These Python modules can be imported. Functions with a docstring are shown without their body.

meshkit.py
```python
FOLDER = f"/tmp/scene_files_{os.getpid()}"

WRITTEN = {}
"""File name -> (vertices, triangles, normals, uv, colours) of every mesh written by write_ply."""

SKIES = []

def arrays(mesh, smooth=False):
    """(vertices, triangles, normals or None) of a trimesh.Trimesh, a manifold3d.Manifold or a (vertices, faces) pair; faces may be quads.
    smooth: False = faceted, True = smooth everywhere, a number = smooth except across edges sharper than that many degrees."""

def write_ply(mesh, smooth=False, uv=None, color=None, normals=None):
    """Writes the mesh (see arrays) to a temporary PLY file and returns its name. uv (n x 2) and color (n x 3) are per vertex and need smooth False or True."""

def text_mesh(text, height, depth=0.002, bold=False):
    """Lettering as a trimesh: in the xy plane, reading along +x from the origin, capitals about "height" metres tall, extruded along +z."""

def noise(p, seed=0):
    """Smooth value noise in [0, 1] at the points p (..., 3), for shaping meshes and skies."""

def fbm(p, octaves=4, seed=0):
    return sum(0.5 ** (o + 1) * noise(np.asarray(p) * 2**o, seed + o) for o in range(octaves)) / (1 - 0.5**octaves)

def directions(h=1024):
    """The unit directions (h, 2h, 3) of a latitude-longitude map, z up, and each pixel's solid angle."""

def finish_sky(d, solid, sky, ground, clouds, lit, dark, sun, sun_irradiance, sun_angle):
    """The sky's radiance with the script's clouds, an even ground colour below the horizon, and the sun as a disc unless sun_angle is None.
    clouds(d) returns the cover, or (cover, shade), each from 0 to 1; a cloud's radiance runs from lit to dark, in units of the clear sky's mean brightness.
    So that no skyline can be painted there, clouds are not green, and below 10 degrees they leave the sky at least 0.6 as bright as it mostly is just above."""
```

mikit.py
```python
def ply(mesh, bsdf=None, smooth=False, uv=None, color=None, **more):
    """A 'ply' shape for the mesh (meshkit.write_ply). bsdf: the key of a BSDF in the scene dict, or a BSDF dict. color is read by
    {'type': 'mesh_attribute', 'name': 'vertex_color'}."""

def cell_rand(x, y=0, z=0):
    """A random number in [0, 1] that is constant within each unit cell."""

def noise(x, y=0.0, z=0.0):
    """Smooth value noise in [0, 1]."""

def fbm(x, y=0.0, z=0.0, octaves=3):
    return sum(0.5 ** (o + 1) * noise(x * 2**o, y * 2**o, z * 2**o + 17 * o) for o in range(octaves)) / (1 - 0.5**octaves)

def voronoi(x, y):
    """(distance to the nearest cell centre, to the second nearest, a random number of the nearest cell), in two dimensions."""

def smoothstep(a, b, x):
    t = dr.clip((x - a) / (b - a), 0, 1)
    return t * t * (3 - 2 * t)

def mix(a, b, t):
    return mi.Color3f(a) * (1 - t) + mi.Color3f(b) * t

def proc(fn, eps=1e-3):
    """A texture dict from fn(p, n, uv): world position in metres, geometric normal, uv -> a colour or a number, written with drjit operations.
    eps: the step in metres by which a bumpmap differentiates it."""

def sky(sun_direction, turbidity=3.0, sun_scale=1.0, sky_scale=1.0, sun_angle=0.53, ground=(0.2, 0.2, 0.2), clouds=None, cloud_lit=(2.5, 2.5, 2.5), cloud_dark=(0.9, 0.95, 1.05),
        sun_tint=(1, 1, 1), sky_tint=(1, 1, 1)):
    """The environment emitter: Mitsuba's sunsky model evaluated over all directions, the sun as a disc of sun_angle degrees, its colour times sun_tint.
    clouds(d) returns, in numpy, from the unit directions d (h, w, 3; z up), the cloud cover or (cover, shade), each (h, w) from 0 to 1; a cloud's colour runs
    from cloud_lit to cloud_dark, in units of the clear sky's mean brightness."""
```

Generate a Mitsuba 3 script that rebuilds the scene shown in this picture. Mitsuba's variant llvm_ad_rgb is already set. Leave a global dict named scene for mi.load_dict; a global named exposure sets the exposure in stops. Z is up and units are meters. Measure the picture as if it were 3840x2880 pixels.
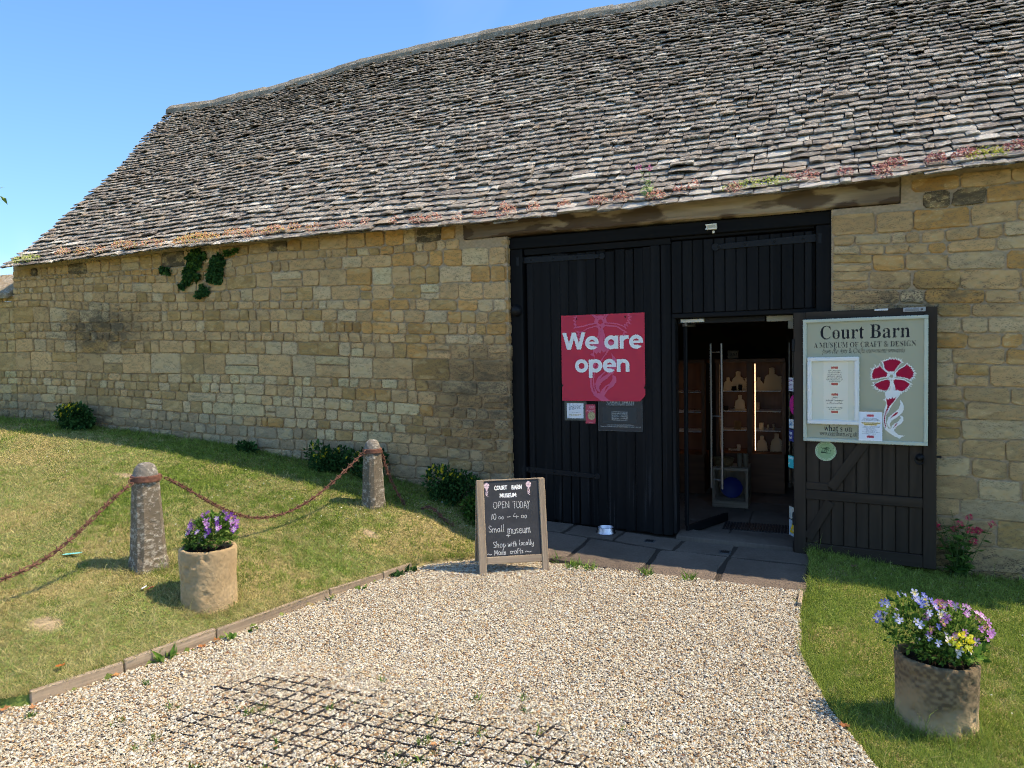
import json, math, random
import numpy as np
import trimesh, shapely
import shapely.geometry as sg
from shapely import affinity
from shapely.ops import unary_union
import drjit as dr
import mitsuba as mi
import mikit, meshkit

T4 = mi.ScalarTransform4f
scene, labels = {"type": "scene"}, {}

# ------------------------------------------------------------------ camera, sky, exposure
CAM = np.array([0.0, -6.04, 1.6])
_y, _p, _r = np.radians([22.5, 2.1, 1.0])
FW = np.array([-np.sin(_y) * np.cos(_p), np.cos(_y) * np.cos(_p), -np.sin(_p)])
_rt = np.array([np.cos(_y), np.sin(_y), 0.0])
UP = np.sin(_r) * _rt + np.cos(_r) * np.cross(_rt, FW)
scene["camera"] = {"type": "perspective", "fov": 71.6, "fov_axis": "x", "near_clip": 0.05, "far_clip": 600.0,
                   "to_world": T4().look_at(origin=CAM.tolist(), target=(CAM + FW).tolist(), up=UP.tolist())}


def cirrus(d):
    q = np.stack([d[..., 0] / (d[..., 2] + 0.25), d[..., 1] / (d[..., 2] + 0.25), d[..., 2] * 0], -1)
    q2 = np.stack([q[..., 0] * 1.1 + q[..., 1] * 1.6, (q[..., 1] - q[..., 0]) * 0.5, q[..., 2]], -1)
    n = meshkit.fbm(q2 * np.array([2.2, 0.9, 1.0]) + 3.7, 5, 4)
    m = meshkit.fbm(q * 0.8 + 9.1, 3, 8)
    return 0.5 * np.clip((n - 0.45) * 3.0, 0, 1) * np.clip((m - 0.36) * 3, 0, 1)


SUN = (0.66, 0.19, 1.0)
scene["sky"] = mikit.sky(SUN, turbidity=3, sun_scale=0.75, clouds=cirrus, cloud_lit=(2.2, 2.2, 2.2), ground=(0.32, 0.29, 0.22), sky_tint=(0.80, 1.0, 1.15), sun_tint=(1.0, 0.98, 0.94))
exposure = 2.6

rng = np.random.default_rng(7)


# ------------------------------------------------------------------ helpers
def lin(h, k=1.0):
    c = np.array([int(h[i:i + 2], 16) for i in (0, 2, 4)]) / 255.0
    return np.where(c <= 0.04045, c / 12.92, ((c + 0.055) / 1.055) ** 2.4) * k


_used = {}


def key(base):
    n = _used.get(base, -1) + 1
    _used[base] = n
    return base if n == 0 else f"{base}_{n:03d}"


def tag(k, label=None, cat=None, group=None, kind=None):
    d = labels.setdefault(k, {})
    for a, b in (("label", label), ("category", cat), ("group", group), ("kind", kind)):
        if b:
            d[a] = b
    return k


def thing(name, label, cat, group=None):
    return tag(key(name), label, cat, group)


def put(base, mesh, bsdf, parent=None, smooth=False, uv=None, color=None, to_world=None, label=None):
    k = key(f"{parent}__{base}" if parent else base)
    if isinstance(mesh, dict):
        d = dict(mesh)
    else:
        if isinstance(mesh, MB):
            mesh, uv, color = mesh.get()
        if color is not None and np.ndim(color) == 1:
            n = len(mesh.vertices) if hasattr(mesh, "vertices") else len(mesh[0])
            color = np.tile(color, (n, 1))
        d = mikit.ply(mesh, bsdf, smooth=smooth, uv=uv, color=color)
    if to_world is not None:
        d["to_world"] = T4(to_world)
    scene[k] = d
    if label:
        tag(k, label)
    return k


class MB:
    """collects vertices and triangles (with uv and colour per vertex) into one mesh"""

    def __init__(s):
        s.v, s.f, s.u, s.c, s.n = [], [], [], [], 0

    def add(s, v, f, uv=None, col=None):
        v = np.asarray(v, float).reshape(-1, 3)
        f = np.asarray(f, int)
        if f.shape[1] == 4:
            f = np.vstack([f[:, [0, 1, 2]], f[:, [0, 2, 3]]])
        s.v.append(v)
        s.f.append(f + s.n)
        s.u.append(np.broadcast_to(np.zeros(2) if uv is None else uv, (len(v), 2)))
        s.c.append(np.broadcast_to(np.ones(3) * 0.5 if col is None else col, (len(v), 3)))
        s.n += len(v)
        return s

    def mesh(s, m, uv=None, col=None):
        return s.add(m.vertices, m.faces, uv, col)

    def get(s):
        return (np.vstack(s.v), np.vstack(s.f)), np.vstack(s.u), np.vstack(s.c)


def _bevel_template():
    pts = []
    for sx in (-1, 1):
        for sy in (-1, 1):
            for sz in (-1, 1):
                for ax in range(3):
                    pts.append((sx, sy, sz, ax))
    P = []
    for sx, sy, sz, ax in pts:
        q = np.array([sx, sy, sz], float)
        b = 0.2
        P.append(q * np.where(np.arange(3) == ax, 1.0, 1 - b))
    h = trimesh.Trimesh(np.array(P), process=False).convex_hull
    tree = {tuple(np.round(p, 5)): i for i, p in enumerate(P)}
    m = [tree[tuple(np.round(p, 5))] for p in h.vertices]
    faces = np.array(m)[h.faces]
    return np.array([p[:3] for p in pts], float), np.array([p[3] for p in pts]), faces


BT_S, BT_A, BT_F = _bevel_template()


def bbox(x0, x1, y0, y1, z0, z1, b=0.004, wob=0.0):
    """a box with bevelled edges: (vertices, faces)"""
    lo, hi = np.array([x0, y0, z0], float), np.array([x1, y1, z1], float)
    h, c = (hi - lo) / 2, (hi + lo) / 2
    b = min(b, 0.45 * h.min())
    ins = np.full((24, 3), b)
    ins[np.arange(24), BT_A] = 0
    v = c + BT_S * (h - ins)
    if wob:
        v = v + rng.normal(0, wob, v.shape)
    return v, BT_F


def frame_xf(o, ex, ey, ez):
    m = np.eye(4)
    m[:3, 0], m[:3, 1], m[:3, 2], m[:3, 3] = ex, ey, ez, o
    return m


def xf(m, v):
    return np.asarray(v) @ m[:3, :3].T + m[:3, 3]


def beam(p, q, w, t, up=(0, 0, 1), b=0.004, ends=0.0):
    """bevelled bar from p to q: width w along 'up' x axis, thickness t along up"""
    p, q = np.asarray(p, float), np.asarray(q, float)
    x = q - p
    L = np.linalg.norm(x)
    x /= L
    z = np.asarray(up, float) - x * np.dot(up, x)
    z /= np.linalg.norm(z)
    yv = np.cross(z, x)
    v, f = bbox(-ends, L + ends, -w / 2, w / 2, -t / 2, t / 2, b)
    return xf(frame_xf(p, x, yv, z), v), f, v


def wooduv(vlocal, axis=0, off=None):
    off = rng.uniform(0, 40, 2) if off is None else off
    o = [i for i in range(3) if i != axis]
    return np.stack([vlocal[:, axis] + off[0], vlocal[:, o[0]] + vlocal[:, o[1]] * 1.07 + off[1]], 1)


def tube(pts, r, sides=6, caps=True):
    p = np.asarray(pts, float)
    t = np.gradient(p, axis=0)
    t /= np.linalg.norm(t, axis=1, keepdims=True) + 1e-12
    a = np.cross(t, np.where(np.abs(t[:, 2:]) < 0.9, [0, 0, 1.0], [1.0, 0, 0]))
    a /= np.linalg.norm(a, axis=1, keepdims=True) + 1e-12
    b = np.cross(t, a)
    ang = np.arange(sides) * 2 * np.pi / sides
    r = np.broadcast_to(r, (len(p),))
    v = p[:, None] + r[:, None, None] * (np.cos(ang)[None, :, None] * a[:, None] + np.sin(ang)[None, :, None] * b[:, None])
    i, j = np.meshgrid(np.arange(len(p) - 1), np.arange(sides), indexing="ij")
    q = np.stack([i * sides + j, i * sides + (j + 1) % sides, (i + 1) * sides + (j + 1) % sides, (i + 1) * sides + j], -1).reshape(-1, 4)
    f = np.vstack([q[:, [0, 1, 2]], q[:, [0, 2, 3]]])
    v = v.reshape(-1, 3)
    if caps:
        n = len(v)
        v = np.vstack([v, p[:1], p[-1:]])
        k = np.arange(sides)
        e = (len(p) - 1) * sides
        f = np.vstack([f, np.stack([k * 0 + n, (k + 1) % sides, k], 1), np.stack([k * 0 + n + 1, e + k, e + (k + 1) % sides], 1)])
    return v, f


def lathe(prof, seg=40):
    prof = np.asarray(prof, float)
    ang = np.arange(seg) * 2 * np.pi / seg
    v = np.stack([prof[:, None, 0] * np.cos(ang), prof[:, None, 0] * np.sin(ang), prof[:, None, 1] + 0 * ang], -1).reshape(-1, 3)
    n = len(prof)
    i, j = np.meshgrid(np.arange(n - 1), np.arange(seg), indexing="ij")
    q = np.stack([i * seg + j, i * seg + (j + 1) % seg, (i + 1) * seg + (j + 1) % seg, (i + 1) * seg + j], -1).reshape(-1, 4)
    return v, np.vstack([q[:, [0, 1, 2]], q[:, [0, 2, 3]]])


def poly(shape, depth=0.001):
    """shapely shape -> extruded mesh (vertices, faces) in xy, from z=0 to depth"""
    vs, fs, n = [], [], 0
    for g in getattr(shape, "geoms", [shape]):
        if g.geom_type != "Polygon" or g.area < 1e-9:
            continue
        m = trimesh.creation.extrude_polygon(g, depth, engine="earcut")
        vs.append(np.array(m.vertices))
        fs.append(np.array(m.faces) + n)
        n += len(m.vertices)
    return np.vstack(vs), np.vstack(fs)


def smoothp(a, b, x):
    t = np.clip((x - a) / (b - a), 0, 1)
    return t * t * (3 - 2 * t)


def rot_z(a):
    c, s = math.cos(a), math.sin(a)
    return np.array([[c, -s, 0], [s, c, 0], [0, 0, 1.0]])


def rand_rot(n):
    q = rng.normal(size=(n, 4))
    q /= np.linalg.norm(q, axis=1, keepdims=True)
    w, x, y, z = q.T
    return np.stack([1 - 2 * (y * y + z * z), 2 * (x * y - z * w), 2 * (x * z + y * w), 2 * (x * y + z * w), 1 - 2 * (x * x + z * z), 2 * (y * z - x * w),
                     2 * (x * z - y * w), 2 * (y * z + x * w), 1 - 2 * (x * x + y * y)], -1).reshape(-1, 3, 3)


# ------------------------------------------------------------------ materials
M = {}


def mat(name, d, two=True):
    scene["mat_" + name] = {"type": "twosided", "b": d} if two else d
    M[name] = "mat_" + name
    return M[name]


def pr(color, rough=0.7, spec=0.3, metallic=0.0, **k):
    c = color if isinstance(color, dict) else {"type": "rgb", "value": [float(x) for x in color]}
    return {"type": "principled", "base_color": c, "roughness": rough, "specular": spec, "metallic": metallic, **k}


VC = {"type": "mesh_attribute", "name": "vertex_color"}
nz, fb, mx, ss = mikit.noise, mikit.fbm, mikit.mix, mikit.smoothstep


def bump_rock(p, n, uv):
    return fb(p.x * 45, p.y * 45, p.z * 45, 3) * 0.6 + nz(p.x * 210, p.y * 210, p.z * 210) * 0.22


def w_rock(p, n, uv):      # weathering: pale lime bloom and dark speckle share a grey-dark second coat
    a = fb(p.x * 9 + 3, p.y * 9, p.z * 14, 3)
    b = nz(p.x * 130, p.y * 130, p.z * 130)
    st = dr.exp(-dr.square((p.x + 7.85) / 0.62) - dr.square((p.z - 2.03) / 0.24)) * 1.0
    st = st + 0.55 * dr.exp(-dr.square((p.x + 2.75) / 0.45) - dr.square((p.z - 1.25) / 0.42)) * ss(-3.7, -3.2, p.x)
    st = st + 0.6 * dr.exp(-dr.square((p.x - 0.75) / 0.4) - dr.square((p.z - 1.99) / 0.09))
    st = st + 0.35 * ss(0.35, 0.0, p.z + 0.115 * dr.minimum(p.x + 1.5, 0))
    c = nz(p.x * 30, p.y * 30, p.z * 45)
    return dr.clip(ss(0.3, 0.75, a * 0.5 + c * 0.5) * 0.48 + 0.5 * ss(0.55, 0.8, b) + st * ss(0.2, 0.6, a * 0.5 + b * 0.5) * 0.95, 0, 0.92)


def c_rockdark(p, n, uv):
    a = fb(p.x * 9 + 3, p.y * 9, p.z * 14, 3)
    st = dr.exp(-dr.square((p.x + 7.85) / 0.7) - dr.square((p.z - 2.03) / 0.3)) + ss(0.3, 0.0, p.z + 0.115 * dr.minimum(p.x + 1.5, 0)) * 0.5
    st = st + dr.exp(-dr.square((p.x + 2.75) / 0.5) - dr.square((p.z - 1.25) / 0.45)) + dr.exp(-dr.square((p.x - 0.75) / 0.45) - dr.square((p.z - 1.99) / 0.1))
    dk = mx((0.05, 0.042, 0.032), (0.15, 0.115, 0.07), nz(p.x * 60, p.y * 60, p.z * 60))
    pale = mx((0.46, 0.30, 0.12), (0.62, 0.48, 0.27), nz(p.x * 34, p.y * 34, p.z * 48))
    return mx(pale, dk, dr.clip(ss(0.64, 0.50, a) * 0.7 + st * 1.3, 0, 1))


mat("stone", {"type": "bumpmap", "t": mikit.proc(bump_rock, 2e-3), "scale": 0.030,
              "b": {"type": "blendbsdf", "weight": mikit.proc(w_rock), "a": pr(VC, 0.9, 0.2), "b": pr(mikit.proc(c_rockdark), 0.95, 0.15)}})


def c_mortar(p, n, uv):
    a = fb(p.x * 5, p.y * 5, p.z * 5, 3)
    b = nz(p.x * 70, p.y * 70, p.z * 70)
    up = ss(1.6, 2.4, p.z + 0.12 * p.x + 0.5)
    return mx(mx((0.27, 0.18, 0.10), (0.38, 0.27, 0.155), a), (0.45, 0.36, 0.25), dr.maximum(up * 0.6, ss(0.0, 0.3, p.x) * 0.5)) * (0.8 + 0.4 * b)


mat("mortar", {"type": "bumpmap", "t": mikit.proc(bump_rock, 2e-3), "scale": 0.018, "b": pr(mikit.proc(c_mortar), 0.95, 0.15)})


def w_slate(p, n, uv):     # pale lichen crusts
    a = fb(p.x * 11, p.y * 11, p.z * 11, 3)
    b = nz(p.x * 55, p.y * 75, p.z * 75)
    return dr.clip(ss(0.5, 0.74, a * 0.5 + b * 0.5) * 0.8, 0, 0.8)


def c_lichen(p, n, uv):
    return mx((0.58, 0.56, 0.50), (0.34, 0.32, 0.27), nz(p.x * 90, p.y * 90, p.z * 90))


mat("slate", {"type": "bumpmap", "t": mikit.proc(bump_rock, 2e-3), "scale": 0.014,
              "b": {"type": "blendbsdf", "weight": mikit.proc(w_slate), "a": pr(VC, 0.85, 0.25), "b": pr(mikit.proc(c_lichen), 0.95, 0.15)}})


def w_post(p, n, uv):
    a = nz(p.x * 45, p.y * 45, p.z * 45)
    b = nz(p.x * 120, p.y * 120, p.z * 120)
    c = fb(p.x * 7, p.y * 7, p.z * 5, 2)
    return dr.clip(ss(0.46, 0.74, a * 0.4 + b * 0.3 + c * 0.3) * 0.75, 0, 0.75)


mat("lichen_stone", {"type": "bumpmap", "t": mikit.proc(bump_rock, 2e-3), "scale": 0.022,
                     "b": {"type": "blendbsdf", "weight": mikit.proc(w_post), "a": pr(VC, 0.9, 0.2), "b": pr(mikit.proc(c_lichen), 0.95, 0.15)}})


def c_planter(p, n, uv):
    a = fb(p.x * 8, p.y * 8, p.z * 6, 3)
    b = nz(p.x * 75, p.y * 75, p.z * 75)
    top = ss(0.15, 0.85, uv.y + 0.9 * (a - 0.5))
    base = mx((0.33, 0.235, 0.125), (0.45, 0.345, 0.205), a) * (0.85 + 0.3 * b)
    return mx(base, (0.10, 0.075, 0.045), dr.clip(top * uv.x * (0.6 + 0.8 * b), 0, 1))


mat("planter", {"type": "bumpmap", "t": mikit.proc(bump_rock, 2e-3), "scale": 0.012, "b": pr(mikit.proc(c_planter), 0.92, 0.2)})


def grain(u, v):
    w = fb(u * 1.6, v * 26 + 1.3 * nz(u * 1.5, v * 5), 0.0, 3)
    return w


def b_wood(p, n, uv):
    return grain(uv.x, uv.y) * 0.8 + nz(uv.x * 8, uv.y * 260) * 0.25


def c_beam(p, n, uv):
    g = grain(uv.x, uv.y)
    s = ss(0.46, 0.60, fb(p.x * 3.3 + 7, 4.0, p.z * 9, 4))
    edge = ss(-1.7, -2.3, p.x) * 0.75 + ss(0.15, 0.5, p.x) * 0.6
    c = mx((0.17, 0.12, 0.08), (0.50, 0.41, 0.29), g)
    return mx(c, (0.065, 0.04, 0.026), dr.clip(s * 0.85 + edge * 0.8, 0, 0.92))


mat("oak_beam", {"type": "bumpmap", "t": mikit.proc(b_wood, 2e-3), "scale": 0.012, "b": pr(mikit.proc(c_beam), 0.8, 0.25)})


def c_timber(p, n, uv):
    g = grain(uv.x * 1.3, uv.y * 1.2)
    l = nz(uv.x * 3, uv.y * 150)
    return mx((0.17, 0.125, 0.085), (0.40, 0.325, 0.235), dr.clip(g * 0.75 + l * 0.35, 0, 1))


mat("weathered_timber", {"type": "bumpmap", "t": mikit.proc(b_wood, 2e-3), "scale": 0.005, "b": pr(mikit.proc(c_timber), 0.8, 0.25)})


def c_black(p, n, uv):
    g = grain(uv.x, uv.y)
    l = ss(0.72, 0.95, nz(uv.x * 2, uv.y * 90))
    return mx((0.0035, 0.0038, 0.0048), (0.010, 0.010, 0.0105), g) * (0.6 + 0.9 * nz(dr.floor(uv.y * 4) * 3.7, 2.2)) + 0.02 * l * ss(1.1, 0.1, p.z)


mat("black_wood", {"type": "bumpmap", "t": mikit.proc(b_wood, 2e-3), "scale": 0.004, "b": pr(mikit.proc(c_black), 0.6, 0.12)})


def c_brownblack(p, n, uv):
    return mx((0.020, 0.015, 0.011), (0.048, 0.036, 0.026), grain(uv.x, uv.y))


mat("dark_brown_wood", {"type": "bumpmap", "t": mikit.proc(b_wood, 2e-3), "scale": 0.003, "b": pr(mikit.proc(c_brownblack), 0.55, 0.15)})


def c_cabinet(p, n, uv):
    return mx((0.09, 0.032, 0.011), (0.17, 0.068, 0.024), grain(uv.x, uv.y))


mat("cabinet_wood", pr(mikit.proc(c_cabinet), 0.45, 0.4))
PATCH = [(-3.95, -3.42, 0.14, 0.09), (-5.9, -1.25, 0.3, 0.06), (-3.25, -1.25, 0.09, 0.05)]


def c_soil(p, n, uv):
    a = fb(p.x * 1.7, p.y * 1.7, 0.0, 3)
    b = nz(p.x * 60, p.y * 60)
    c = fb(p.x * 22, p.y * 22, 5.0, 2)
    g = mx((0.30, 0.25, 0.115), (0.13, 0.18, 0.045), ss(0.3, 0.62, a + 0.35 * (c - 0.5)))
    g = g * (0.6 + 0.7 * b)
    d = mi.Float(0)
    for x, y, rx, ry in PATCH:
        d = dr.maximum(d, dr.exp(-dr.square((p.x - x) / rx) - dr.square((p.y - y) / ry)))
    return mx(g, mi.Color3f(0.29, 0.23, 0.14) * (0.7 + 0.6 * b), ss(0.35, 0.75, d * (0.6 + 0.8 * c)))


mat("soil", pr(mikit.proc(c_soil), 0.95, 0.1))


def c_blade(p, n, uv):
    return mx(mx((0.075, 0.15, 0.016), (0.26, 0.36, 0.055), uv.x), mx((0.36, 0.30, 0.12), (0.62, 0.54, 0.29), uv.x), uv.y)


_bl = mikit.proc(c_blade)
mat("blade", {"type": "principledthin", "base_color": _bl, "roughness": 0.55, "diff_trans": 0.7, "spec_trans": 0.0, "eta": 1.4}, two=False)
mat("leaf", {"type": "principledthin", "base_color": VC, "roughness": 0.5, "diff_trans": 0.6, "spec_trans": 0.0, "eta": 1.4}, two=False)
mat("petal", {"type": "principledthin", "base_color": VC, "roughness": 0.7, "diff_trans": 0.7, "spec_trans": 0.0, "eta": 1.3}, two=False)
mat("painted", pr(VC, 0.55, 0.35))
mat("matte", pr(VC, 0.9, 0.15))
mat("print", pr(VC, 0.75, 0.2))


def c_gravelbase(p, n, uv):
    d, e, r = mikit.voronoi(p.x * 75, p.y * 75)
    c = mx((0.30, 0.25, 0.18), (0.52, 0.46, 0.36), r)
    return c * (0.45 + 0.55 * ss(0.02, 0.22, e - d))


mat("gravel_base", pr(mikit.proc(c_gravelbase), 0.9, 0.2))
mat("pebble", pr(VC, 0.7, 0.3))


def c_slab(p, n, uv):
    a = fb(p.x * 3 + 20 * uv.x, p.y * 3, 0.0, 4)
    b = nz(p.x * 90, p.y * 90)
    return mx((0.075, 0.06, 0.048), (0.15, 0.122, 0.098), a) * (0.75 + 0.3 * uv.x + 0.25 * b)


mat("slab", {"type": "bumpmap", "t": mikit.proc(bump_rock, 2e-3), "scale": 0.008, "b": pr(mikit.proc(c_slab), 0.8, 0.3)})


def c_rust(p, n, uv):
    return mx((0.075, 0.035, 0.024), (0.21, 0.10, 0.068), fb(p.x * 60, p.y * 60, p.z * 60, 2))


mat("rust", pr(mikit.proc(c_rust), 0.85, 0.3))


def c_chalkboard(p, n, uv):
    return mx((0.028, 0.029, 0.032), (0.050, 0.051, 0.055), fb(p.x * 9, p.y * 9, p.z * 14, 3))


mat("chalkboard", pr(mikit.proc(c_chalkboard), 0.6, 0.3))
mat("black_iron", pr((0.008, 0.0085, 0.010), 0.5, 0.2))
mat("black_plastic", pr((0.02, 0.02, 0.022), 0.5, 0.4))
mat("steel", {"type": "roughconductor", "material": "Cr", "alpha": 0.18})
mat("dull_steel", pr((0.30, 0.27, 0.24), 0.4, 0.4, metallic=0.8))
mat("glass", {"type": "thindielectric", "int_ior": 1.5}, two=False)
mat("clear_film", {"type": "thindielectric", "int_ior": 1.4}, two=False)
mat("dark_plaster", pr((0.05, 0.042, 0.035), 0.9, 0.1))
mat("white_metal", pr((0.72, 0.72, 0.70), 0.4, 0.4))
mat("aluminium", pr((0.62, 0.62, 0.60), 0.45, 0.5, metallic=0.3))
mat("sage", pr((0.375, 0.370, 0.265), 0.6, 0.3))
mat("sage_frame", pr((0.46, 0.49, 0.40), 0.45, 0.4))
mat("red_board", pr((0.47, 0.018, 0.05), 0.5, 0.35))
mat("earth", pr((0.03, 0.022, 0.015), 0.95, 0.1))
mat("lit_strip", pr((0.8, 0.6, 0.4), 0.6, 0.3))
# ------------------------------------------------------------------ the lie of the land
_bx = np.linspace(-90, 60, 3001)
_bz = np.interp(_bx, [-90, -14, -9.8, -8.9, -6.5, -5.87, -4.7, -3.75, -2.6, -2.3, -1.3, 0, 1, 1.44, 3, 8, 60],
                [2.2, 1.25, 0.93, 0.9, 0.745, 0.685, 0.53, 0.40, 0.2, 0.12, 0.05, 0.03, -0.05, -0.07, -0.14, -0.3, -0.5])
_k = np.exp(-0.5 * (np.arange(-12, 13) / 4.0) ** 2)
_bz = np.convolve(np.pad(_bz, 12, mode="edge"), _k / _k.sum(), "valid")
KERB = np.array([(-3.385, -3.876), (-3.265, -3.47), (-3.14, -2.97), (-2.95, -2.17), (-2.82, -1.72), (-2.742, -1.44)])
PATH = sg.Polygon([(-0.02, -1.06), (-0.04, -1.3), (-0.03, -2.06), (0.09, -2.62), (0.19, -2.88), (0.3, -3.2), (0.6, -3.9), (1.4, -5.2), (2.5, -9.5), (-7, -9.5), (-5.6, -5.4),
                   (-4.3, -4.42), (-3.7, -4.08), (-3.46, -3.95)] + KERB.tolist() + [(-2.68, -1.33), (-2.56, -1.22), (-2.42, -1.12), (-2.34, -1.0), (-1.81, -0.985), (-1.125, -1.0), (-0.585, -1.022)])
PAVED = sg.Polygon([(-2.36, 0.15), (-2.36, -1.02), (-1.81, -0.985), (-1.125, -1.0), (-0.585, -1.022), (0.0, -1.065), (0.02, -0.3), (0.0, 0.15)])
HARD = unary_union([PATH.buffer(0.004), PAVED.buffer(0.004)])


def path_z(x, y):
    return np.interp(y, [-8, -3, -1.05, 0], [0, 0, 0.03, 0.04]) + 0 * x


def pave_z(x):
    return np.interp(x, [-2.6, -2.2, -1.12, -0.1, 0.3], [0.115, 0.092, 0.036, 0.012, 0.0]) - 0.004


def land(x, y, sunk=True):
    x, y = np.asarray(x, float), np.asarray(y, float)
    d = np.maximum(-y, 0)
    s = np.interp(d, [0, 0.3, 0.7, 1.4, 2.6, 4, 7, 20], [1, 0.99, 0.95, 0.75, 0.47, 0.33, 0.2, 0.1])
    z = np.interp(x, _bx, _bz) * s
    pts = shapely.points(x.ravel(), y.ravel())
    dist = shapely.distance(pts, HARD).reshape(x.shape)
    edge = np.where(x < -1, 0.052, path_z(x, y) - 0.012)
    t = smoothp(0, 0.75, dist)
    z = edge * (1 - t) + z * t
    z = z + 0.018 * (meshkit.fbm(np.stack([x * 1.3, y * 1.3, 0 * x], -1), 3, 4) - 0.5) * t
    if sunk:
        z = np.where(dist <= 0, -0.05, z)
        z = np.where((y > 0.12) & (x > -9.4) & (x < 6), -0.06, z)
    return z


def axis(a, lo, hi, b, step):
    return np.concatenate([-np.geomspace(-a, -lo, 12)[:-1] if a < 0 else [], np.arange(lo, hi, step), np.geomspace(hi, b, 12)])


gx = np.concatenate([-np.geomspace(160, 13, 14)[:-1], np.arange(-13, 4, 0.05), np.geomspace(4, 160, 14)])
gy = np.concatenate([-np.geomspace(160, 9, 14)[:-1], np.arange(-9, 0.6, 0.05), np.geomspace(0.6, 160, 14)])
X, Y = np.meshgrid(gx, gy, indexing="ij")
Z = land(X, Y)
n0, n1 = X.shape
i, j = np.meshgrid(np.arange(n0 - 1), np.arange(n1 - 1), indexing="ij")
q = np.stack([i * n1 + j, (i + 1) * n1 + j, (i + 1) * n1 + j + 1, i * n1 + j + 1], -1).reshape(-1, 4)
put("lawn", (np.stack([X, Y, Z], -1).reshape(-1, 3), q), "mat_soil", smooth=True)
tag("lawn", "sloping mown lawn in front of the barn", kind="structure")

# gravel path: the sheet, then its stones
m = trimesh.creation.extrude_polygon(PATH.buffer(0.01).segmentize(0.25), 0.03, engine="earcut")
v = np.array(m.vertices)
v[:, 2] += path_z(v[:, 0], v[:, 1]) - 0.034
put("gravel_path", (v, m.faces), "mat_gravel_base")
tag("gravel_path", "pale gravel path leading to the barn doors", kind="structure")

GA = np.array([1.0, 0.03])
GA /= np.linalg.norm(GA)
GB = np.array([0.21, 0.978])
GS = 0.082
_gi = np.linalg.inv(np.stack([GA, GB], 1))


def grid_shown(x, y):
    n = meshkit.fbm(np.stack([x * 1.5, y * 2.4, 0 * x], -1), 3, 21)
    n2 = meshkit.noise(np.stack([x * 7, y * 7, 0 * x], -1), 5)
    c = np.exp(-((x + 1.65) / 1.35) ** 4 - ((y + 3.58) / 0.56) ** 4)
    return c * 0.85 + n * 0.26 + 0.24 * n2


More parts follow.
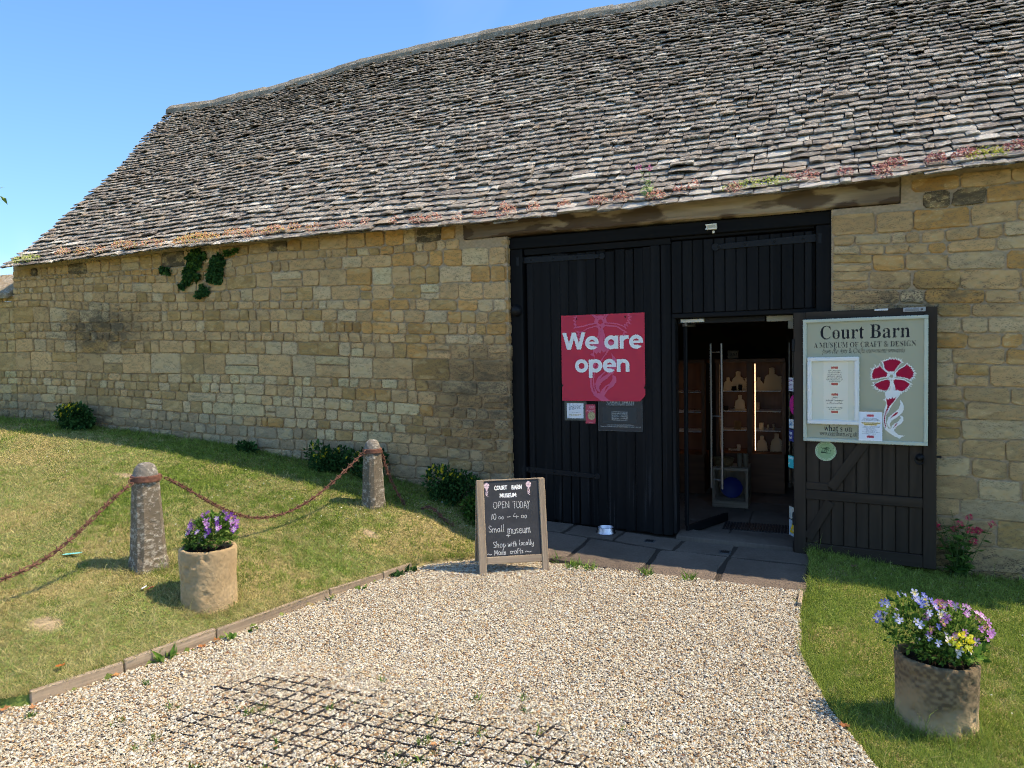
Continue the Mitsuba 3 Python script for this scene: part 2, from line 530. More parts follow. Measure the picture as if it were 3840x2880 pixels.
def in_view(x, y, m=0.25):
    a = np.stack([x - CAM[0], y - CAM[1]], -1)
    f = a @ FW[:2] / np.linalg.norm(FW[:2])
    r = a @ np.array([FW[1], -FW[0]]) / np.linalg.norm(FW[:2])
    return (f > 2.35) & (np.abs(r) < f * 0.735 + m)


def sprinkle(n, poly_in=None, poly_out=None, x0=-13, x1=3.4, y0=-4.9, y1=0.05, power=1.6):
    """points denser near where one stands"""
    out, got = [], 0
    while got < n:
        p = np.stack([rng.uniform(x0, x1, n), rng.uniform(y0, y1, n)], 1)
        d = np.hypot(p[:, 0], p[:, 1] + 6.04)
        keep = (rng.uniform(size=n) < np.minimum((3.0 / d) ** power, 1)) & in_view(p[:, 0], p[:, 1])
        p = p[keep]
        if poly_in is not None:
            p = p[shapely.contains_xy(poly_in, p[:, 0], p[:, 1])]
        if poly_out is not None:
            p = p[~shapely.contains_xy(poly_out, p[:, 0], p[:, 1])]
        out.append(p)
        got += len(p)
    return np.vstack(out)[:n]


def pebbles():
    n = 215000
    p = sprinkle(n, poly_in=PATH, x0=-5, x1=1.6, y1=-0.9, power=1.0)
    ab = p @ _gi.T
    fa, fb_ = np.abs((ab[:, 0] / GS + 0.5) % 1 - 0.5) * GS, np.abs((ab[:, 1] / GS + 0.5) % 1 - 0.5) * GS
    shown = grid_shown(p[:, 0], p[:, 1]) > 0.88
    keep = ~(shown & ((fa < 0.0035) | (fb_ < 0.0035)))
    p = p[keep]
    n = len(p)
    r = rng.lognormal(math.log(0.0053), 0.32, n).clip(0.003, 0.013)
    ang = np.arange(5) * 2 * np.pi / 5
    ring = np.stack([np.cos(ang), np.sin(ang) * 0.78, 0 * ang], 1)
    base = np.vstack([ring, [[0.1, 0.0, 0.62]]])
    v = base[None] * (1 + rng.normal(0, 0.16, (n, 6, 3))) * r[:, None, None]
    a = rng.uniform(0, 2 * np.pi, n)
    tl = rng.normal(0, 0.22, (n, 2))
    c, s = np.cos(a), np.sin(a)
    x = v[..., 0] * c[:, None] - v[..., 1] * s[:, None]
    y = v[..., 0] * s[:, None] + v[..., 1] * c[:, None]
    z = v[..., 2] + x * tl[:, :1] + y * tl[:, 1:]
    z0 = path_z(p[:, 0], p[:, 1]) + 0.001 + rng.uniform(0, 0.009, n) + 0.006 * (meshkit.fbm(np.stack([p[:, 0] * 4, p[:, 1] * 4, 0 * p[:, 0]], -1), 2, 9) - 0.4)
    V = np.stack([x + p[:, :1], y + p[:, 1:], z + z0[:, None]], -1)
    k = np.arange(5)
    f = np.stack([k, (k + 1) % 5, k * 0 + 5], 1)
    F = (f[None] + (np.arange(n) * 6)[:, None, None]).reshape(-1, 3)
    pal = np.array([lin("efe6d2"), lin("e2d3b8"), lin("f3eee2"), lin("cdb28a"), lin("a9835a"), lin("b5aa9c"), lin("7d6f63"), lin("c39a6d"), lin("8f5f45")]) * np.array([0.70, 0.725, 0.72])
    ci = rng.choice(9, n, p=[0.24, 0.25, 0.09, 0.15, 0.06, 0.12, 0.06, 0.02, 0.01])
    col = pal[ci] * rng.uniform(0.72, 1.08, (n, 1))
    put("gravel", (V.reshape(-1, 3), F), "mat_pebble", color=np.repeat(col, 6, 0).clip(0, 0.9))
    tag("gravel", "loose cream and tan gravel stones covering the path", "gravel", kind="stuff")


pebbles()


def ground_grid():
    g = MB()
    for fam, (D, E) in enumerate(((GA, GB), (GB, GA))):
        for a in np.arange(-60, 40) * GS:
            for b in np.arange(-60, 40) * GS:
                c = E * a + D * (b + GS / 2)
                if not (-3.5 < c[0] < 0.2 and -4.6 < c[1] < -2.3) or not PATH.contains(sg.Point(c)):
                    continue
                if grid_shown(c[0], c[1]) < 0.55:
                    continue
                ends = []
                for q_ in (c - D * GS / 2, c + D * GS / 2):
                    up_ = smoothp(0.80, 1.0, grid_shown(q_[0], q_[1]) + 0.05 * (meshkit.noise(np.array([q_[0] * 40, q_[1] * 40, 0.0]), 7) - 0.5))
                    ends.append([q_[0], q_[1], float(path_z(q_[0], q_[1]) - 0.010 + 0.017 * up_)])
                v, f, _ = beam(ends[0], ends[1], 0.0034, 0.010, b=0.0008, ends=0.002)
                g.add(v, f)
    k = put("ground_grid", g, "mat_black_plastic")
    tag(k, "black plastic stabilising grid showing through the thin gravel", "ground grid")


ground_grid()


def edging():
    names = ["left end, half hidden in grass", "", "", "", ""]
    lab = ["weathered timber edging board nearest the camera, ending at the grass corner", "weathered timber edging board half buried in long grass beside leaf litter",
           "long weathered timber edging board in front of the flower planter", "short timber edging board between planter and sandwich board", "last timber edging board, nearest the sandwich board"]
    for n in range(5):
        a, b = KERB[n], KERB[n + 1]
        d = (b - a) / np.linalg.norm(b - a)
        a2, b2 = a + d * 0.004, b - d * 0.004
        off = np.array([-d[1], d[0]]) * 0.014
        za, zb = 0.025 + 0.004 * rng.normal(), 0.025 + 0.004 * rng.normal()
        v, f, l = beam([*(a2 + off), za], [*(b2 + off), zb], 0.026, 0.085, b=0.004)
        k = put("edging_board", (v + rng.normal(0, 0.0008, v.shape), f), "mat_weathered_timber", uv=wooduv(l))
        tag(k, lab[n], "edging board", "timber boards edging the path")
    v, f, l = beam([-0.03, -1.12, 0.02], [-0.04, -1.36, 0.018], 0.024, 0.08)
    tag(put("edging_board", (v, f), "mat_weathered_timber", uv=wooduv(l)), "short timber edging stub between gravel and right lawn by the paving corner", "edging board")


edging()


def paving():
    base = MB()
    xs = np.linspace(-2.36, 0.02, 12)
    for a, b in zip(xs[:-1], xs[1:]):
        P = np.array([[a, -0.97, 0], [b, -0.97, 0], [b, 0.2, 0], [a, 0.2, 0]])
        P[:, 2] = pave_z(P[:, 0]) - 0.009
        base.add(P, [[0, 1, 2, 3]], uv=(0.4, 0))
    k = put("paving", base, "mat_dark_plaster")
    tag(k, "worn flagstone paving across the barn doorway", kind="structure")
    slabs = [[(-2.36, -1.02), (-1.82, -0.985), (-1.70, -0.88), (-1.71, -0.285), (-2.08, -0.245), (-2.36, -0.23)],
             [(-1.80, -0.985), (-1.125, -1.0), (-1.11, -0.335), (-1.69, -0.275), (-1.68, -0.86)],
             [(-1.095, -1.0), (-0.60, -1.022), (-0.575, -0.335), (-0.88, -0.31), (-1.085, -0.335)],
             [(-0.572, -1.022), (0.0, -1.065), (0.02, -0.33), (-0.55, -0.33)],
             [(-2.36, -0.215), (-2.07, -0.225), (-1.97, -0.235), (-1.95, 0.1), (-2.36, 0.12)],
             [(-1.945, -0.24), (-1.515, -0.255), (-1.49, 0.08), (-1.93, 0.1)],
             [(-1.50, -0.258), (-1.0, -0.31), (-0.97, 0.06), (-1.475, 0.08)],
             [(-0.985, -0.297), (-0.56, -0.315), (-0.54, 0.045), (-0.955, 0.06)],
             [(-0.545, -0.312), (0.02, -0.31), (0.02, 0.03), (-0.525, 0.045)]]
    for s in slabs:
        g = sg.Polygon(s).buffer(-0.008).segmentize(0.12)
        o = np.array(g.exterior.coords)[:-1]
        if sg.Polygon(o).exterior.is_ccw is False:
            o = o[::-1]
        o = o + rng.normal(0, 0.005, o.shape)
        c = o.mean(0)
        n = len(o)
        inn = o + (c - o) / np.linalg.norm(c - o, axis=1, keepdims=True) * 0.012
        h = rng.normal(0, 0.002)
        tx, ty = rng.normal(0, 0.004, 2)
        z = lambda q, dz: pave_z(q[:, 0]) + dz + h + (q[:, 0] - c[0]) * tx + (q[:, 1] - c[1]) * ty
        V = np.vstack([np.c_[o, z(o, -0.03)], np.c_[o, z(o, -0.004)], np.c_[inn, z(inn, 0.0)], [[*c, float(z(c[None], 0.001)[0])]]])
        k = np.arange(n)
        k1 = (k + 1) % n
        F = np.vstack([np.stack([k, k1, n + k1], 1), np.stack([k, n + k1, n + k], 1), np.stack([n + k, n + k1, 2 * n + k1], 1), np.stack([n + k, 2 * n + k1, 2 * n + k], 1), np.stack([2 * n + k, 2 * n + k1, 0 * k + 3 * n], 1)])
        put("slab", (V, F), "mat_slab", parent="paving", uv=np.tile(rng.uniform(0, 1, 2), (len(V), 1)))
    for x, y, l in ((-1.6, -0.07, "small square metal plate in the paving beside the dog bowl"), (-1.22, -0.13, "small square metal plate in the paving below the fixed door leaf"), (-0.6, -0.21, "small recessed metal plate in the paving before the entrance")):
        z = float(pave_z(np.array([x]))[0])
        b = MB()
        b.add(*bbox(x - 0.045, x + 0.045, y - 0.045, y + 0.045, z - 0.01, z + 0.004, 0.002), col=lin("4a4a4a"))
        b.add(*bbox(x - 0.032, x + 0.032, y - 0.032, y + 0.032, z + 0.004, z + 0.0065, 0.001), col=lin("202122"))
        tag(put("floor_plate", b, "mat_painted"), l, "floor plate")


paving()

# ------------------------------------------------------------------ the barn: walls
barn = thing("barn", "long golden stone barn with mossy stone slate roof and black timber doors", "barn")
LX = [-9.06, -7.61, -6.51, -5.33, -3.88, -2.74]
LC = [[2.84, 2.86, 2.88, 2.88, 2.88, 2.86], [2.744, 2.711, 2.693, 2.772, 2.72, 2.73], [2.694, 2.658, 2.604, 2.674, 2.641, 2.629], [2.607, 2.57, 2.514, 2.561, 2.524, 2.46], [2.525, 2.473, 2.396, 2.398, 2.343, 2.307],
      [2.445, 2.336, 2.299, 2.257, 2.2, 2.147], [2.365, 2.226, 2.201, 2.171, 2.103, 2.034], [2.16, 2.103, 2.09, 2.047, 1.978, 1.921], [2.044, 1.993, 1.972, 1.918, 1.869, 1.814], [1.949, 1.882, 1.868, 1.825, 1.771, 1.728],
      [1.787, 1.731, 1.724, 1.683, 1.622, 1.588], [1.552, 1.503, 1.487, 1.459, 1.415, 1.382], [1.455, 1.406, 1.382, 1.36, 1.311, 1.258], [1.367, 1.315, 1.274, 1.242, 1.19, 1.122], [1.251, 1.225, 1.177, 1.136, 1.068, 1.024],
      [1.152, 1.093, 1.045, 1.011, 0.97, 0.932], [1.048, 0.974, 0.932, 0.904, 0.889, 0.839], [0.944, 0.87, 0.826, 0.779, 0.784, 0.73], [0.87, 0.772, 0.707, 0.666, 0.679, 0.632], [0.74, 0.66, 0.60, 0.56, 0.56, 0.53],
      [0.6, 0.55, 0.49, 0.45, 0.44, 0.42], [0.5, 0.44, 0.38, 0.34, 0.32, 0.31], [0.4, 0.34, 0.28, 0.22, 0.2, 0.2], [0.3, 0.2, 0.15, 0.1, 0.09, 0.09], [0.2, 0.1, 0.05, 0.0, -0.03, -0.03]]
RX = [0.21, 1.01, 1.41]
RC = [[2.86, 2.88, 2.88], [2.759, 2.77, 2.783], [2.657, 2.643, 2.653], [2.492, 2.487, 2.503], [2.417, 2.393, 2.41], [2.35, 2.302, 2.305], [2.223, 2.185, 2.163], [2.084, 2.047, 2.02], [1.975, 1.943, 1.924], [1.878, 1.84, 1.825],
      [1.757, 1.729, 1.717], [1.644, 1.616, 1.602], [1.53, 1.509, 1.488], [1.355, 1.339, 1.324], [1.251, 1.236, 1.2], [1.147, 1.098, 1.086], [0.94, 0.951, 0.953], [0.815, 0.823, 0.791], [0.669, 0.676, 0.657], [0.48, 0.518, 0.504],
      [0.344, 0.379, 0.36], [0.145, 0.171, 0.167], [-0.024, -0.008, -0.006], [-0.16, -0.16, -0.17]]
BUFF, PALE, ORANGE, BROWN, GREYP, DARK, RED = [np.array(c) for c in ((0.53, 0.345, 0.165), (0.58, 0.43, 0.245), (0.52, 0.29, 0.095), (0.36, 0.225, 0.085), (0.58, 0.455, 0.25), (0.09, 0.07, 0.045), (0.38, 0.17, 0.09))]
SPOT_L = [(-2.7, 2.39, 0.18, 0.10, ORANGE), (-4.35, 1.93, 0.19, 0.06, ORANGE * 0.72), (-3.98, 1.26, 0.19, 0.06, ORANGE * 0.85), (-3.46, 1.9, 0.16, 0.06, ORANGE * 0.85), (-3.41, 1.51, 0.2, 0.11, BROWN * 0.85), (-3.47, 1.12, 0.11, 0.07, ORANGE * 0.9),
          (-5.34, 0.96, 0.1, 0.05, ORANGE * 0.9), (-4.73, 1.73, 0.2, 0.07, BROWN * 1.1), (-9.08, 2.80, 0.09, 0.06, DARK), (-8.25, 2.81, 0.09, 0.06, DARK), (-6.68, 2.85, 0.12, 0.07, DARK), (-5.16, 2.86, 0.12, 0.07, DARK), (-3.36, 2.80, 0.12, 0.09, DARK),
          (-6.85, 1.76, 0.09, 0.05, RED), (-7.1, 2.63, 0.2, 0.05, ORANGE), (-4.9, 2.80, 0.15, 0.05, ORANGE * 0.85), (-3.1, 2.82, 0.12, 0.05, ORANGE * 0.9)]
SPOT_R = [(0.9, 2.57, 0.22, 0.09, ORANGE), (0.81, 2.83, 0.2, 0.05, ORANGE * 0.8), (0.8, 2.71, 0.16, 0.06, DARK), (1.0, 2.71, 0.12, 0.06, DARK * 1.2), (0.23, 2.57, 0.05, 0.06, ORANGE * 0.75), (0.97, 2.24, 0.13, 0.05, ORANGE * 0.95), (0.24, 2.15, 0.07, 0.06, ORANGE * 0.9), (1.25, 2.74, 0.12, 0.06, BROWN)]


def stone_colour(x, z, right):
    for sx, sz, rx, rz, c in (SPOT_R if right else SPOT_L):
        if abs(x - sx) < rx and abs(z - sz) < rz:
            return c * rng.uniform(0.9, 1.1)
    u = rng.uniform()
    if right:
        c = BUFF * 0.95 if u < 0.55 else (PALE * 0.92 if u < 0.75 else (ORANGE * 0.9 if u < 0.88 and z > 1.5 else BROWN * 1.25))
        if z < 1.4:
            c = c * np.array([0.88, 0.92, 0.95])
    else:
        low = np.clip((1.75 - z) / 0.35, 0, 1) * np.clip((-3.4 - x) / 0.6, 0, 1)
        warm = np.clip((x + 5.2) / 1.5, 0, 1) * np.clip((z - 1.55) / 0.4, 0, 1)
        if u < 0.62 * low:
            c = GREYP * 1.02 if rng.uniform() < 0.6 else PALE
        elif rng.uniform() < 0.20 * warm:
            c = ORANGE * 1.02
        else:
            c = BUFF * rng.uniform(0.9, 1.08) if rng.uniform() < 0.7 else (PALE if rng.uniform() < 0.55 else BROWN * 1.2)
        if x < -6.3 and z < 1.6 and rng.uniform() < 0.6:
            c = BUFF * np.array([0.82, 0.84, 0.78])
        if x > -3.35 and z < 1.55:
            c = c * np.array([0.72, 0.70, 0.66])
        c = c * (1 + 0.13 * warm)
        g = float(np.interp(x, _bx, _bz))
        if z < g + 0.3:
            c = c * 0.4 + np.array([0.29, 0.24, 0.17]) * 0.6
    return np.clip(c * rng.uniform(0.88, 1.12), 0.02, 0.65)


def stone(q, proud, y0=0.0):
    """q: four corners (x, z) lower left, lower right, upper right, upper left -> a dressed block on the wall plane y = y0"""
    q = np.asarray(q, float)
    pts = []
    for k in range(4):
        a, p, b = q[k - 1], q[k], q[(k + 1) % 4]
        da, db = a - p, b - p
        la, lb = np.linalg.norm(da), np.linalg.norm(db)
        r = min(0.022, 0.22 * min(la, lb)) * rng.uniform(0.4, 1.2)
        pts += [p + da / la * r * rng.uniform(0.6, 1.4), p + db / lb * r * rng.uniform(0.6, 1.4)]
        if k in (0, 2):
            pts.append(p + db * rng.uniform(0.35, 0.65) + rng.normal(0, 0.0035, 2))
    o = np.array(pts)
    o = o + rng.normal(0, 0.0016, o.shape)
    c = o.mean(0)
    n = len(o)
    d = c - o
    inn = o + d / np.linalg.norm(d, axis=1, keepdims=True) * rng.uniform(0.003, 0.008, (n, 1))
    tx, tz = rng.normal(0, 0.022, 2)
    fy = lambda p: y0 - proud - (p[:, 0] - c[0]) * tx - (p[:, 1] - c[1]) * tz + rng.normal(0, 0.0012, len(p))
    V = np.vstack([np.c_[o[:, 0], np.full(n, y0 + 0.035), o[:, 1]], np.c_[o[:, 0], np.full(n, y0 - proud * 0.25), o[:, 1]], np.c_[inn[:, 0], fy(inn), inn[:, 1]], [[c[0], y0 - proud - 0.003 + rng.normal(0, 0.002), c[1]]]])
    k = np.arange(n)
    k1 = (k + 1) % n
    F = np.vstack([np.stack([k, k1, n + k1], 1), np.stack([k, n + k1, n + k], 1), np.stack([n + k, n + k1, 2 * n + k1], 1), np.stack([n + k, 2 * n + k1, 2 * n + k], 1), np.stack([2 * n + k, 2 * n + k1, 0 * k + 3 * n], 1)])
    return V, F


def lay(CX, CC, xa, xb, wmean, block=lambda x0, x1, z0, z1: False, ragged=0.0):
    """courses of stones between the measured bed joints -> list of corner quads"""
    CC = np.array(CC)
    out = []
    line = lambda n, x: np.interp(x, CX, CC[n]) + (0.006 * (meshkit.noise(np.array([x * 2.3, n * 7.1, 0.0]), 3) - 0.5) * 2)
    for n in range(len(CC) - 1):
        x = xa + (rng.uniform(-0.05, 0.05) if ragged else 0)
        while x < xb - 0.02:
            h = float(line(n, x + 0.08) - line(n + 1, x + 0.08))
            w = np.clip(h * rng.lognormal(math.log(wmean), 0.36), 0.075, 0.46)
            if xb - x - w < 0.09:
                w = xb - x
            if w > 0.5:
                w = w / 2
            x1 = x + w
            j = rng.uniform(0.0035, 0.0085)
            jb = rng.uniform(0.003, 0.0065)
            lean = rng.normal(0, 0.004)
            ql = [(x + j, line(n + 1, x) + jb), (x1 - j, line(n + 1, x1) + jb), (x1 - j + lean, line(n, x1) - jb), (x + j + lean, line(n, x) - jb)]
            parts = [ql]
            if h > 0.125 and rng.uniform() < 0.13:      # two thin stones instead of one
                a = rng.uniform(0.4, 0.6)
                p0, p1, p2, p3 = map(np.array, ql)
                m0, m1 = p0 + (p3 - p0) * a, p1 + (p2 - p1) * a
                dz = np.array([0, 0.006])
                parts = [[p0, p1, m1 - dz, m0 - dz], [m0 + dz, m1 + dz, p2, p3]]
            for p in parts:
                p = np.array(p, float)
                if not block(p[:, 0].min(), p[:, 0].max(), p[:, 1].min(), p[:, 1].max()) and p[2, 1] - p[1, 1] > 0.012 and p[3, 1] - p[0, 1] > 0.012:
                    out.append(p)
            x = x1
    return out


def build_wall(parent, quads, right):
    def size(p):
        c = p.mean(0)
        return (p[1, 0] - p[0, 0]) * (p[2, 1] - p[1, 1]) / ((c[0]) ** 2 + 36.5)
    vis = [p for p in quads if p[:, 0].max() > -9.9 and p[:, 0].min() < 1.6 and p[:, 1].max() > np.interp(p[:, 0].mean(), _bx, _bz)]
    order = sorted(range(len(vis)), key=lambda n: -size(vis[n]))
    rest = MB()
    for r, n in enumerate(order):
        p = vis[n]
        c = p.mean(0)
        V, F = stone(p, rng.uniform(0.005, 0.013))
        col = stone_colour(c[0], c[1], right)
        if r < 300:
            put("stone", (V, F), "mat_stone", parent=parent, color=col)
        else:
            rest.add(V, F, col=col)
    if rest.n:
        tag(put("small_stone", rest, "mat_stone", parent=parent), "smaller wall stones between the larger blocks", kind="stuff")


def slab_wall(x0, x1, z0, z1, y0=0.006, y1=0.45):
    return bbox(x0, x1, y0, y1, z0, z1, 0.003)


w = MB()
w.add(*slab_wall(-9.43, -2.53, -0.6, 2.715))
w.add(*slab_wall(-9.43, -2.965, 2.7151, 2.94))
w.add(*bbox(-9.43, -8.98, 0.45, 5.0, -0.6, 2.9, 0.003))        # gable end
g = sg.Polygon([(0.0, 2.9), (5.2, 2.9), (2.6, 5.5)])
gv, gf = poly(g, 0.4)
w.add(np.stack([-9.43 + gv[:, 2], gv[:, 0], gv[:, 1]], 1), gf[:, ::-1])
w.add(*bbox(-9.43, 6.0, 5.0, 5.35, -0.6, 2.95, 0.003))        # back
wall_l = put("wall", w, "mat_mortar", parent=barn)
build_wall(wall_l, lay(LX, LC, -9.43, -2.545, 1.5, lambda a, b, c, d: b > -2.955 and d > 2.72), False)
# the jamb of the doorway: quoins seen end on
for n in range(1, 24):
    z1, z0 = np.interp(-2.6, LX, LC[n]), np.interp(-2.6, LX, LC[n + 1]) if n < 24 else 0
    z1 = min(z1, 2.70)
    if z1 - z0 < 0.03:
        continue
    V, F = bbox(-2.60, -2.527 + rng.uniform(0, 0.008), 0.004, 0.17, z0 + 0.005, z1 - 0.005, 0.012, 0.002)
    put("quoin", (V, F), "mat_stone", parent=wall_l, color=stone_colour(-2.6, (z0 + z1) / 2, False) * 0.85)
w = MB()
w.add(*slab_wall(0.185, 6.0, -0.6, 2.70))
w.add(*slab_wall(0.655, 6.0, 2.7001, 2.93))
w.add(*bbox(5.6, 6.0, 0.45, 5.0, -0.6, 2.9, 0.003))
wall_r = put("wall", w, "mat_mortar", parent=barn)
build_wall(wall_r, lay(RX, RC, 0.19, 3.2, 2.25, lambda a, b, c, d: a < 0.648 and d > 2.705), True)

# lower wall running on from the barn's corner
bw = thing("boundary_wall", "lower stone wall with sloping coping joining the barn's left corner", "wall")
put("wall_core", slab_wall(-16, -9.445, -0.3, 2.45, 0.02, 0.4), "mat_mortar", parent=bw)
quads = lay(LX, [[v + 0.0 for v in r] for r in LC[4:]], -11.2, -9.45, 1.9)
for p in quads:
    if p[:, 1].max() > 0.8:
        V, F = stone(p, rng.uniform(0.004, 0.012), 0.014)
        put("stone", (V, F), "mat_stone", parent=bw, color=stone_colour(-9.2, p[:, 1].mean(), False) * np.array([0.9, 0.95, 0.9]))
for n in range(8):
    x1 = -9.45 - 0.75 * n
    V, F = bbox(x1 - 0.74, x1, -0.07, 0.5, 0, 0.07, 0.012, 0.002)
    V[:, 2] += 2.47 + (V[:, 1] + 0.07) * 0.62
    put("coping_stone", (V, F), "mat_lichen_stone", parent=bw, color=lin("8a7c66"))
# ------------------------------------------------------------------ the barn: roof
PY = np.array([-0.2, 0.139, 0.524, 0.94, 1.467, 2.138, 2.62])
PZ = np.array([2.815, 3.08, 3.44, 3.86, 4.398, 5.156, 5.69])
PS = np.concatenate([[0], np.cumsum(np.hypot(np.diff(PY), np.diff(PZ)))])
SMAX = PS[-1]


def roof_pt(x, s, h=0.0):
    """point on the roof: x along the barn, s up the slope from the eaves edge, h above the boarding"""
    x, s = np.asarray(x, float), np.asarray(s, float)
    y, z = np.interp(s, PS, PY), np.interp(s, PS, PZ)
    y = np.where(s < 0, PY[0] + s * 0.79, y)
    z = np.where(s < 0, PZ[0] + s * 0.61, z)
    e = np.interp(x, [-9.4, -6.24, -4.5, -2.87, -0.47, 1.37, 6], [-0.012, 0.022, 0.0, -0.034, -0.024, 0.02, 0.03])
    r = np.interp(x, [-9.4, -8.5, -7.3, -6.5, -5.8, -4.6, -2.3, -1.3, 0, 6], [0.0, -0.035, 0.0, 0.055, 0.11, 0.14, 0.13, 0.095, 0.06, 0.0])
    t = np.clip(s / SMAX, 0, 1)
    und = 0.045 * (meshkit.noise(np.stack([x * 0.55, s * 0.8, 0 * x], -1), 4) - 0.5) * np.sin(np.pi * t)
    h = h + und
    return np.stack([x, y - h * 0.71, z + e * (1 - t) + r * t + h * 0.71], -1)


gx = np.linspace(-9.36, 6, 60)
gs = np.concatenate([[0.19], PS[1:]])
A, B = np.meshgrid(gx, gs, indexing="ij")
top = roof_pt(A, B, -0.02)
under = roof_pt(A, B, -0.05)
nb = len(gs)
i, j = np.meshgrid(np.arange(len(gx) - 1), np.arange(nb - 1), indexing="ij")
q = np.stack([i * nb + j, (i + 1) * nb + j, (i + 1) * nb + j + 1, i * nb + j + 1], -1).reshape(-1, 4)
rm = MB()
rm.add(top.reshape(-1, 3), q, col=(0.03, 0.027, 0.024))
rm.add(under.reshape(-1, 3), q[:, ::-1], col=(0.05, 0.04, 0.03))
i = np.arange(len(gx) - 1)
e = np.vstack([top[:, 0], under[:, 0]])
L = len(gx)
rm.add(e, np.stack([i, i + L, i + L + 1, i + 1], 1), col=(0.05, 0.04, 0.03))
back = np.array([[-9.36, 2.55, 5.66], [6, 2.55, 5.66], [6, 5.6, 2.75], [-9.36, 5.6, 2.75]])
rm.add(back, [[0, 1, 2, 3]], col=(0.2, 0.18, 0.15))
rm.add(back - [0, 0, 0.06], [[3, 2, 1, 0]], col=(0.05, 0.04, 0.03))
roof = put("roof", rm, "mat_matte", parent=barn)


def slates():
    """one irregular stone slate per entry: tail at slope distance s, head higher up"""
    xs, ss_, ws, ls, hs = [], [], [], [], []
    s, c = 0.0, 0
    while s < SMAX - 0.02:
        t = s / SMAX
        e = (0.106 - 0.053 * t ** 0.7) * rng.uniform(0.92, 1.08)
        x = -9.40 + rng.uniform(-0.02, 0.04)
        wm = (0.165 - 0.082 * t ** 0.7)
        while x < 2.9:
            w = np.clip(wm * rng.lognormal(0, 0.36), 0.06, 0.36)
            xs.append(x + w / 2)
            ws.append(w)
            ss_.append(s + 0.0065 * rng.normal())
            ls.append(e * 2.0)
            hs.append(e)
            x += w
        s += e
    # the doubled eaves course beneath the first
    n0 = len(xs)
    x = -9.38
    while x < 2.9:
        w = rng.uniform(0.14, 0.36)
        xs.append(x + w / 2)
        ws.append(w)
        ss_.append(0.035 + 0.012 * rng.normal())
        ls.append(0.24)
        hs.append(-1)
        x += w
    xs, s0, w, l, h = map(np.array, (xs, ss_, ws, ls, hs))
    n = len(xs)
    th = rng.lognormal(math.log(0.0155), 0.30, n).clip(0.008, 0.030) * np.interp(s0, [0, SMAX], [1.0, 0.85])
    # grid 4 across x 4 up the slope on top, tail edge 4 x 2
    a = np.array([-0.5, -0.18, 0.18, 0.5])
    b = np.array([0.0, 0.16, 0.55, 1.0])
    U = np.broadcast_to(a[None, :, None], (n, 4, 4)).copy()
    V = np.broadcast_to(b[None, None, :], (n, 4, 4)).copy()
    corner = rng.uniform(0, 0.5, (n, 2)) ** 1.5
    V[:, 0, 0] += corner[:, 0] * 0.28
    V[:, 3, 0] += corner[:, 1] * 0.28
    V[:, :, 0] += rng.normal(0, 0.035, (n, 4))
    U = U * (1 - 0.03 * rng.uniform(0, 1, (n, 1, 1)))
    U[:, 0, :] += rng.normal(0, 0.012, (n, 4)) / w[:, None] * 0.1
    U[:, 3, :] += rng.normal(0, 0.012, (n, 4)) / w[:, None] * 0.1
    gap = 0.004
    du = U * (w[:, None, None] - gap)
    dv = V * l[:, None, None]
    ang = rng.normal(0, 0.022, n)
    X = xs[:, None, None] + du - dv * ang[:, None, None]
    S = s0[:, None, None] + dv + du * ang[:, None, None]
    lift = (rng.exponential(0.005, n)).clip(0, 0.025)
    base = np.where(h < 0, -0.012, 0.008)
    tail_h = base + th * 1.1 + 0.026 + lift
    head_h = base + th * 0.25
    H = tail_h[:, None, None] * (1 - V) + head_h[:, None, None] * V + rng.normal(0, 0.0022, (n, 4, 4))
    roll = rng.normal(0, 0.016, n)
    H = H + du * roll[:, None, None]
    H[:, 0, :] -= 0.003
    H[:, 3, :] -= 0.003
    H[:, :, 0] -= th[:, None] * 0.18 * rng.uniform(0.2, 1.2, (n, 4))
    topv = roof_pt(X, S, H)
    tail = roof_pt(X[:, :, 0], S[:, :, 0] + rng.normal(0.004, 0.006, (n, 4)), H[:, :, 0] - th[:, None] * (0.85 + 0.15 * rng.uniform(0, 1, (n, 4))))
    sideL = roof_pt(X[:, 0, 1:3], S[:, 0, 1:3], H[:, 0, 1:3] - th[:, None])
    sideR = roof_pt(X[:, 3, 1:3], S[:, 3, 1:3], H[:, 3, 1:3] - th[:, None])
    P = np.concatenate([topv.reshape(n, 16, 3), tail, sideL, sideR], 1)      # 24 points each
    F = []
    for ii in range(3):
        for jj in range(3):
            p = ii * 4 + jj
            F += [[p, p + 4, p + 5], [p, p + 5, p + 1]]
    for ii in range(3):
        F += [[ii * 4, 16 + ii, 16 + ii + 1], [ii * 4, 16 + ii + 1, (ii + 1) * 4]]
    F += [[16, 0, 1], [16, 1, 20], [20, 1, 2], [20, 2, 21], [12, 19, 13], [19, 22, 13], [13, 22, 14], [22, 23, 14]]
    F += [[16, 20, 19], [20, 22, 19]]
    F = np.array(F)
    pal = np.array([(0.21, 0.18, 0.148), (0.25, 0.217, 0.18), (0.30, 0.265, 0.22), (0.48, 0.44, 0.375), (0.29, 0.225, 0.16), (0.155, 0.13, 0.11)])
    low = np.clip(1 - s0 / 1.0, 0, 1)
    ci = np.array([rng.choice(6, p=np.array([0.28, 0.33, 0.19, 0.05, 0.05, 0.10]) * (1 - k) + np.array([0.12, 0.30, 0.34, 0.16, 0.05, 0.03]) * k) for k in low])
    col = 0.92 * pal[ci] * rng.uniform(0.82, 1.18, (n, 1))
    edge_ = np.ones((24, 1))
    edge_[16:20] = 0.32      # tail and side edges painted darker as shade, deepening gaps under the slates
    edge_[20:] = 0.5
    d = np.linalg.norm(P[:, 0] - CAM, axis=1)
    size = w * np.maximum(h, 0.02) / d ** 2
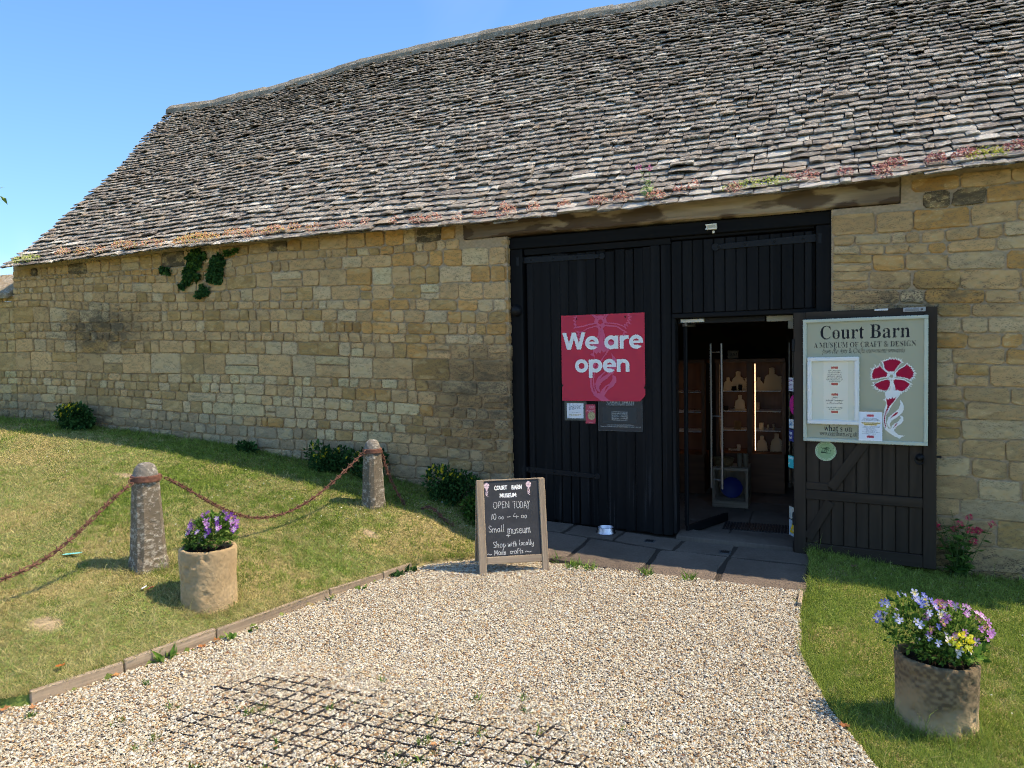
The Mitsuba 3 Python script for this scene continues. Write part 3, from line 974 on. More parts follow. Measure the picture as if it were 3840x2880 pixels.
    seen = (xs < 1.55) & (in_view(P[:, 0, 0], P[:, 0, 1], 0.1)) & (P[:, 0, 2] - 1.6 < 0.51 * (np.linalg.norm(P[:, 0, :2] - CAM[:2], axis=1)))
    order = np.argsort(-np.where(seen, size, 0))[:300]
    big = np.zeros(n, bool)
    big[order] = True
    for k in order:
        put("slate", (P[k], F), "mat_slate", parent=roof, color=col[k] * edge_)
    r = np.nonzero(~big)[0]
    FF = (F[None] + (np.arange(len(r)) * 24)[:, None, None]).reshape(-1, 3)
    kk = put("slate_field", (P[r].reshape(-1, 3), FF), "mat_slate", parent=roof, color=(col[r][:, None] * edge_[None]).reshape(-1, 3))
    tag(kk, "smaller and more distant stone slates of the roof", kind="stuff")


slates()


def ridge():
    x = -9.42
    prof = np.array([(-0.15, -0.155), (-0.135, -0.085), (-0.075, -0.01), (-0.02, 0.022), (0.02, 0.022), (0.075, -0.01), (0.135, -0.085), (0.15, -0.155)])
    while x < 3.2:
        L = rng.uniform(0.40, 0.52)
        a = np.linspace(x, x + L - 0.006, 5)
        c = roof_pt(a, np.full(5, SMAX), 0.0)
        c[:, 1], c[:, 2] = 2.62, c[:, 2] + 0.045
        pr_ = prof * rng.uniform(0.96, 1.04) + rng.normal(0, 0.002, prof.shape)
        sh = rng.normal(0, 0.004, 2)
        v = np.stack([np.repeat(a[:, None], 8, 1), c[:, 1:2] + pr_[None, :, 0] + sh[0], c[:, 2:3] + pr_[None, :, 1] + sh[1]], -1) + rng.normal(0, 0.003, (5, 8, 3))
        f = []
        for m_ in range(4):
            for k in range(7):
                p = m_ * 8 + k
                f.append([p, p + 1, p + 9, p + 8])
        f = np.array(f)
        caps = np.array([[0, 7, 6, 1], [1, 6, 5, 2], [2, 5, 4, 3]])
        f = np.vstack([f, caps, caps[:, ::-1] + 32])
        put("ridge_tile", (v.reshape(-1, 3), f), "mat_lichen_stone", parent=roof, color=np.array([0.22, 0.195, 0.15]) * rng.uniform(0.85, 1.15))
        x += L


ridge()

# ------------------------------------------------------------------ the great doorway
xs = np.linspace(-2.957, 0.645, 25)
bot = np.interp(xs, [-2.957, -1.2, 0.645], [2.722, 2.722, 2.703]) + 0.004 * np.sin(xs * 5) + rng.normal(0, 0.0015, 25)
v = []
for a, b in zip(xs, bot):
    ch = 0.012
    v += [(a, -0.03 + rng.normal(0, 0.002), b + ch), (a, -0.018, b), (a, 0.3, b), (a, 0.3, 2.935), (a, -0.03 + rng.normal(0, 0.002), 2.935)]
f = []
for m_ in range(24):
    for k in range(5):
        p = m_ * 5 + k
        p2 = m_ * 5 + (k + 1) % 5
        f.append([p, p2, p2 + 5, p + 5])
v = np.array(v)
f = np.vstack([np.array(f)[:, [0, 1, 2]], np.array(f)[:, [0, 2, 3]], [[0, 2, 1], [0, 3, 2], [0, 4, 3]], np.array([[0, 1, 2], [0, 2, 3], [0, 3, 4]]) + 120])
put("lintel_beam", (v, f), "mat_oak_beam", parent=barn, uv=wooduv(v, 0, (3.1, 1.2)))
m_ = MB()
for x, l in ((-1.2, 0.09), (-0.92, 0.06), (0.1, 0.07)):
    m_.add(*tube([(x, -0.033, 2.73), (x + 0.004, -0.033, 2.73 + l)], 0.0022, 4))
DY = 0.10      # plane of the door leaves

fr = thing_parent = put("door_frame", bbox(-2.535, 0.19, 0.055, 0.2, 2.60, 2.705, 0.006), "mat_black_wood", parent=barn, uv=wooduv(bbox(-2.535, 0.19, 0.055, 0.2, 2.60, 2.705, 0.006)[0]))


def wood(base, box, parent, axis, matn="mat_black_wood", b=0.004, wob=0.0006):
    v, f = bbox(*box, b)
    uv = wooduv(v, axis)
    return put(base, (v + rng.normal(0, wob, v.shape), f), matn, parent=parent, uv=uv)


wood("head_board", (-2.39, -1.06, 0.085, 0.2, 2.545, 2.597, 0), fr, 0)
wood("head_board", (-1.055, 0.06, 0.088, 0.2, 2.575, 2.598, 0), fr, 0)
wood("post", (-2.533, -2.405, 0.06, 0.2, -0.1, 2.597), fr, 2)
wood("post", (0.075, 0.188, 0.06, 0.2, -0.1, 2.597), fr, 2)
v, f = lathe([(0.0, 0.052), (0.02, 0.05), (0.038, 0.040), (0.05, 0.022), (0.055, 0.0), (0.056, -0.004)], 24)
put("bell_dome", (np.stack([v[:, 0] - 2.468, 0.058 - v[:, 2], v[:, 1] + 2.035], 1), f[:, ::-1]), "mat_black_iron", parent=fr, smooth=40)

# fixed left leaf
door = put("door", bbox(-2.39, -1.056, DY + 0.034, DY + 0.06, 0.05, 2.54, 0.003), "mat_black_wood", parent=barn, uv=wooduv(bbox(-2.39, -1.056, DY + 0.034, DY + 0.06, 0.05, 2.54, 0.003)[0], 2))
tag(door, "fixed black boarded leaf of the great doors")
PX = [-2.385, -2.315, -2.227, -2.143, -2.058, -1.976, -1.892, -1.806, -1.723, -1.636, -1.551, -1.463, -1.379, -1.295, -1.232]
for a, b in zip(PX[:-1], PX[1:]):
    dz = rng.normal(0, 0.004)
    wood("plank", (a + 0.0025, b - 0.0025, DY + rng.normal(0, 0.002), DY + 0.032, float(pave_z(np.array([a]))[0]) + 0.012 + dz, 2.53 + dz, 0), door, 2, b=0.005)
wood("cover_strip", (-1.230, -1.152, DY - 0.022, DY + 0.03, 0.045, 2.543), door, 2, b=0.006)
wood("cover_strip", (-1.148, -1.062, DY - 0.008, DY + 0.03, 0.04, 2.545), door, 2, b=0.006)


def strap(x0, x1, z0, z1, w0, w1, parent, flip=1):
    y = DY - 0.012
    n = 9
    t = np.linspace(0, 1, n)
    c = np.stack([x0 + (x1 - x0) * t, z0 + (z1 - z0) * t], 1)
    w = w0 + (w1 - w0) * t
    w[-1] = w1 * 0.6
    w[-2] = w1 * 1.2
    outline = sg.Polygon(np.vstack([c + np.c_[0 * t, w / 2], (c - np.c_[0 * t, w / 2])[::-1]])).union(sg.Point(c[-1]).buffer(w1 * 0.75)).buffer(0)
    v, f = poly(outline, 0.008)
    b = MB()
    b.add(np.stack([v[:, 0], y + 0.008 - v[:, 2], v[:, 1]], 1), f[:, ::-1])
    for k in (0.12, 0.4, 0.7, 0.97):
        p = c[0] + (c[-1] - c[0]) * k
        sv, sf = lathe([(0.0, 0.006), (0.006, 0.004), (0.009, 0.0)], 8)
        b.add(np.stack([sv[:, 0] + p[0], y - sv[:, 2], sv[:, 1] + p[1]], 1), sf[:, ::-1])
    b.add(*bbox(x0 - 0.03 * flip - 0.018, x0 - 0.03 * flip + 0.018, y - 0.03, y + 0.012, z0 - 0.055, z0 + 0.035, 0.006))
    b.add(*bbox(min(x0 - 0.06 * flip, x0 + 0.02), max(x0 - 0.06 * flip, x0 + 0.02), y - 0.02, y + 0.004, z0 - 0.02, z0 + 0.024, 0.004))
    put("strap_hinge", b, "mat_black_iron", parent=parent)


strap(-2.42, -1.66, 2.497, 2.485, 0.055, 0.036, door)
strap(-2.40, -1.73, 0.56, 0.527, 0.055, 0.036, door)

# boarded panel over the entrance
over = put("overdoor_panel", bbox(-1.056, 0.07, DY + 0.034, DY + 0.06, 1.96, 2.57, 0.003), "mat_black_wood", parent=barn, uv=wooduv(bbox(-1.056, 0.07, DY + 0.034, DY + 0.06, 1.96, 2.57, 0.003)[0], 2))
OX = [-1.058, -0.968, -0.882, -0.793, -0.707, -0.618, -0.531, -0.445, -0.353, -0.267, -0.18, -0.091, -0.008, 0.052]
for a, b in zip(OX[:-1], OX[1:]):
    wood("plank", (a + 0.0025, b - 0.0025, DY + rng.normal(0, 0.002), DY + 0.032, 1.955, 2.565), over, 2, b=0.005)
strap(0.075, -0.69, 2.505, 2.49, 0.06, 0.04, over, -1)
wood("rail", (-1.06, 0.08, DY + 0.005, DY + 0.14, 1.915, 1.953), over, 0)
wood("jamb", (-1.06, -1.028, DY + 0.0, DY + 0.16, 0.06, 1.914), over, 2)
wood("jamb", (-0.092, 0.073, DY - 0.0, DY + 0.16, -0.02, 1.914), over, 2)
st = put("threshold", (lambda v: (v[0] + np.array([0, 0, 1]) * (pave_z(v[0][:, 0]) + 0.004)[:, None], v[1]))(bbox(-1.027, -0.093, 0.03, 0.30, -0.05, 0.028, 0.006)), "mat_slab", parent=barn, uv=np.tile([0.75, 0.2], (24, 1)))

# glass entrance: inner frame, door standing open inwards, fixed pane on the right
GY = 0.24
gd = put("glass_door", (lambda: (np.array([[0, 0, 0.07], [0.70, 0, 0.07], [0.70, 0, 1.86], [0, 0, 1.86]]) @ rot_z(1.17).T + np.array([-0.965, GY, 0]), np.array([[0, 1, 2], [0, 2, 3]])))(), "mat_glass", parent=barn)
tag(gd, "frameless glass door standing open into the shop")
R117 = rot_z(1.17)
gl = lambda v: np.asarray(v) @ R117.T + np.array([-0.965, GY, 0])
put("bottom_rail", (gl(bbox(0.0, 0.70, -0.014, 0.014, 0.03, 0.105, 0.004)[0]), BT_F), "mat_black_iron", parent=gd)
put("pivot_post", (gl(bbox(-0.012, 0.012, -0.016, 0.016, 0.105, 1.88, 0.003)[0]), BT_F), "mat_black_iron", parent=gd)
for side in (-0.055, 0.055):
    b = MB()
    b.add(*tube([gl((0.52, side, 0.36)), gl((0.52, side, 1.70))], 0.0105, 12))
    put("pull_handle", b, "mat_dull_steel", parent=gd)
for z in (0.44, 1.03, 1.62):
    put("handle_bolt", tube([gl((0.52, -0.055, z)), gl((0.52, 0.055, z))], 0.006, 8), "mat_dull_steel", parent=gd)
put("hinge_patch", (gl(bbox(-0.02, 0.14, -0.02, 0.02, 1.845, 1.89, 0.004)[0]), BT_F), "mat_dull_steel", parent=gd)
gf = put("glass_panel", (np.array([[-0.150, GY + 0.02, 0.05], [-0.092, GY - 0.10, 0.05], [-0.092, GY - 0.10, 1.86], [-0.150, GY + 0.02, 1.86]]), np.array([[0, 1, 2], [0, 2, 3]])), "mat_glass", parent=barn)
b = MB()
b.add(*bbox(-0.30, -0.094, GY - 0.015, GY + 0.02, 1.865, 1.912, 0.003), col=lin("b9b8a8") * 0.6)
b.add(*bbox(-0.135, -0.094, GY - 0.014, GY + 0.019, 1.80, 1.8645, 0.003), col=lin("b9b8a8") * 0.6)
put("corner_patch", b, "mat_painted", parent=gf)
put("transom", bbox(-1.027, -0.31, GY - 0.02, GY + 0.03, 1.868, 1.913, 0.003), "mat_black_iron", parent=gf)
put("closer_box", bbox(-1.0, -0.8, GY - 0.045, GY - 0.022, 1.878, 1.908, 0.003), "mat_aluminium", parent=gf)

# open timber leaf folded back towards the right wall
LH = np.array([-0.09, 0.0])
LD = np.array([0.963, -0.15])
LD /= np.linalg.norm(LD)
LN = np.array([LD[1], -LD[0]])
LEAF = frame_xf([LH[0], LH[1], 0.0], [LD[0], LD[1], 0], [-LN[0], -LN[1], 0], [0, 0, 1])     # x along the leaf, y into the wall, z up
lf = None


def leafbox(base, box, parent, axis, matn="mat_dark_brown_wood", b=0.004):
    v, f = bbox(*box, b)
    return put(base, (xf(LEAF, v), f), matn, parent=parent, uv=wooduv(v, axis))


lf = leafbox("open_door", (0.004, 0.972, 0.034, 0.05, 0.012, 1.915), barn, 2, b=0.002)
tag(lf, "open dark timber door leaf folded back beside the entrance")
leafbox("stile", (0.0, 0.088, 0.0, 0.033, 0.006, 1.918), lf, 2)
leafbox("stile", (0.89, 0.975, 0.0, 0.033, 0.006, 1.918), lf, 2)
leafbox("rail", (0.0885, 0.8895, 0.001, 0.033, 0.006, 0.10), lf, 0)
leafbox("rail", (0.0885, 0.8895, 0.001, 0.033, 0.448, 0.522), lf, 0)
leafbox("rail", (0.0885, 0.8895, 0.001, 0.033, 1.83, 1.918), lf, 0)
leafbox("ledge", (0.0885, 0.255, 0.008, 0.033, 0.523, 0.582), lf, 0)
LPX = [0.0885, 0.185, 0.27, 0.359, 0.447, 0.533, 0.624, 0.712, 0.799, 0.8895]
for z0, z1 in ((0.101, 0.447), (0.523, 1.829)):
    for a, b_ in zip(LPX[:-1], LPX[1:]):
        leafbox("plank", (a + 0.003, b_ - 0.003, 0.017 + rng.normal(0, 0.001), 0.034, z0, z1), lf, 2, b=0.005)


def leafbeam(p, q, w, parent):
    v, f, l = beam([p[0], 0.008, p[1]], [q[0], 0.008, q[1]], w, 0.016, up=(0, -1, 0), b=0.003)
    put("brace", (xf(LEAF, v), f), "mat_dark_brown_wood", parent=parent, uv=wooduv(l))


leafbeam((0.103, 0.135), (0.265, 0.44), 0.072, lf)
leafbeam((0.272, 0.545), (0.55, 0.98), 0.072, lf)
v, f = lathe([(0.0, 0.03), (0.012, 0.028), (0.022, 0.012), (0.026, 0.0)], 20)
put("ring_boss", (xf(LEAF, np.stack([v[:, 0] + 0.869, -v[:, 2], v[:, 1] + 0.822], 1)), f[:, ::-1]), "mat_black_iron", parent=lf)
a = np.linspace(0, 2 * np.pi, 21)
put("ring_handle", (lambda t: (xf(LEAF, t[0]), t[1]))(tube(np.stack([0.869 + 0.03 * np.cos(a), -0.012 + 0 * a, 0.805 + 0.033 * np.sin(a)], 1), 0.005, 6)), "mat_black_iron", parent=lf)
b = MB()
b.add(xf(LEAF, bbox(0.572, 0.662, -0.006, 0.0005, 1.903, 1.9175, 0.002)[0]), BT_F, col=lin("c9c9c6"))
put("door_catch", b, "mat_painted", parent=lf)
b = MB()
b.add(xf(LEAF, bbox(0.76, 0.903, -0.006, 0.0005, 1.886, 1.917, 0.002)[0]), BT_F, col=lin("9b9c9c"))
b.add(xf(LEAF, bbox(0.772, 0.86, -0.010, -0.005, 1.892, 1.910, 0.002)[0]), BT_F, col=lin("7f8080"))
b.add(xf(LEAF, bbox(0.872, 0.886, -0.010, -0.005, 1.895, 1.908, 0.002)[0]), BT_F, col=lin("505050"))
put("door_bolt", b, "mat_painted", parent=lf)
put("holdback_pin", (xf(LEAF, bbox(0.975, 1.005, 0.005, 0.02, 0.822, 0.838, 0.002)[0]), BT_F), "mat_black_iron", parent=lf)
for z in (0.28, 1.66):
    put("butt_hinge", (xf(LEAF, bbox(-0.012, 0.012, -0.004, 0.02, z - 0.05, z + 0.05, 0.003)[0]), BT_F), "mat_black_iron", parent=lf)

b = MB()
b.add(*bbox(-0.755, -0.672, 0.0, 0.055, 2.628, 2.663, 0.004), col=lin("d8d6cc"))
fv = np.array([[-0.757, -0.002, 2.628], [-0.67, -0.002, 2.628], [-0.69, -0.006, 2.648], [-0.737, -0.006, 2.648], [-0.757, -0.002, 2.666], [-0.67, -0.002, 2.666]])
sl = thing("security_light", "small white floodlight fixed to the black frame under the oak beam", "light")
put("housing", b, "mat_painted", parent=sl)
b = MB()
b.add(*bbox(-0.760, -0.667, -0.006, -0.0005, 2.624, 2.634, 0.001), col=lin("e9e6da"))
b.add(*bbox(-0.760, -0.667, -0.006, -0.0005, 2.659, 2.668, 0.001), col=lin("e9e6da"))
b.add(*bbox(-0.745, -0.682, -0.0035, -0.0005, 2.6345, 2.6585, 0.001), col=lin("b8b4a0"))
put("lens_frame", b, "mat_painted", parent=sl)
put("sensor", (lambda t: (t[0] * 0.9 + np.array([-0.70, 0.04, 2.607]), t[1]))(lathe([(0, -0.014), (0.009, -0.010), (0.012, 0), (0.010, 0.012), (0, 0.014)], 10)), "mat_white_metal", parent=sl)
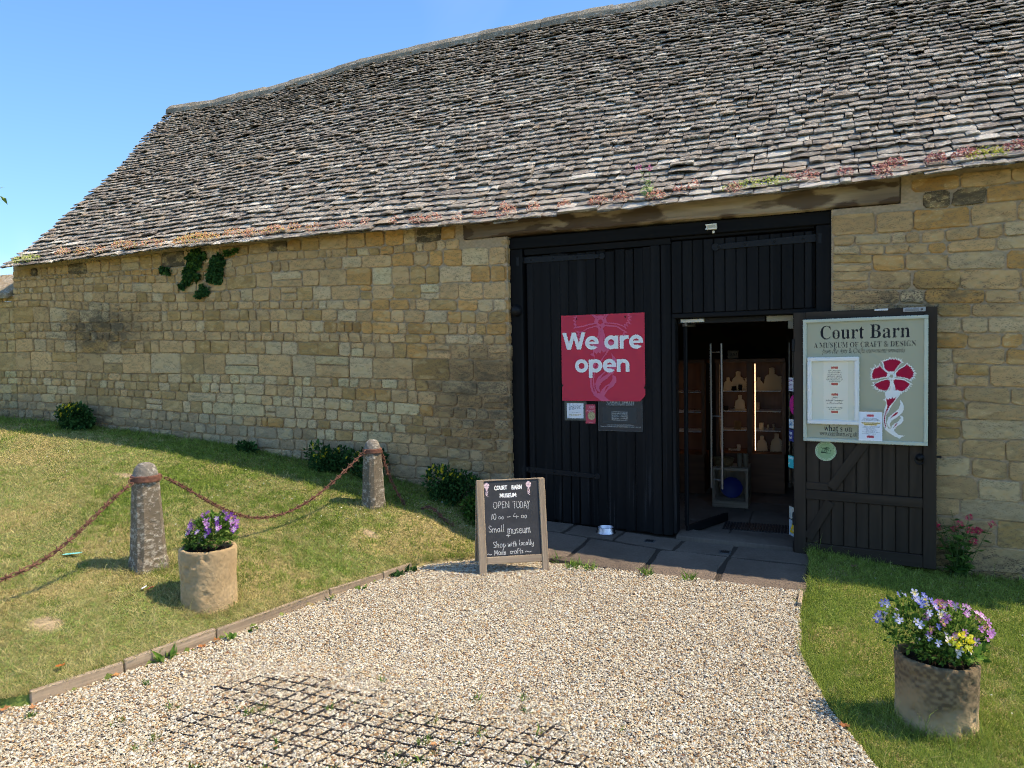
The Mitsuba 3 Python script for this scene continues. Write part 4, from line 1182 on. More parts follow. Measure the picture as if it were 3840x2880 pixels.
GLYPHS = json.loads('''{"rc":[131,[[[13,55,13,79,18,99,28,115,43,130,66,142,86,143,100,139,113,128,119,119,120,105,112,93,103,91,96,97,92,104,92,125,88,130,81,132,62,130,54,123,46,94,50,50,64,26,77,19,100,18,123,28,114,16,102,6,77,-5,64,-5,47,1,35,11,23,25]]]],"rC":[209,[[[16,87,16,117,21,140,36,167,55,188,75,200,102,208,126,208,167,195,183,196,190,203,190,142,174,170,153,189,130,197,107,197,90,191,77,179,66,155,61,128,62,70,68,47,79,28,100,14,140,12,167,22,192,43,196,40,193,36,170,12,150,1,127,-5,102,-5,79,1,56,15,38,33,23,58]]]],"ro":[150,[[[12,65,15,93,26,115,43,133,70,143,90,141,111,129,127,112,137,84,137,54,127,26,109,7,82,-5,63,-4,39,9,26,23,18,36],[64,7,91,9,99,22,102,44,101,103,98,118,91,129,85,132,65,132,54,123,50,109,49,36,55,14]]]],"ru":[167,[[[9,131,10,140,58,139,59,31,61,24,67,18,88,17,99,22,106,30,106,117,101,128,90,131,89,139,139,139,141,23,146,16,156,13,156,6,107,-3,106,15,97,6,96,15,85,5,68,-4,53,-5,40,1,31,10,25,28,24,120,21,127]]]],"rr":[128,[[[12,0,13,7,22,10,27,17,27,122,22,129,14,131,14,138,60,140,61,117,70,128,71,117,91,138,103,143,115,139,125,126,125,112,117,102,108,99,94,114,77,115,67,106,63,95,63,18,68,11,83,7,83,0]]]],"rt":[102,[[[13,124,14,134,38,159,60,186,61,140,89,138,87,123,61,123,62,24,68,19,82,19,94,27,85,12,71,-1,58,-5,47,-4,39,0,28,13,26,123]]]],"rB":[198,[[[11,0,12,8,30,13,37,27,37,176,33,188,26,193,12,196,12,203,114,204,136,200,156,190,166,180,172,169,171,141,155,122,128,110,160,99,179,79,183,65,183,51,180,38,170,23,149,7,123,0],[112,12,125,17,134,28,138,44,138,69,135,81,126,94,117,99,104,102,77,102,79,18,88,12],[102,114,119,120,128,132,131,144,130,171,125,183,119,189,106,193,88,193,80,190,77,179,77,114]]]],"ra":[154,[[[13,22,16,44,30,59,54,73,93,86,93,112,85,128,76,131,54,131,44,127,43,121,50,110,51,99,48,94,38,85,26,89,19,99,19,112,26,124,45,138,65,143,94,141,113,131,123,118,127,101,127,19,130,16,137,19,142,12,130,0,118,-5,101,0,94,14,86,7,84,14,64,0,42,-5,27,1,18,9],[57,17,75,16,84,20,93,29,93,74,84,71,81,74,66,68,57,61,51,51,49,30,51,23]]]],"rn":[170,[[[12,7,22,10,27,17,27,121,23,128,13,132,13,138,61,140,62,123,71,132,72,123,88,137,105,143,117,142,129,135,138,125,143,109,144,17,149,10,157,7,157,0,94,0,95,7,104,10,109,20,109,105,106,116,100,120,78,119,62,105,62,19,67,10,75,7,75,0,13,-1]]]],"rA":[195,[[[0,8,12,12,26,33,96,208,169,35,179,16,193,8,194,0,107,0,107,8,123,11,131,20,117,58,42,58,31,32,29,20,31,15,39,10,52,8,52,0,1,-1],[78,130,74,139,47,73,111,73,84,139]]]],"rM":[283,[[[10,0,11,8,22,10,33,16,38,33,37,181,31,191,12,196,12,203,78,203,136,66,142,77,146,67,149,71,205,203,271,203,271,196,259,193,251,188,246,174,247,23,255,11,270,8,270,0,181,0,182,8,200,13,207,28,207,172,198,152,197,172,195,169,125,1,55,165,53,168,52,148,43,168,44,23,50,13,70,8,72,0]]]],"rU":[220,[[[11,196,12,204,102,203,102,196,82,190,77,180,78,44,84,27,95,16,110,11,136,11,154,16,169,29,179,59,179,177,172,190,152,196,151,203,207,203,207,196,193,191,185,178,184,59,177,31,161,10,138,-3,108,-7,75,-1,53,15,41,35,37,54,36,180,30,190]]]],"rS":[174,[[[23,0,24,69,31,46,41,28,52,17,63,11,73,8,106,9,123,21,128,32,127,50,116,64,59,94,34,118,26,142,28,167,34,181,51,198,72,208,95,208,124,200,142,200,147,206,147,147,132,176,115,191,100,197,80,198,62,193,53,184,49,169,54,154,61,147,129,112,148,92,156,72,156,47,148,26,128,6,102,-4,76,-5,47,4,29,4]]]],"rE":[197,[[[10,0,12,9,22,9,34,16,38,32,37,178,30,191,12,196,12,203,173,203,173,155,163,175,144,187,124,191,87,191,79,186,78,111,100,111,116,117,124,126,131,143,132,67,125,83,115,93,99,98,78,98,78,22,82,16,93,13,127,14,145,18,171,35,186,60,175,0]]]],"rF":[181,[[[10,196,11,204,172,203,171,152,162,173,146,186,126,191,93,192,81,190,78,186,78,111,100,112,115,118,123,127,131,146,130,64,122,85,114,93,96,99,77,99,79,21,87,12,109,8,110,-1,11,0,12,8,29,13,37,27,37,177,31,189]]]],"rD":[221,[[[11,196,12,204,121,203,153,194,180,174,192,159,202,134,205,87,197,52,188,37,172,20,150,7,121,0,14,0,14,8,30,12,37,26,37,175,30,191],[113,12,127,16,138,23,154,49,160,79,159,133,152,160,144,174,134,184,115,192,87,192,80,188,77,177,78,21,84,13]]]],"rI":[116,[[[10,0,11,8,24,11,35,19,38,32,37,182,30,192,11,196,10,203,104,204,104,196,84,191,78,181,78,25,86,13,105,8,106,0]]]],"rG":[227,[[[16,95,19,131,30,159,40,172,67,196,85,204,110,209,137,206,164,196,182,196,190,204,190,142,174,170,160,184,145,193,131,197,108,197,85,187,74,173,65,148,61,88,67,51,80,25,89,16,105,8,138,7,149,11,155,19,157,63,153,74,149,77,128,81,128,89,218,90,218,81,203,78,196,68,193,11,162,0,134,-5,108,-5,79,2,57,15,37,35,23,59]]]],"rN":[221,[[[12,0,13,8,26,10,34,15,38,28,38,173,20,193,13,196,13,203,66,203,166,81,169,78,170,89,179,78,178,180,171,191,153,196,152,203,209,203,209,196,193,192,185,180,183,-3,54,153,53,142,44,153,44,25,52,12,69,8,70,0]]]],"rR":[211,[[[11,0,12,8,30,13,37,26,37,178,32,189,12,196,12,203,114,204,142,199,165,187,176,176,181,164,181,136,176,124,165,113,138,98,193,17,199,11,210,7,210,0,156,0,94,94,87,94,86,91,84,94,77,94,77,31,82,15,91,10,103,8,103,0],[77,106,113,107,126,113,134,122,139,137,140,152,136,173,126,186,114,191,86,191,78,183]]]],"rT":[189,[[[10,151,10,204,178,203,178,154,169,174,157,185,137,192,114,192,114,26,122,12,141,8,141,0,45,0,46,8,66,13,73,25,74,192,51,192,35,187,19,173]]]],"rO":[235,[[[16,95,20,133,39,169,50,181,71,197,110,209,146,205,181,185,204,159,211,145,218,118,217,79,211,59,197,36,168,9,152,1,129,-5,104,-5,82,1,48,24,25,56],[98,9,132,7,145,12,156,22,164,36,173,78,173,124,167,156,155,180,135,195,105,197,87,190,78,181,69,164,62,133,61,83,66,52,80,23]]]],"rh":[170,[[[12,7,22,10,27,17,27,186,23,193,13,197,12,203,61,204,62,122,71,132,72,122,88,137,105,143,126,138,139,123,144,98,144,17,149,10,157,7,158,0,94,0,95,7,104,10,109,20,109,105,106,116,100,120,78,119,62,105,62,19,67,10,75,7,75,0,13,-1]]]],"rw":[194,[[[-1,131,1,140,56,139,57,131,50,129,47,125,48,116,69,60,75,71,80,59,98,104,92,124,88,129,80,132,80,139,139,139,140,131,132,129,128,125,128,120,145,67,150,78,156,68,176,117,176,126,164,132,164,139,195,139,195,132,185,126,180,116,133,-2,105,84,99,72,94,85,58,-2,11,120,4,129]]]],"rs":[129,[[[21,0,21,41,28,26,39,14,51,8,75,8,88,17,89,32,81,42,44,61,29,75,21,90,21,108,29,125,39,135,49,141,67,143,89,137,104,138,104,105,90,125,77,131,52,130,43,120,44,109,51,101,90,81,105,67,110,55,111,35,101,12,90,1,74,-5,63,-5,40,3,26,3]]]],"rb":[161,[[[8,196,9,204,57,203,58,128,66,135,68,128,85,140,102,143,122,134,138,118,148,90,147,52,134,22,114,3,97,-4,81,-5,67,0,52,11,46,8,41,11,23,-1,23,184,18,193],[98,122,68,122,58,110,58,23,66,10,74,7,94,8,103,14,110,29,113,48,113,90,109,108]]]],"rg":[146,[[[10,-36,15,-22,32,-11,16,4,16,24,29,38,47,49,30,60,17,76,14,102,23,121,35,133,64,143,83,142,98,137,137,136,137,120,117,119,126,99,126,83,118,66,97,49,81,45,52,45,41,34,42,28,47,24,98,22,118,17,126,11,134,2,137,-9,136,-28,129,-40,107,-57,82,-63,62,-64,36,-60,23,-54,14,-44],[87,-51,115,-43,121,-35,120,-23,113,-18,102,-16,39,-16,29,-28,30,-38,43,-48],[80,57,88,63,92,75,91,118,86,128,81,131,60,131,53,126,48,113,49,71,53,62,60,57]]]],"rk":[160,[[[12,7,22,10,27,17,27,187,22,194,14,196,13,203,61,204,62,78,71,87,72,78,110,116,112,127,97,131,97,139,149,139,149,131,137,128,126,122,96,93,150,16,156,10,163,7,164,0,99,0,99,7,108,9,111,15,77,64,72,59,67,64,62,59,62,19,67,10,75,7,75,0,13,-1]]]],"r.":[80,[[[22,8,22,24,29,34,46,36,57,28,59,12,52,-1,35,-4,28,-1]]]],"r'":[68,[[[25,137,20,214,48,214,42,137]]]],"r&":[220,[[[18,46,18,65,24,85,41,103,63,119,45,143,39,158,38,178,44,196,58,209,72,216,106,217,125,207,135,197,140,185,141,164,131,142,117,128,99,115,155,61,158,64,161,61,167,69,182,107,203,107,190,66,173,42,216,0,186,-1,160,24,157,21,154,24,136,10,114,0,93,-4,64,-2,47,4,29,20],[64,24,91,21,114,25,142,42,81,101,71,99,55,87,47,78,42,66,42,49,49,34],[81,132,87,132,105,144,116,157,119,166,119,176,115,185,109,191,98,195,82,195,69,190,60,176,60,165,65,152]]]],"if":[89,[[[-41,-55,-40,-45,-36,-40,-25,-39,-20,-44,-21,-60,-11,-58,-3,-45,5,-18,31,120,30,126,3,126,5,136,34,136,44,176,57,198,69,209,87,217,105,217,113,214,123,200,123,192,118,184,107,182,99,186,100,204,95,209,83,207,76,200,70,186,59,137,94,136,93,127,58,126,56,123,33,12,22,-23,11,-46,1,-59,-15,-68,-33,-66]]]],"ir":[100,[[[-6,0,25,112,24,122,17,126,6,127,6,132,48,141,56,140,43,87,65,120,81,137,89,141,101,139,106,130,102,113,88,107,82,109,75,118,50,86,29,38,19,1]]]],"io":[157,[[[-2,39,1,68,11,90,26,110,49,129,75,140,101,141,120,134,133,121,140,101,140,83,134,61,118,34,90,9,59,-3,31,-2,19,3,7,14],[25,47,28,19,34,10,42,6,54,5,72,12,89,29,104,57,113,87,113,112,109,124,103,130,95,133,81,133,66,126,53,114,42,97,29,66]]]],"im":[246,[[[-6,0,27,112,25,125,8,128,9,134,58,140,44,85,77,122,107,140,127,140,135,131,136,121,130,87,147,109,174,133,195,141,206,141,216,135,218,115,194,27,194,19,202,16,208,19,222,38,227,33,214,14,199,1,189,-3,177,-3,171,1,168,8,170,31,192,108,191,120,182,123,160,111,133,77,116,43,102,0,78,0,109,106,108,120,100,123,79,112,53,84,33,45,18,0]]]],"it":[83,[[[0,8,2,26,29,124,9,126,10,133,34,143,50,159,60,175,67,175,57,137,81,136,80,127,53,125,27,26,27,17,30,14,37,15,55,35,60,30,38,5,26,-2,8,-3]]]],"ih":[180,[[[11,0,53,199,48,212,30,215,31,225,32,228,87,228,64,124,69,125,88,150,106,161,132,163,149,153,154,141,154,120,139,52,137,29,139,21,145,16,168,22,172,13,152,0,130,-3,120,1,110,14,110,48,126,130,121,142,107,144,93,138,81,127,62,97,55,77,39,0]]]],"ie":[128,[[[-2,37,-1,58,6,80,22,106,38,122,63,137,78,141,100,140,112,132,115,112,101,90,71,73,29,64,26,58,26,32,35,16,52,11,65,13,100,36,103,31,87,14,59,-1,27,-2,13,5,5,14],[42,103,29,71,34,71,50,75,75,88,89,108,90,129,84,133,76,133,60,125]]]],"iA":[207,[[[-38,0,-36,6,-18,10,1,25,158,212,165,212,158,19,166,9,183,6,183,0,99,0,100,6,117,8,124,15,128,36,128,70,56,70,25,36,14,17,17,9,35,6,34,0],[66,83,129,82,133,162,128,159]]]],"is":[111,[[[-10,-2,-3,47,2,47,6,24,20,7,41,6,55,21,54,41,25,82,19,95,18,114,25,129,33,136,46,141,66,141,83,135,98,140,93,96,87,96,80,121,68,132,53,133,41,121,44,104,70,69,79,50,80,32,70,11,59,2,46,-3,22,-3,4,3,-4,-2]]]],"iC":[210,[[[11,76,13,101,25,134,51,170,76,191,98,203,125,211,153,212,187,203,196,203,202,210,208,210,196,148,190,148,188,175,176,194,155,202,132,201,106,190,83,172,64,145,51,113,47,91,48,59,55,38,70,19,94,9,123,10,149,20,179,46,184,40,156,13,136,2,112,-4,82,-4,61,1,41,12,25,29,15,50]]]],"ia":[153,[[[-3,21,-2,47,7,77,22,103,41,124,53,133,73,141,95,139,104,129,108,138,130,138,99,19,102,16,109,17,125,35,130,31,109,6,94,-3,78,-1,75,15,81,44,49,6,35,-2,20,-4,8,0,2,6],[25,25,27,18,33,15,47,18,64,33,76,51,86,69,96,97,98,119,90,132,76,133,69,130,53,117,44,104,26,55]]]],"iv":[133,[[[-3,128,-1,134,31,141,38,140,44,112,50,28,85,66,105,98,107,109,94,124,95,136,101,141,109,142,115,140,121,131,121,113,107,83,84,52,34,-4,27,-3,19,110,10,126]]]],"in":[163,[[[-5,0,28,116,22,126,8,127,9,133,60,140,45,85,65,109,89,130,109,140,121,141,130,138,135,129,134,110,110,27,111,16,117,15,141,40,144,36,130,14,119,3,104,-4,92,-3,85,5,86,26,108,108,107,120,99,123,80,113,59,91,45,71,31,40,19,0]]]],"id":[158,[[[-4,26,-3,47,5,72,21,100,44,125,63,137,77,141,95,141,109,134,123,197,115,203,104,203,105,208,153,217,152,203,104,21,107,14,114,14,137,36,141,31,132,19,113,1,99,-4,90,-3,82,5,86,42,56,6,41,-2,25,-4,9,1,2,8],[24,27,30,15,42,12,56,18,73,36,91,68,102,100,103,122,97,132,92,134,77,132,64,125,49,109,27,62,23,44]]]],"iw":[199,[[[-1,129,-1,134,2,135,34,142,38,140,42,119,45,44,105,140,111,142,124,33,160,76,173,101,174,107,162,124,165,138,170,141,183,139,188,131,189,119,184,101,169,74,107,-4,102,-3,91,97,28,-3,22,-4,18,109,14,122,6,128]]]]}''')


# ------------------------------------------------------------------ lettering and emblems
def serif(text, style, size):
    """serif lettering as a shapely shape: capitals about size tall, from the origin; returns (shape, width)"""
    k = size / 200.0
    x, out = 0.0, []
    for ch in text:
        if ch == " ":
            x += 80
            continue
        st = "r" if ch == "&" or style + ch not in GLYPHS else style
        adv, ps = GLYPHS[st + ch]
        for rings in ps:
            rr = [np.array(r, float).reshape(-1, 2) for r in rings]
            out.append(affinity.translate(sg.Polygon(rr[0], rr[1:]).buffer(0), x, 0))
        x += adv
    return affinity.scale(unary_union(out), k, k, origin=(0, 0)), x * k


def fit(shape, x0, x1, y, width):
    return affinity.translate(affinity.scale(shape, (x1 - x0) / width, 1, origin=(0, 0)), x0, y)


def sans(text, h, x, y, align=0.5, bold=False):
    m = meshkit.text_mesh(text, h, 0.0006, bold)
    v = np.array(m.vertices)
    w = v[:, 0].max()
    v[:, 0] += x - w * align
    v[:, 1] += y
    return v, np.array(m.faces)


def rounded(letter):
    """geometric bold lower-case letters of x-height 1 (and W of height 1.33): (shape, advance)"""
    t = 0.29
    O = sg.Point(0.5, 0.5).buffer(0.53, 24).difference(sg.Point(0.5, 0.5).buffer(0.53 - t, 24))
    if letter == "o":
        return O, 1.09
    if letter == "e":
        cut = sg.Polygon([(0.5, 0.40), (1.3, 0.40), (1.3, 0.10), (0.72, 0.21)])
        bar = sg.box(0.2, 0.40, 0.99, 0.585)
        return O.difference(cut).union(bar.intersection(sg.Point(0.5, 0.5).buffer(0.53, 24))), 1.08
    if letter == "a":
        return O.union(sg.box(0.76, 0.0, 1.05, 1.0)), 1.17
    if letter == "p":
        return affinity.translate(O, 0.05, 0).union(sg.box(0, -0.45, 0.29, 1.0)), 1.15
    if letter == "r":
        arc = sg.Point(0.58, 0.44).buffer(0.58, 24).difference(sg.Point(0.58, 0.44).buffer(0.30, 24)).intersection(sg.box(0.1, 0.60, 0.68, 1.05))
        return sg.box(0, 0, 0.29, 1.0).union(arc), 0.74
    if letter == "n":
        arch = sg.Point(0.5, 0.53).buffer(0.48, 24).difference(sg.Point(0.5, 0.53).buffer(0.2, 24)).intersection(sg.box(0, 0.53, 1, 1.1))
        return unary_union([sg.box(0.0, 0, 0.29, 1.0), sg.box(0.69, 0, 0.98, 0.54), arch]), 1.08
    if letter == "W":
        P = [(0, 1.33), (0.31, 1.33), (0.53, 0.5), (0.77, 1.33), (1.08, 1.33), (1.32, 0.5), (1.54, 1.33), (1.85, 1.33), (1.48, 0), (1.17, 0), (0.925, 0.83), (0.68, 0), (0.37, 0)]
        return sg.Polygon(P), 1.86
    return sg.Point(0, 0).buffer(0.001), 0.42


def word(text, gap=0.0):
    x, out = 0, []
    for ch in text:
        s, a = rounded(ch)
        if ch != " ":
            out.append(affinity.translate(s, x, 0))
        x += a + gap
    s = unary_union(out)
    return s, s.bounds


PETALS = [[(300, 215), (262, 195), (240, 170), (235, 130), (225, 105), (210, 90), (240, 92), (250, 78), (262, 88), (275, 70), (288, 80), (308, 52), (318, 74), (335, 58), (348, 76), (366, 53), (375, 80), (396, 66), (402, 86), (427, 72), (415, 96), (447, 110), (420, 118), (400, 135), (385, 160), (365, 185), (345, 215)],
          [(350, 215), (375, 185), (410, 160), (450, 140), (470, 118), (478, 110), (484, 135), (499, 126), (501, 148), (522, 143), (516, 165), (541, 163), (527, 182), (555, 184), (537, 200), (570, 218), (541, 222), (562, 240), (536, 240), (559, 269), (525, 258), (535, 282), (510, 272), (521, 302), (490, 280), (450, 265), (400, 258), (352, 255)],
          [(345, 262), (400, 268), (450, 275), (495, 305), (532, 325), (502, 330), (522, 346), (491, 345), (502, 366), (476, 360), (481, 387), (460, 375), (471, 402), (445, 388), (441, 411), (425, 395), (426, 427), (409, 404), (396, 404), (380, 385), (368, 396), (350, 385), (345, 340), (330, 300), (325, 275)],
          [(315, 275), (322, 300), (318, 340), (300, 370), (285, 402), (265, 390), (249, 406), (237, 390), (213, 402), (222, 383), (183, 406), (203, 380), (153, 381), (183, 364), (130, 368), (163, 349), (118, 335), (150, 328), (124, 299), (160, 310), (180, 305), (220, 285), (290, 268)],
          [(295, 255), (240, 262), (190, 275), (150, 280), (107, 286), (126, 265), (107, 255), (122, 240), (104, 224), (126, 215), (107, 197), (131, 200), (111, 159), (141, 178), (136, 152), (154, 165), (156, 120), (174, 158), (183, 138), (191, 150), (201, 113), (215, 140), (240, 170), (270, 195), (300, 220)]]
CALYX = [(322, 275), (345, 330), (345, 385), (415, 395), (405, 430), (385, 455), (340, 510), (310, 560), (285, 620), (266, 560), (272, 500), (236, 478), (262, 470), (262, 450), (257, 405), (300, 385), (318, 345), (322, 310)]
CALYX_R = [(268, 460), (290, 478), (303, 463), (318, 474), (330, 448), (340, 468), (372, 450), (355, 480), (330, 510), (300, 545), (277, 600), (282, 540), (272, 485)]
LEAF1 = [(405, 472), (440, 520), (443, 570), (420, 615), (370, 655), (325, 685), (305, 720), (318, 765), (285, 740), (275, 700), (295, 650), (350, 605), (395, 565), (410, 520)]
LEAF1_R = [(308, 665), (340, 625), (366, 604), (390, 598), (372, 625), (335, 645)]
LEAF2 = [(410, 628), (437, 645), (441, 680), (415, 715), (375, 740), (350, 775), (345, 800), (315, 770), (325, 740), (355, 712), (392, 690), (412, 660)]
LEAF2_R = [(343, 755), (360, 720), (385, 703), (370, 730)]
FOOT = [(238, 735), (275, 765), (320, 765), (350, 790), (400, 828), (457, 830), (425, 842), (405, 862), (330, 828), (270, 785)]


def pink_emblem():
    """(white shape, red shape) of the jagged pink on its stem, y up, centred on the flower"""
    P = [sg.Polygon(p).buffer(0) for p in PETALS]
    stem = sg.LineString([(280, 540), (262, 600), (250, 660), (255, 720), (275, 770)]).buffer(16)
    white = unary_union(P + [sg.Polygon(CALYX).buffer(0), stem] + [sg.Polygon(q).buffer(0) for q in (LEAF1, LEAF2, FOOT)] + [sg.Point(322, 243).buffer(33)])
    red = [p.buffer(-7).intersection(affinity.scale(p, 0.86, 0.86)).simplify(1) for p in P]
    red = unary_union(red).difference(sg.Point(322, 243).buffer(48)).difference(sg.Polygon(CALYX).buffer(5))
    red = unary_union([red, sg.Polygon(CALYX_R).buffer(0), sg.LineString([(277, 570), (255, 650), (253, 700), (268, 750)]).buffer(4), sg.Polygon(LEAF1_R), sg.Polygon(LEAF2_R)])
    dots = unary_union([sg.Point(322 + 42 * math.cos(a + d), 243 + 42 * math.sin(a + d)).buffer(5) for a in np.arange(5) * 2 * math.pi / 5 - math.pi / 2 for d in (-0.2, 0.2)])
    hole = sg.Polygon([(322 + 21 * math.cos(a), 243 + 21 * math.sin(a)) for a in np.arange(5) * 2 * math.pi / 5 - math.pi / 2 + 0.6])
    white = white.difference(hole)
    f = lambda s: affinity.scale(affinity.translate(s, -322, -243), 1, -1, origin=(0, 0))
    return f(white), f(red.difference(hole)), f(dots)


EW, ER, ED = pink_emblem()


def on(frame, shape, depth, out):
    """lettering lying on a board: shape (x right, y up) -> world mesh, 'out' metres in front of the board's plane"""
    v, f = poly(shape, depth)
    return xf(frame, np.stack([v[:, 0], -out - v[:, 2], v[:, 1]], 1)), f


def onmesh(frame, vf, out):
    v, f = vf
    return xf(frame, np.stack([v[:, 0], -out - v[:, 2], v[:, 1]], 1)), f


INK, WHITE, CRIMSON = lin("1e1f24"), lin("f2f3f2") * 0.85, lin("a3163a") * 0.95

# the red sign on the fixed leaf
sx0, sx1, sz0, sz1 = -2.045, -1.287, 1.203, 1.973
SGN = frame_xf([sx0, DY - 0.012, sz0], [1, 0, 0], [0, 1, 0], [0, 0, 1])
W_, H_ = sx1 - sx0, sz1 - sz0
sgn = thing("open_sign", "large red square sign reading We are open on the black doors", "sign")
outline = sg.Polygon([(0, 0), (W_ - 0.045, 0), (W_ - 0.01, 0.04), (W_, 0.058), (W_, H_), (0, H_)])
v, f = poly(outline, 0.006)
put("board", (xf(SGN, np.stack([v[:, 0], -v[:, 2], v[:, 1]], 1)), f), "mat_red_board", parent=sgn)
gk = 0.00121
g = lambda s: affinity.translate(affinity.scale(s, gk * 0.97, gk, origin=(0, 0)), 0.366, 0.702)
ghost = g(EW.difference(ER).union(ED)).intersection(outline.buffer(-0.001))
put("flower_print", on(SGN, ghost, 0.0004, 0.0062), "mat_print", parent=sgn, color=lin("c65a7a"))
for text, x0, x1, y, h in (("We are", 0.011, 0.745, 0.462, 0.115), ("open", 0.127, 0.622, 0.258, 0.113)):
    s, bnd = word(text, 0.0)
    s = affinity.translate(affinity.scale(s, (x1 - x0) / (bnd[2] - bnd[0]), h, origin=(0, 0)), x0 - bnd[0] * (x1 - x0) / (bnd[2] - bnd[0]), y)
    put("lettering", on(SGN, s, 0.0008, 0.0068), "mat_print", parent=sgn, color=WHITE)
b = MB()
for x, z in ((0.145, 0.735), (0.59, 0.738), (0.004, 0.142), (W_ - 0.004, 0.118)):
    v, f = lathe([(0, 0.004), (0.007, 0.003), (0.008, 0)], 10)
    b.add(xf(SGN, np.stack([v[:, 0] + x, -0.0062 - v[:, 2], v[:, 1] + z], 1)), f[:, ::-1])
for x in (-0.012, W_ + 0.012):
    b.add(xf(SGN, bbox(x - 0.022, x + 0.022, -0.01, 0.0, 0.13, 0.138, 0.002)[0]), BT_F)
tag(put("fixing", b, "mat_black_iron", parent=sgn), kind="stuff", label="small black screws and clips")

# notices under the sign
NB = lambda x0, z0: frame_xf([x0, DY - 0.006, z0], [1, 0, 0], [0, 1, 0], [0, 0, 1])


def paper(name, label, cat, fr_, w, h, col, lines, film=None, matn="mat_print"):
    k = thing(name, label, cat)
    put("sheet", (xf(fr_, bbox(0, w, -0.001, 0.0005, 0, h, 0.0003)[0]), BT_F), matn, parent=k, color=col)
    for n, (base, c, shape) in enumerate(lines):
        put(base, on(fr_, shape, 0.0003, 0.0012), matn, parent=k, color=c)
    return k


def textbars(rows, w, x0, seed=1):
    """rows of very small print as broken dashes: (y, from, to, height)"""
    r = np.random.default_rng(seed)
    out = []
    for y, a, b_, h in rows:
        x = a
        while x < b_:
            l = r.uniform(0.004, 0.016)
            out.append(sg.box(x, y, min(x + l, b_), y + h))
            x += l + 0.0022
    return unary_union(out)


f1 = NB(-2.005, 1.045)
k1 = thing("paper_notice", "white printed notice in a clear sleeve, left below the red sign", "notice")
put("sleeve", (xf(f1, bbox(-0.022, 0.185, 0.0, 0.002, -0.02, 0.155, 0.0005)[0]), BT_F), "mat_print", parent=k1, color=lin("55564f"))
put("sheet", (xf(f1, bbox(0, 0.155, -0.001, 0.0, 0, 0.137, 0.0003)[0]), BT_F), "mat_print", parent=k1, color=lin("e6e9ee") * 0.85)
put("print", on(f1, textbars([(0.118, 0.02, 0.135, 0.003), (0.104, 0.02, 0.135, 0.003), (0.096, 0.02, 0.125, 0.003), (0.086, 0.02, 0.135, 0.003), (0.078, 0.02, 0.075, 0.003), (0.052, 0.05, 0.125, 0.0025)], 0, 0), 0.0002, 0.0012), "mat_print", parent=k1, color=lin("3a3a44"))
put("yellow_print", on(f1, textbars([(0.033, 0.02, 0.135, 0.004), (0.024, 0.035, 0.115, 0.004)], 0, 0), 0.0002, 0.0012), "mat_print", parent=k1, color=lin("b09a3a"))
f2 = NB(-1.829, 1.0)
k2 = thing("leaflet", "narrow red leaflet with a round target-like emblem beneath the red sign", "leaflet")
put("sheet", (xf(f2, bbox(0, 0.09, -0.002, 0.001, 0, 0.172, 0.0004)[0]), BT_F), "mat_print", parent=k2, color=lin("b04a58"))
rings = unary_union([sg.Point(0.055, 0.07).buffer(r).difference(sg.Point(0.055, 0.07).buffer(r - 0.0045)) for r in (0.034, 0.025, 0.016, 0.008)])
put("disc_print", on(f2, sg.Point(0.055, 0.07).buffer(0.037).intersection(sg.box(0.003, 0.02, 0.088, 0.15)), 0.0002, 0.0021), "mat_print", parent=k2, color=lin("6d6848"))
put("ring_print", on(f2, rings.intersection(sg.box(0.003, 0.02, 0.088, 0.15)), 0.0002, 0.0024), "mat_print", parent=k2, color=lin("c9b98f"))
put("print", on(f2, textbars([(0.148, 0.03, 0.08, 0.004), (0.138, 0.03, 0.08, 0.003), (0.118, 0.008, 0.082, 0.003), (0.11, 0.008, 0.07, 0.003), (0.01, 0.03, 0.065, 0.003)], 0, 0), 0.0002, 0.0021), "mat_print", parent=k2, color=lin("e8cfd0") * 0.8)
f3 = NB(-1.712, 0.937)
k3 = thing("opening_hours_panel", "clear-edged black opening hours panel, lower right under the red sign", "notice")
put("panel", (xf(f3, bbox(0, 0.397, -0.003, 0.001, 0, 0.28, 0.0015)[0]), BT_F), "mat_black_plastic", parent=k3)
put("edge", on(f3, sg.box(0, 0, 0.397, 0.28).buffer(-0.001).difference(sg.box(0, 0, 0.397, 0.28).buffer(-0.0045)), 0.0005, 0.0031), "mat_print", parent=k3, color=lin("5a5c5c"))
put("sleeve", (xf(f3, bbox(0.04, 0.345, -0.0045, -0.0032, 0.07, 0.212, 0.0004)[0]), BT_F), "mat_print", parent=k3, color=lin("3f4040"))
put("card", on(f3, sg.box(0.125, 0.098, 0.262, 0.172).difference(sg.box(0.1275, 0.1005, 0.2595, 0.1695)), 0.0003, 0.0046), "mat_print", parent=k3, color=lin("b9b9b6"))
s, w = serif("Court Barn", "r", 0.036)
put("lettering", on(f3, fit(s, 0.075, 0.325, 0.248, w).intersection(sg.box(0, 0, 1, 0.278)), 0.0003, 0.0031), "mat_print", parent=k3, color=lin("aab0b0"))
s, w = serif("A MUSEUM OF CRAFT & DESIGN", "r", 0.015)
put("lettering", on(f3, fit(s, 0.075, 0.325, 0.229, w), 0.0003, 0.0031), "mat_print", parent=k3, color=lin("aab0b0"))
bm = MB()
for tx, y, h in (("OPENING TIMES", 0.150, 0.011), ("Tuesday - Sunday", 0.130, 0.011), ("10 00am - 4 00pm", 0.109, 0.011)):
    bm.add(*onmesh(f3, sans(tx, h, 0.194, y), 0.0046))
for tx, y in (("Closed on Mondays except Bank Holidays", 0.052), ("Closed on 24th December, re-opens second Tuesday in January", 0.036)):
    bm.add(*onmesh(f3, sans(tx, 0.0085, 0.2, y), 0.0031))
put("small_print", (np.vstack(bm.v), np.vstack(bm.f)), "mat_print", parent=k3, color=lin("c4c4c0"))

